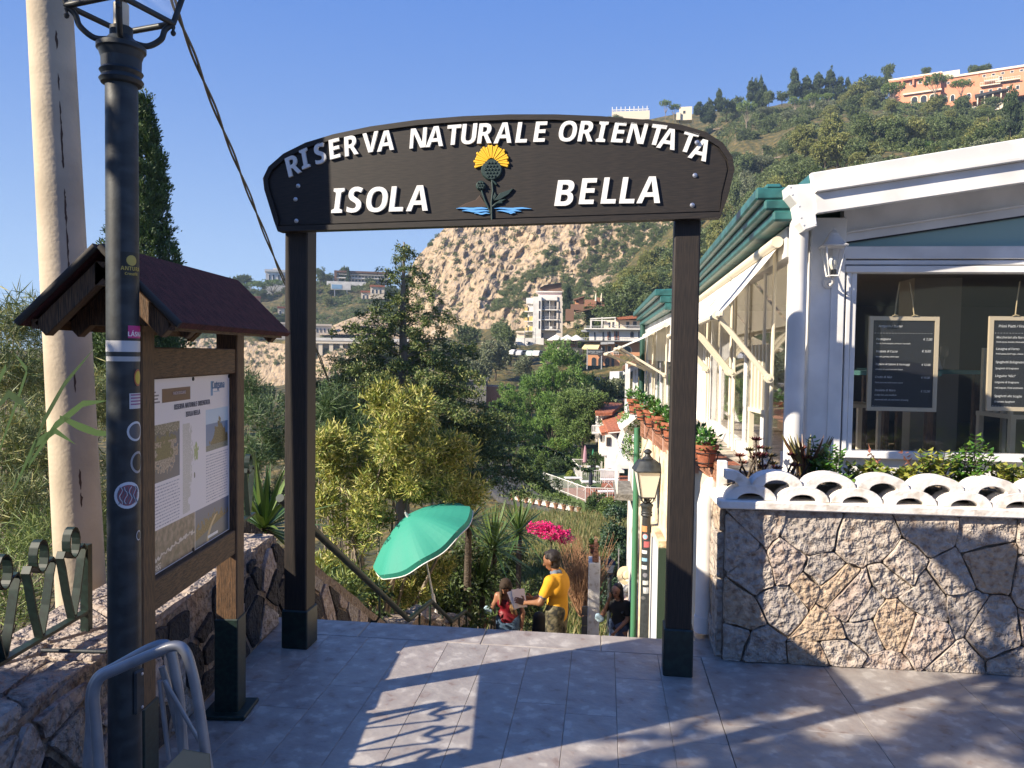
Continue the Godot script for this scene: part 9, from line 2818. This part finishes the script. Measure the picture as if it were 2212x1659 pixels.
	sdf(bag, [[bp + Vector3(-0.08, -0.12, 0), bp + Vector3(0.06, -0.2, 0.02), 0.06, 0.07], [bp + Vector3(-0.02, 0.0, 0.0), bp + Vector3(-0.06, -0.12, 0.02), 0.02, 0.04], [bp + Vector3(0.02, 0.0, 0.0), bp + Vector3(0.1, -0.14, 0), 0.018, 0.03]], 0.018, 0.02, func(p: Vector3) -> Color: return Color(0.02, 0.03, 0.03) if noise.get_noise_3d(p.x * 10, p.y * 10, p.z * 10) < 0.1 else Color(0.14, 0.05, 0.06))
	single("hand_bag", bag, VM("cloth85", 0.85), "small dark patterned bag in the hand of the woman in red", "bag").transform = t.transform
	j = joints()
	j["el_r"] = Vector3(-0.26, 1.13, 0.12); j["wr_r"] = Vector3(-0.08, 1.44, 0.20)
	j["el_l"] = Vector3(0.20, 1.12, 0.0); j["wr_l"] = Vector3(0.08, 0.92, 0.20)
	j["head"] += Vector3(-0.01, 0, 0.03)
	at = W(gx(1346, 13.0), 0, 13.0)
	at.y = stair_y((13.0 - 4.005) / 0.993 - EDGE - 0.1)
	t = person("young woman in a black shirt and denim skirt rubbing her eye", at, -0.75, 1.63, j, 1.0, Color(0.33, 0.165, 0.10), Vector3(0.1, -0.2, 1.0), {"r": [Vector3(0.25, 0.95, -0.15), Vector3(0.3, 0, 1)], "l": [Vector3(-0.3, -0.8, 0.5), Vector3(0, 0.3, 1)]})
	b = torso(j, 0.012, 1.0)
	for s in ["l", "r"]: b.append([j["sh_" + s], j["sh_" + s].lerp(j["el_" + s], 0.6), 0.056, 0.058])
	wear(t, "black_shirt", b, 0.018, 0.025, flat.call(Color(0.012, 0.012, 0.014)))
	b = [[j["hip_l"] + Vector3(0, 0.04, 0), j["hip_r"] + Vector3(0, 0.04, 0), 0.12, 0.12], [Vector3(0.05, 0.86, 0), Vector3(0.05, 0.6, 0), 0.125, 0.13], [Vector3(-0.05, 0.86, 0), Vector3(-0.05, 0.6, 0), 0.125, 0.13]]
	wear(t, "denim_skirt", b, 0.02, 0.03, flat.call(Color(0.05, 0.075, 0.14)))
	b = [[j["head"] + Vector3(0, 0.045, -0.03), j["head"] + Vector3(0, -0.05, -0.06), 0.097, 0.085]]
	for i in 9: b.append([j["head"] + Vector3(0.085 * cos(i * 0.4), 0.0, -0.085 * sin(i * 0.4)), j["head"] + Vector3(0.15 * cos(i * 0.4), -0.42, -0.12 * sin(i * 0.4) - 0.02), 0.03, 0.016])
	wear(t, "hair", b, 0.014, 0.015, flat.call(Color(0.012, 0.008, 0.007)), 0.5)
	face_mask(t.transform * (j["el_r"] + Vector3(0, -0.02, 0.02)), "pale blue face mask round the elbow of the young woman in black")
	var bk := MB.new()
	sdf(bk, [[Vector3(0.02, 1.28, -0.19), Vector3(0.02, 0.98, -0.20), 0.11, 0.14], [Vector3(0.12, 1.36, -0.1), Vector3(0.14, 1.25, 0.1), 0.022, 0.022]], 0.02, 0.03, flat.call(Color(0.07, 0.085, 0.10)))
	single("backpack", bk, VM("cloth85", 0.85), "grey backpack on the back of the young woman in black", "backpack").transform = t.transform
	var rk := MB.new()
	var o := P(1172, 1352, 11.0)
	sdf(rk, [[o + Vector3(-0.05, 0.12, 0), o + Vector3(0.0, -0.5, 0), 0.09, 0.13], [o + Vector3(0.04, 0.1, 0), o + Vector3(0.1, -0.1, 0.05), 0.05, 0.07], [o + Vector3(0.08, -0.02, 0.05), o + Vector3(0.18, -0.2, 0.04), 0.03, 0.02], [o + Vector3(-0.1, 0.02, 0.03), o + Vector3(-0.12, -0.2, 0.04), 0.05, 0.05]], 0.02, 0.02, flat.call(Color(0.012, 0.012, 0.012)))
	single("black_bag", rk, VM("cloth85", 0.85), "lumpy black bag between the man and the woman in red", "bag")
func face_mask(at: Vector3, label: String) -> void:
	var mb := MB.new()
	sdf(mb, [[Vector3(-0.03, 0.02, 0.03), Vector3(0.03, -0.03, 0.04), 0.05, 0.045], [Vector3(-0.05, -0.02, 0.0), Vector3(0.0, -0.05, 0.03), 0.03, 0.04]], 0.014, 0.02, func(_p: Vector3) -> Color: return Color(0.42, 0.58, 0.66))
	single("face_mask", mb, VM("cloth85", 0.85), label, "face mask", at + Vector3(-0.05, 0.0, 0.04))
# ---------------------------------------------------------------- stall, handrail, surroundings
func make_stall() -> void:
	var r := RandomNumberGenerator.new(); r.seed = 17
	var hr := thing("handrail", "dark green iron handrail zigzagging down beside the stairs", "handrail")
	var pts := []
	for k in FLOOR_KEYS:
		if k[0] > 13: break
		pts.append(SW(-1.44, k[0] if k[0] > 0 else 0.35, 0.86))
	var mb := MB.new()
	for i in pts.size() - 1: mb.tube([pts[i], pts[i + 1]], 0.028, 10)
	part(hr, "rail", mb, mats["iron_green"])
	for s in [0.9, 2.6, 4.2, 4.75, 5.5, 6.1, 6.7, 7.3, 8.0, 8.7, 9.4, 10.2]:
		mb = MB.new()
		var p := SW(-1.44, s, 0.85)
		if s < 3.0: mb.tube([p, p - Vector3(0, 0.22, 0), p - Vector3(0.03, 0.27, 0), SW(-1.56, s, 0.58)], 0.012, 6)
		else: mb.tube([p, SW(-1.44, s, 0.0)], 0.014, 6)
		part(hr, "bracket" if s < 3.0 else "post", mb, mats["iron_green"])
	for i in 8:
		var g := MB.new()
		lumpy(g, 0.16, r)
		single("edge_stone", g, mats["cap_stone"], "pale rough stone at the foot of the zigzag handrail", "stone", SW(-1.62, 5.0 + i * 0.5, 0.72), 0, "stones at the foot of the handrail").scale = Vector3(1.4, 0.7, 1.0)
	var rack := thing("hat_rack", "tall wire rack of hats behind the young woman in black", "rack", W(gx(1368, 14.0), stair_y(9.6), 14.0))
	for i in 3:
		mb = MB.new()
		mb.tube([Vector3(-0.2 + 0.2 * i, 0, 0), Vector3(-0.2 + 0.2 * i, 2.2, -0.05)], 0.012, 6)
		part(rack, "upright", mb, mats["steel"])
	for i in 18:
		var ht := thing("straw_hat", ["cream straw hat with a dark band on the stall rack", "white sun hat on the stall rack", "pale pink sun hat on the stall rack"][i % 3], "hat", P(1352 + (i % 4) * 9.0 + r.randf_range(-3, 3), 1246 + (i / 4) * 24.0 + r.randf_range(-4, 4), 13.8), 0, "hats on the stall rack")
		ht.rotation = Vector3(1.25 + r.randf_range(-0.2, 0.2), r.randf_range(-0.8, 0.4), 0)
		mb = MB.new()
		mb.lathe([[0.0, 0.1], [0.06, 0.098], [0.08, 0.08], [0.088, 0.0]], 14)
		part(ht, "crown", mb, M("straw%d" % (i % 3), [L(0.62, 0.52, 0.34), L(0.72, 0.70, 0.66), L(0.66, 0.5, 0.44)][i % 3], 0.9))
		mb = MB.new()
		mb.lathe([[0.088, 0.004], [0.17, -0.012], [0.175, -0.006], [0.088, 0.01]], 18)
		part(ht, "brim", mb, mats["straw%d" % (i % 3)])
		mb = MB.new()
		mb.lathe([[0.0885, 0.004], [0.0875, 0.03]], 14)
		part(ht, "band", mb, mats["black"] if i % 3 == 0 else mats["straw%d" % (i % 3)])
	var ball := MB.new()
	sdf(ball, [[Vector3(0, 0.08, 0), Vector3(0, -0.1, 0), 0.06, 0.11]], 0.02, 0.02, func(p: Vector3) -> Color: return Color(0.15, 0.42, 0.55) if sin(atan2(p.x, p.z) * 3.0) > 0 else Color(0.7, 0.7, 0.68))
	single("beach_bag", ball, VM("cloth85", 0.85), "turquoise and white beach bag hanging above the hats", "bag", P(1372, 1240, 13.6))
	for i in 4:
		mb = MB.new()
		var a := P(1412 + i * 9.0, 1318 - i * 16.0, 7.9); var w := 0.07
		for k in 6:
			mb.quad(a + Vector3(-w, -0.03 * k, 0.01 * sin(k)), a + Vector3(w, -0.03 * k + 0.06, 0.02 * cos(k + i)), a + Vector3(w, -0.03 * (k + 1) + 0.06, 0.02 * cos(k + 1 + i)), a + Vector3(-w, -0.03 * (k + 1), 0.01 * sin(k + 1)))
		single("folded_towel", mb, M("towel%d" % (i % 2), [L(0.02, 0.025, 0.045), L(0.06, 0.07, 0.09)][i % 2], 0.95), "dark blue towel on the slanting rail by the shutter", "towel", Vector3.ZERO, 0, "towels by the shutter")
	mb = MB.new()
	mb.tube([P(1408, 1322, 7.85), P(1452, 1240, 7.6)], 0.012, 6)
	mb.tube([P(1452, 1240, 7.6), P(1452, 1395, 7.6)], 0.012, 6)
	single("towel_rail", mb, mats["steel"], "slanting steel rail holding dark towels", "rail")
	for i in 16:
		var g := MB.new()
		lumpy(g, 0.06, r)
		var bg := single("souvenir_bag", g, M("souv%d" % (i % 4), [L(0.62, 0.54, 0.36), L(0.7, 0.68, 0.62), L(0.5, 0.4, 0.22), L(0.72, 0.7, 0.72)][i % 4], 0.85), ["cream souvenir bag heaped under the towels", "white souvenir bag heaped under the towels", "tan souvenir bag heaped under the towels", "pale souvenir bag heaped under the towels"][i % 4], "bag", P(1410 + (i % 4) * 11.0 + r.randf_range(-3, 3), 1342 + (i / 4) * 13.0, 7.7 + r.randf_range(-0.1, 0.1)), 0, "souvenir bags under the towels")
		bg.rotation = Vector3(r.randf() * 3, r.randf() * 3, r.randf() * 3)
	var pl := thing("white_pillar", "white plastered wall end topped with terracotta lattice beside the stairs", "pillar", W(gx(1291, 14.6), -5.2, 14.6), -0.1)
	bxpart(pl, "pillar", Vector3(0, 1.45, 0), Vector3(0.22, 2.9, 0.5), mats["white_rough"], Basis(), 0.01)
	for i in 3:
		for k in 4: bxpart(pl, "lattice_block", Vector3(0.02, 2.96 + 0.1 * k, 0.18 - 0.14 * i), Vector3(0.12 - 0.02 * k, 0.085, 0.12), mats["terracotta_pale"])
	pot(P(1283, 1195, 14.6), 20)
	var bd := thing("slatted_board", "dark slatted board leaning beside the white pillar", "board", W(gx(1272, 14.2), -4.5, 14.2), 0.2)
	for i in 7: bxpart(bd, "slat", Vector3(0, 0.2 + 0.19 * i, 0), Vector3(0.1, 0.17, 0.03), M("board_grey", L(0.06, 0.06, 0.065), 0.8))
func lumpy(mb: MB, rad: float, r: RandomNumberGenerator) -> void:
	var o := r.randf() * 50
	var q := func(i: int, k: int) -> Vector3:
		var a := TAU * i / 9.0; var e := PI * k / 6.0 - PI / 2
		var d := Vector3(cos(a) * cos(e), sin(e), sin(a) * cos(e))
		return d * rad * (1.0 + 0.6 * noise.get_noise_3d(d.x * 1.3 + o, d.y * 1.3, d.z * 1.3))
	for i in 9:
		for k in 6: mb.quad(q.call(i, k), q.call(i, k + 1), q.call(i + 1, k + 1), q.call(i + 1, k))
func make_behind() -> void:
	var h := thing("added_shade_house", "plain rendered house added out of view behind the viewpoint to shade the paving", "house", W(-9.4, -1.2, -4.6))  # unseen house, added so that its shadow covers the near paving
	bxpart(h, "wall", Vector3(0, 2.7, 0), Vector3(6.0, 5.4, 8.6), mats["cream"])
	bxpart(h, "roof", Vector3(0, 5.5, 0), Vector3(6.6, 0.2, 9.0), mats["roof_tile"])
	for i in 3:
		var w := bxpart(h, "window", Vector3(3.01, 3.4, -2.6 + 2.6 * i), Vector3(0.08, 1.4, 1.0), mats["white_paint"])
		bxpart(w, "pane", Vector3(3.06, 3.4, -2.6 + 2.6 * i), Vector3(0.03, 1.2, 0.8), mats["dark_glass"])
	var g := thing("gabled_house", "low gabled house with a roof aerial across the street", "house", W(8.5, 0, -13.0))
	bxpart(g, "wall", Vector3(0, 1.7, 0), Vector3(15, 3.4, 6), M("house_tan", L(0.30, 0.26, 0.2), 0.9))
	var rf := MB.new()
	rf.prism(PackedVector2Array([Vector2(-8, 3.4), Vector2(8, 3.4), Vector2(3.5, 5.2), Vector2(-5, 5.0)]), -3.2, 3.2)
	part(g, "roof", rf, mats["far_brown"])
	var an := MB.new()
	an.tube([Vector3(1.5, 4.8, 0), Vector3(1.5, 7.2, 0)], 0.03, 6)
	for i in 4: an.tube([Vector3(1.1, 6.0 + 0.35 * i, 0), Vector3(1.9, 6.0 + 0.35 * i, 0)], 0.015, 5)
	part(g, "aerial", an, mats["lamp_grey"])
	var r := RandomNumberGenerator.new(); r.seed = 5
	var cl := []
	for i in 11: cl.append([Vector3(0, 4.55, 0) + rdir(r) * Vector3(1.2, 0.5, 0.8) * r.randf_range(0.4, 1.0), Vector3(0.3, 0.22, 0.3)])
	bush_thing("street_tree", "small leafy street tree beside the viewpoint", W(-4.1, -0.6, 0.3), cl, spray_set(3, 55, 12, 0.7, 0.4, [Color(0.05, 0.09, 0.02), Color(0.08, 0.13, 0.03)], 0.4), 0.5, 0.17, 56, 0.3, "tree")
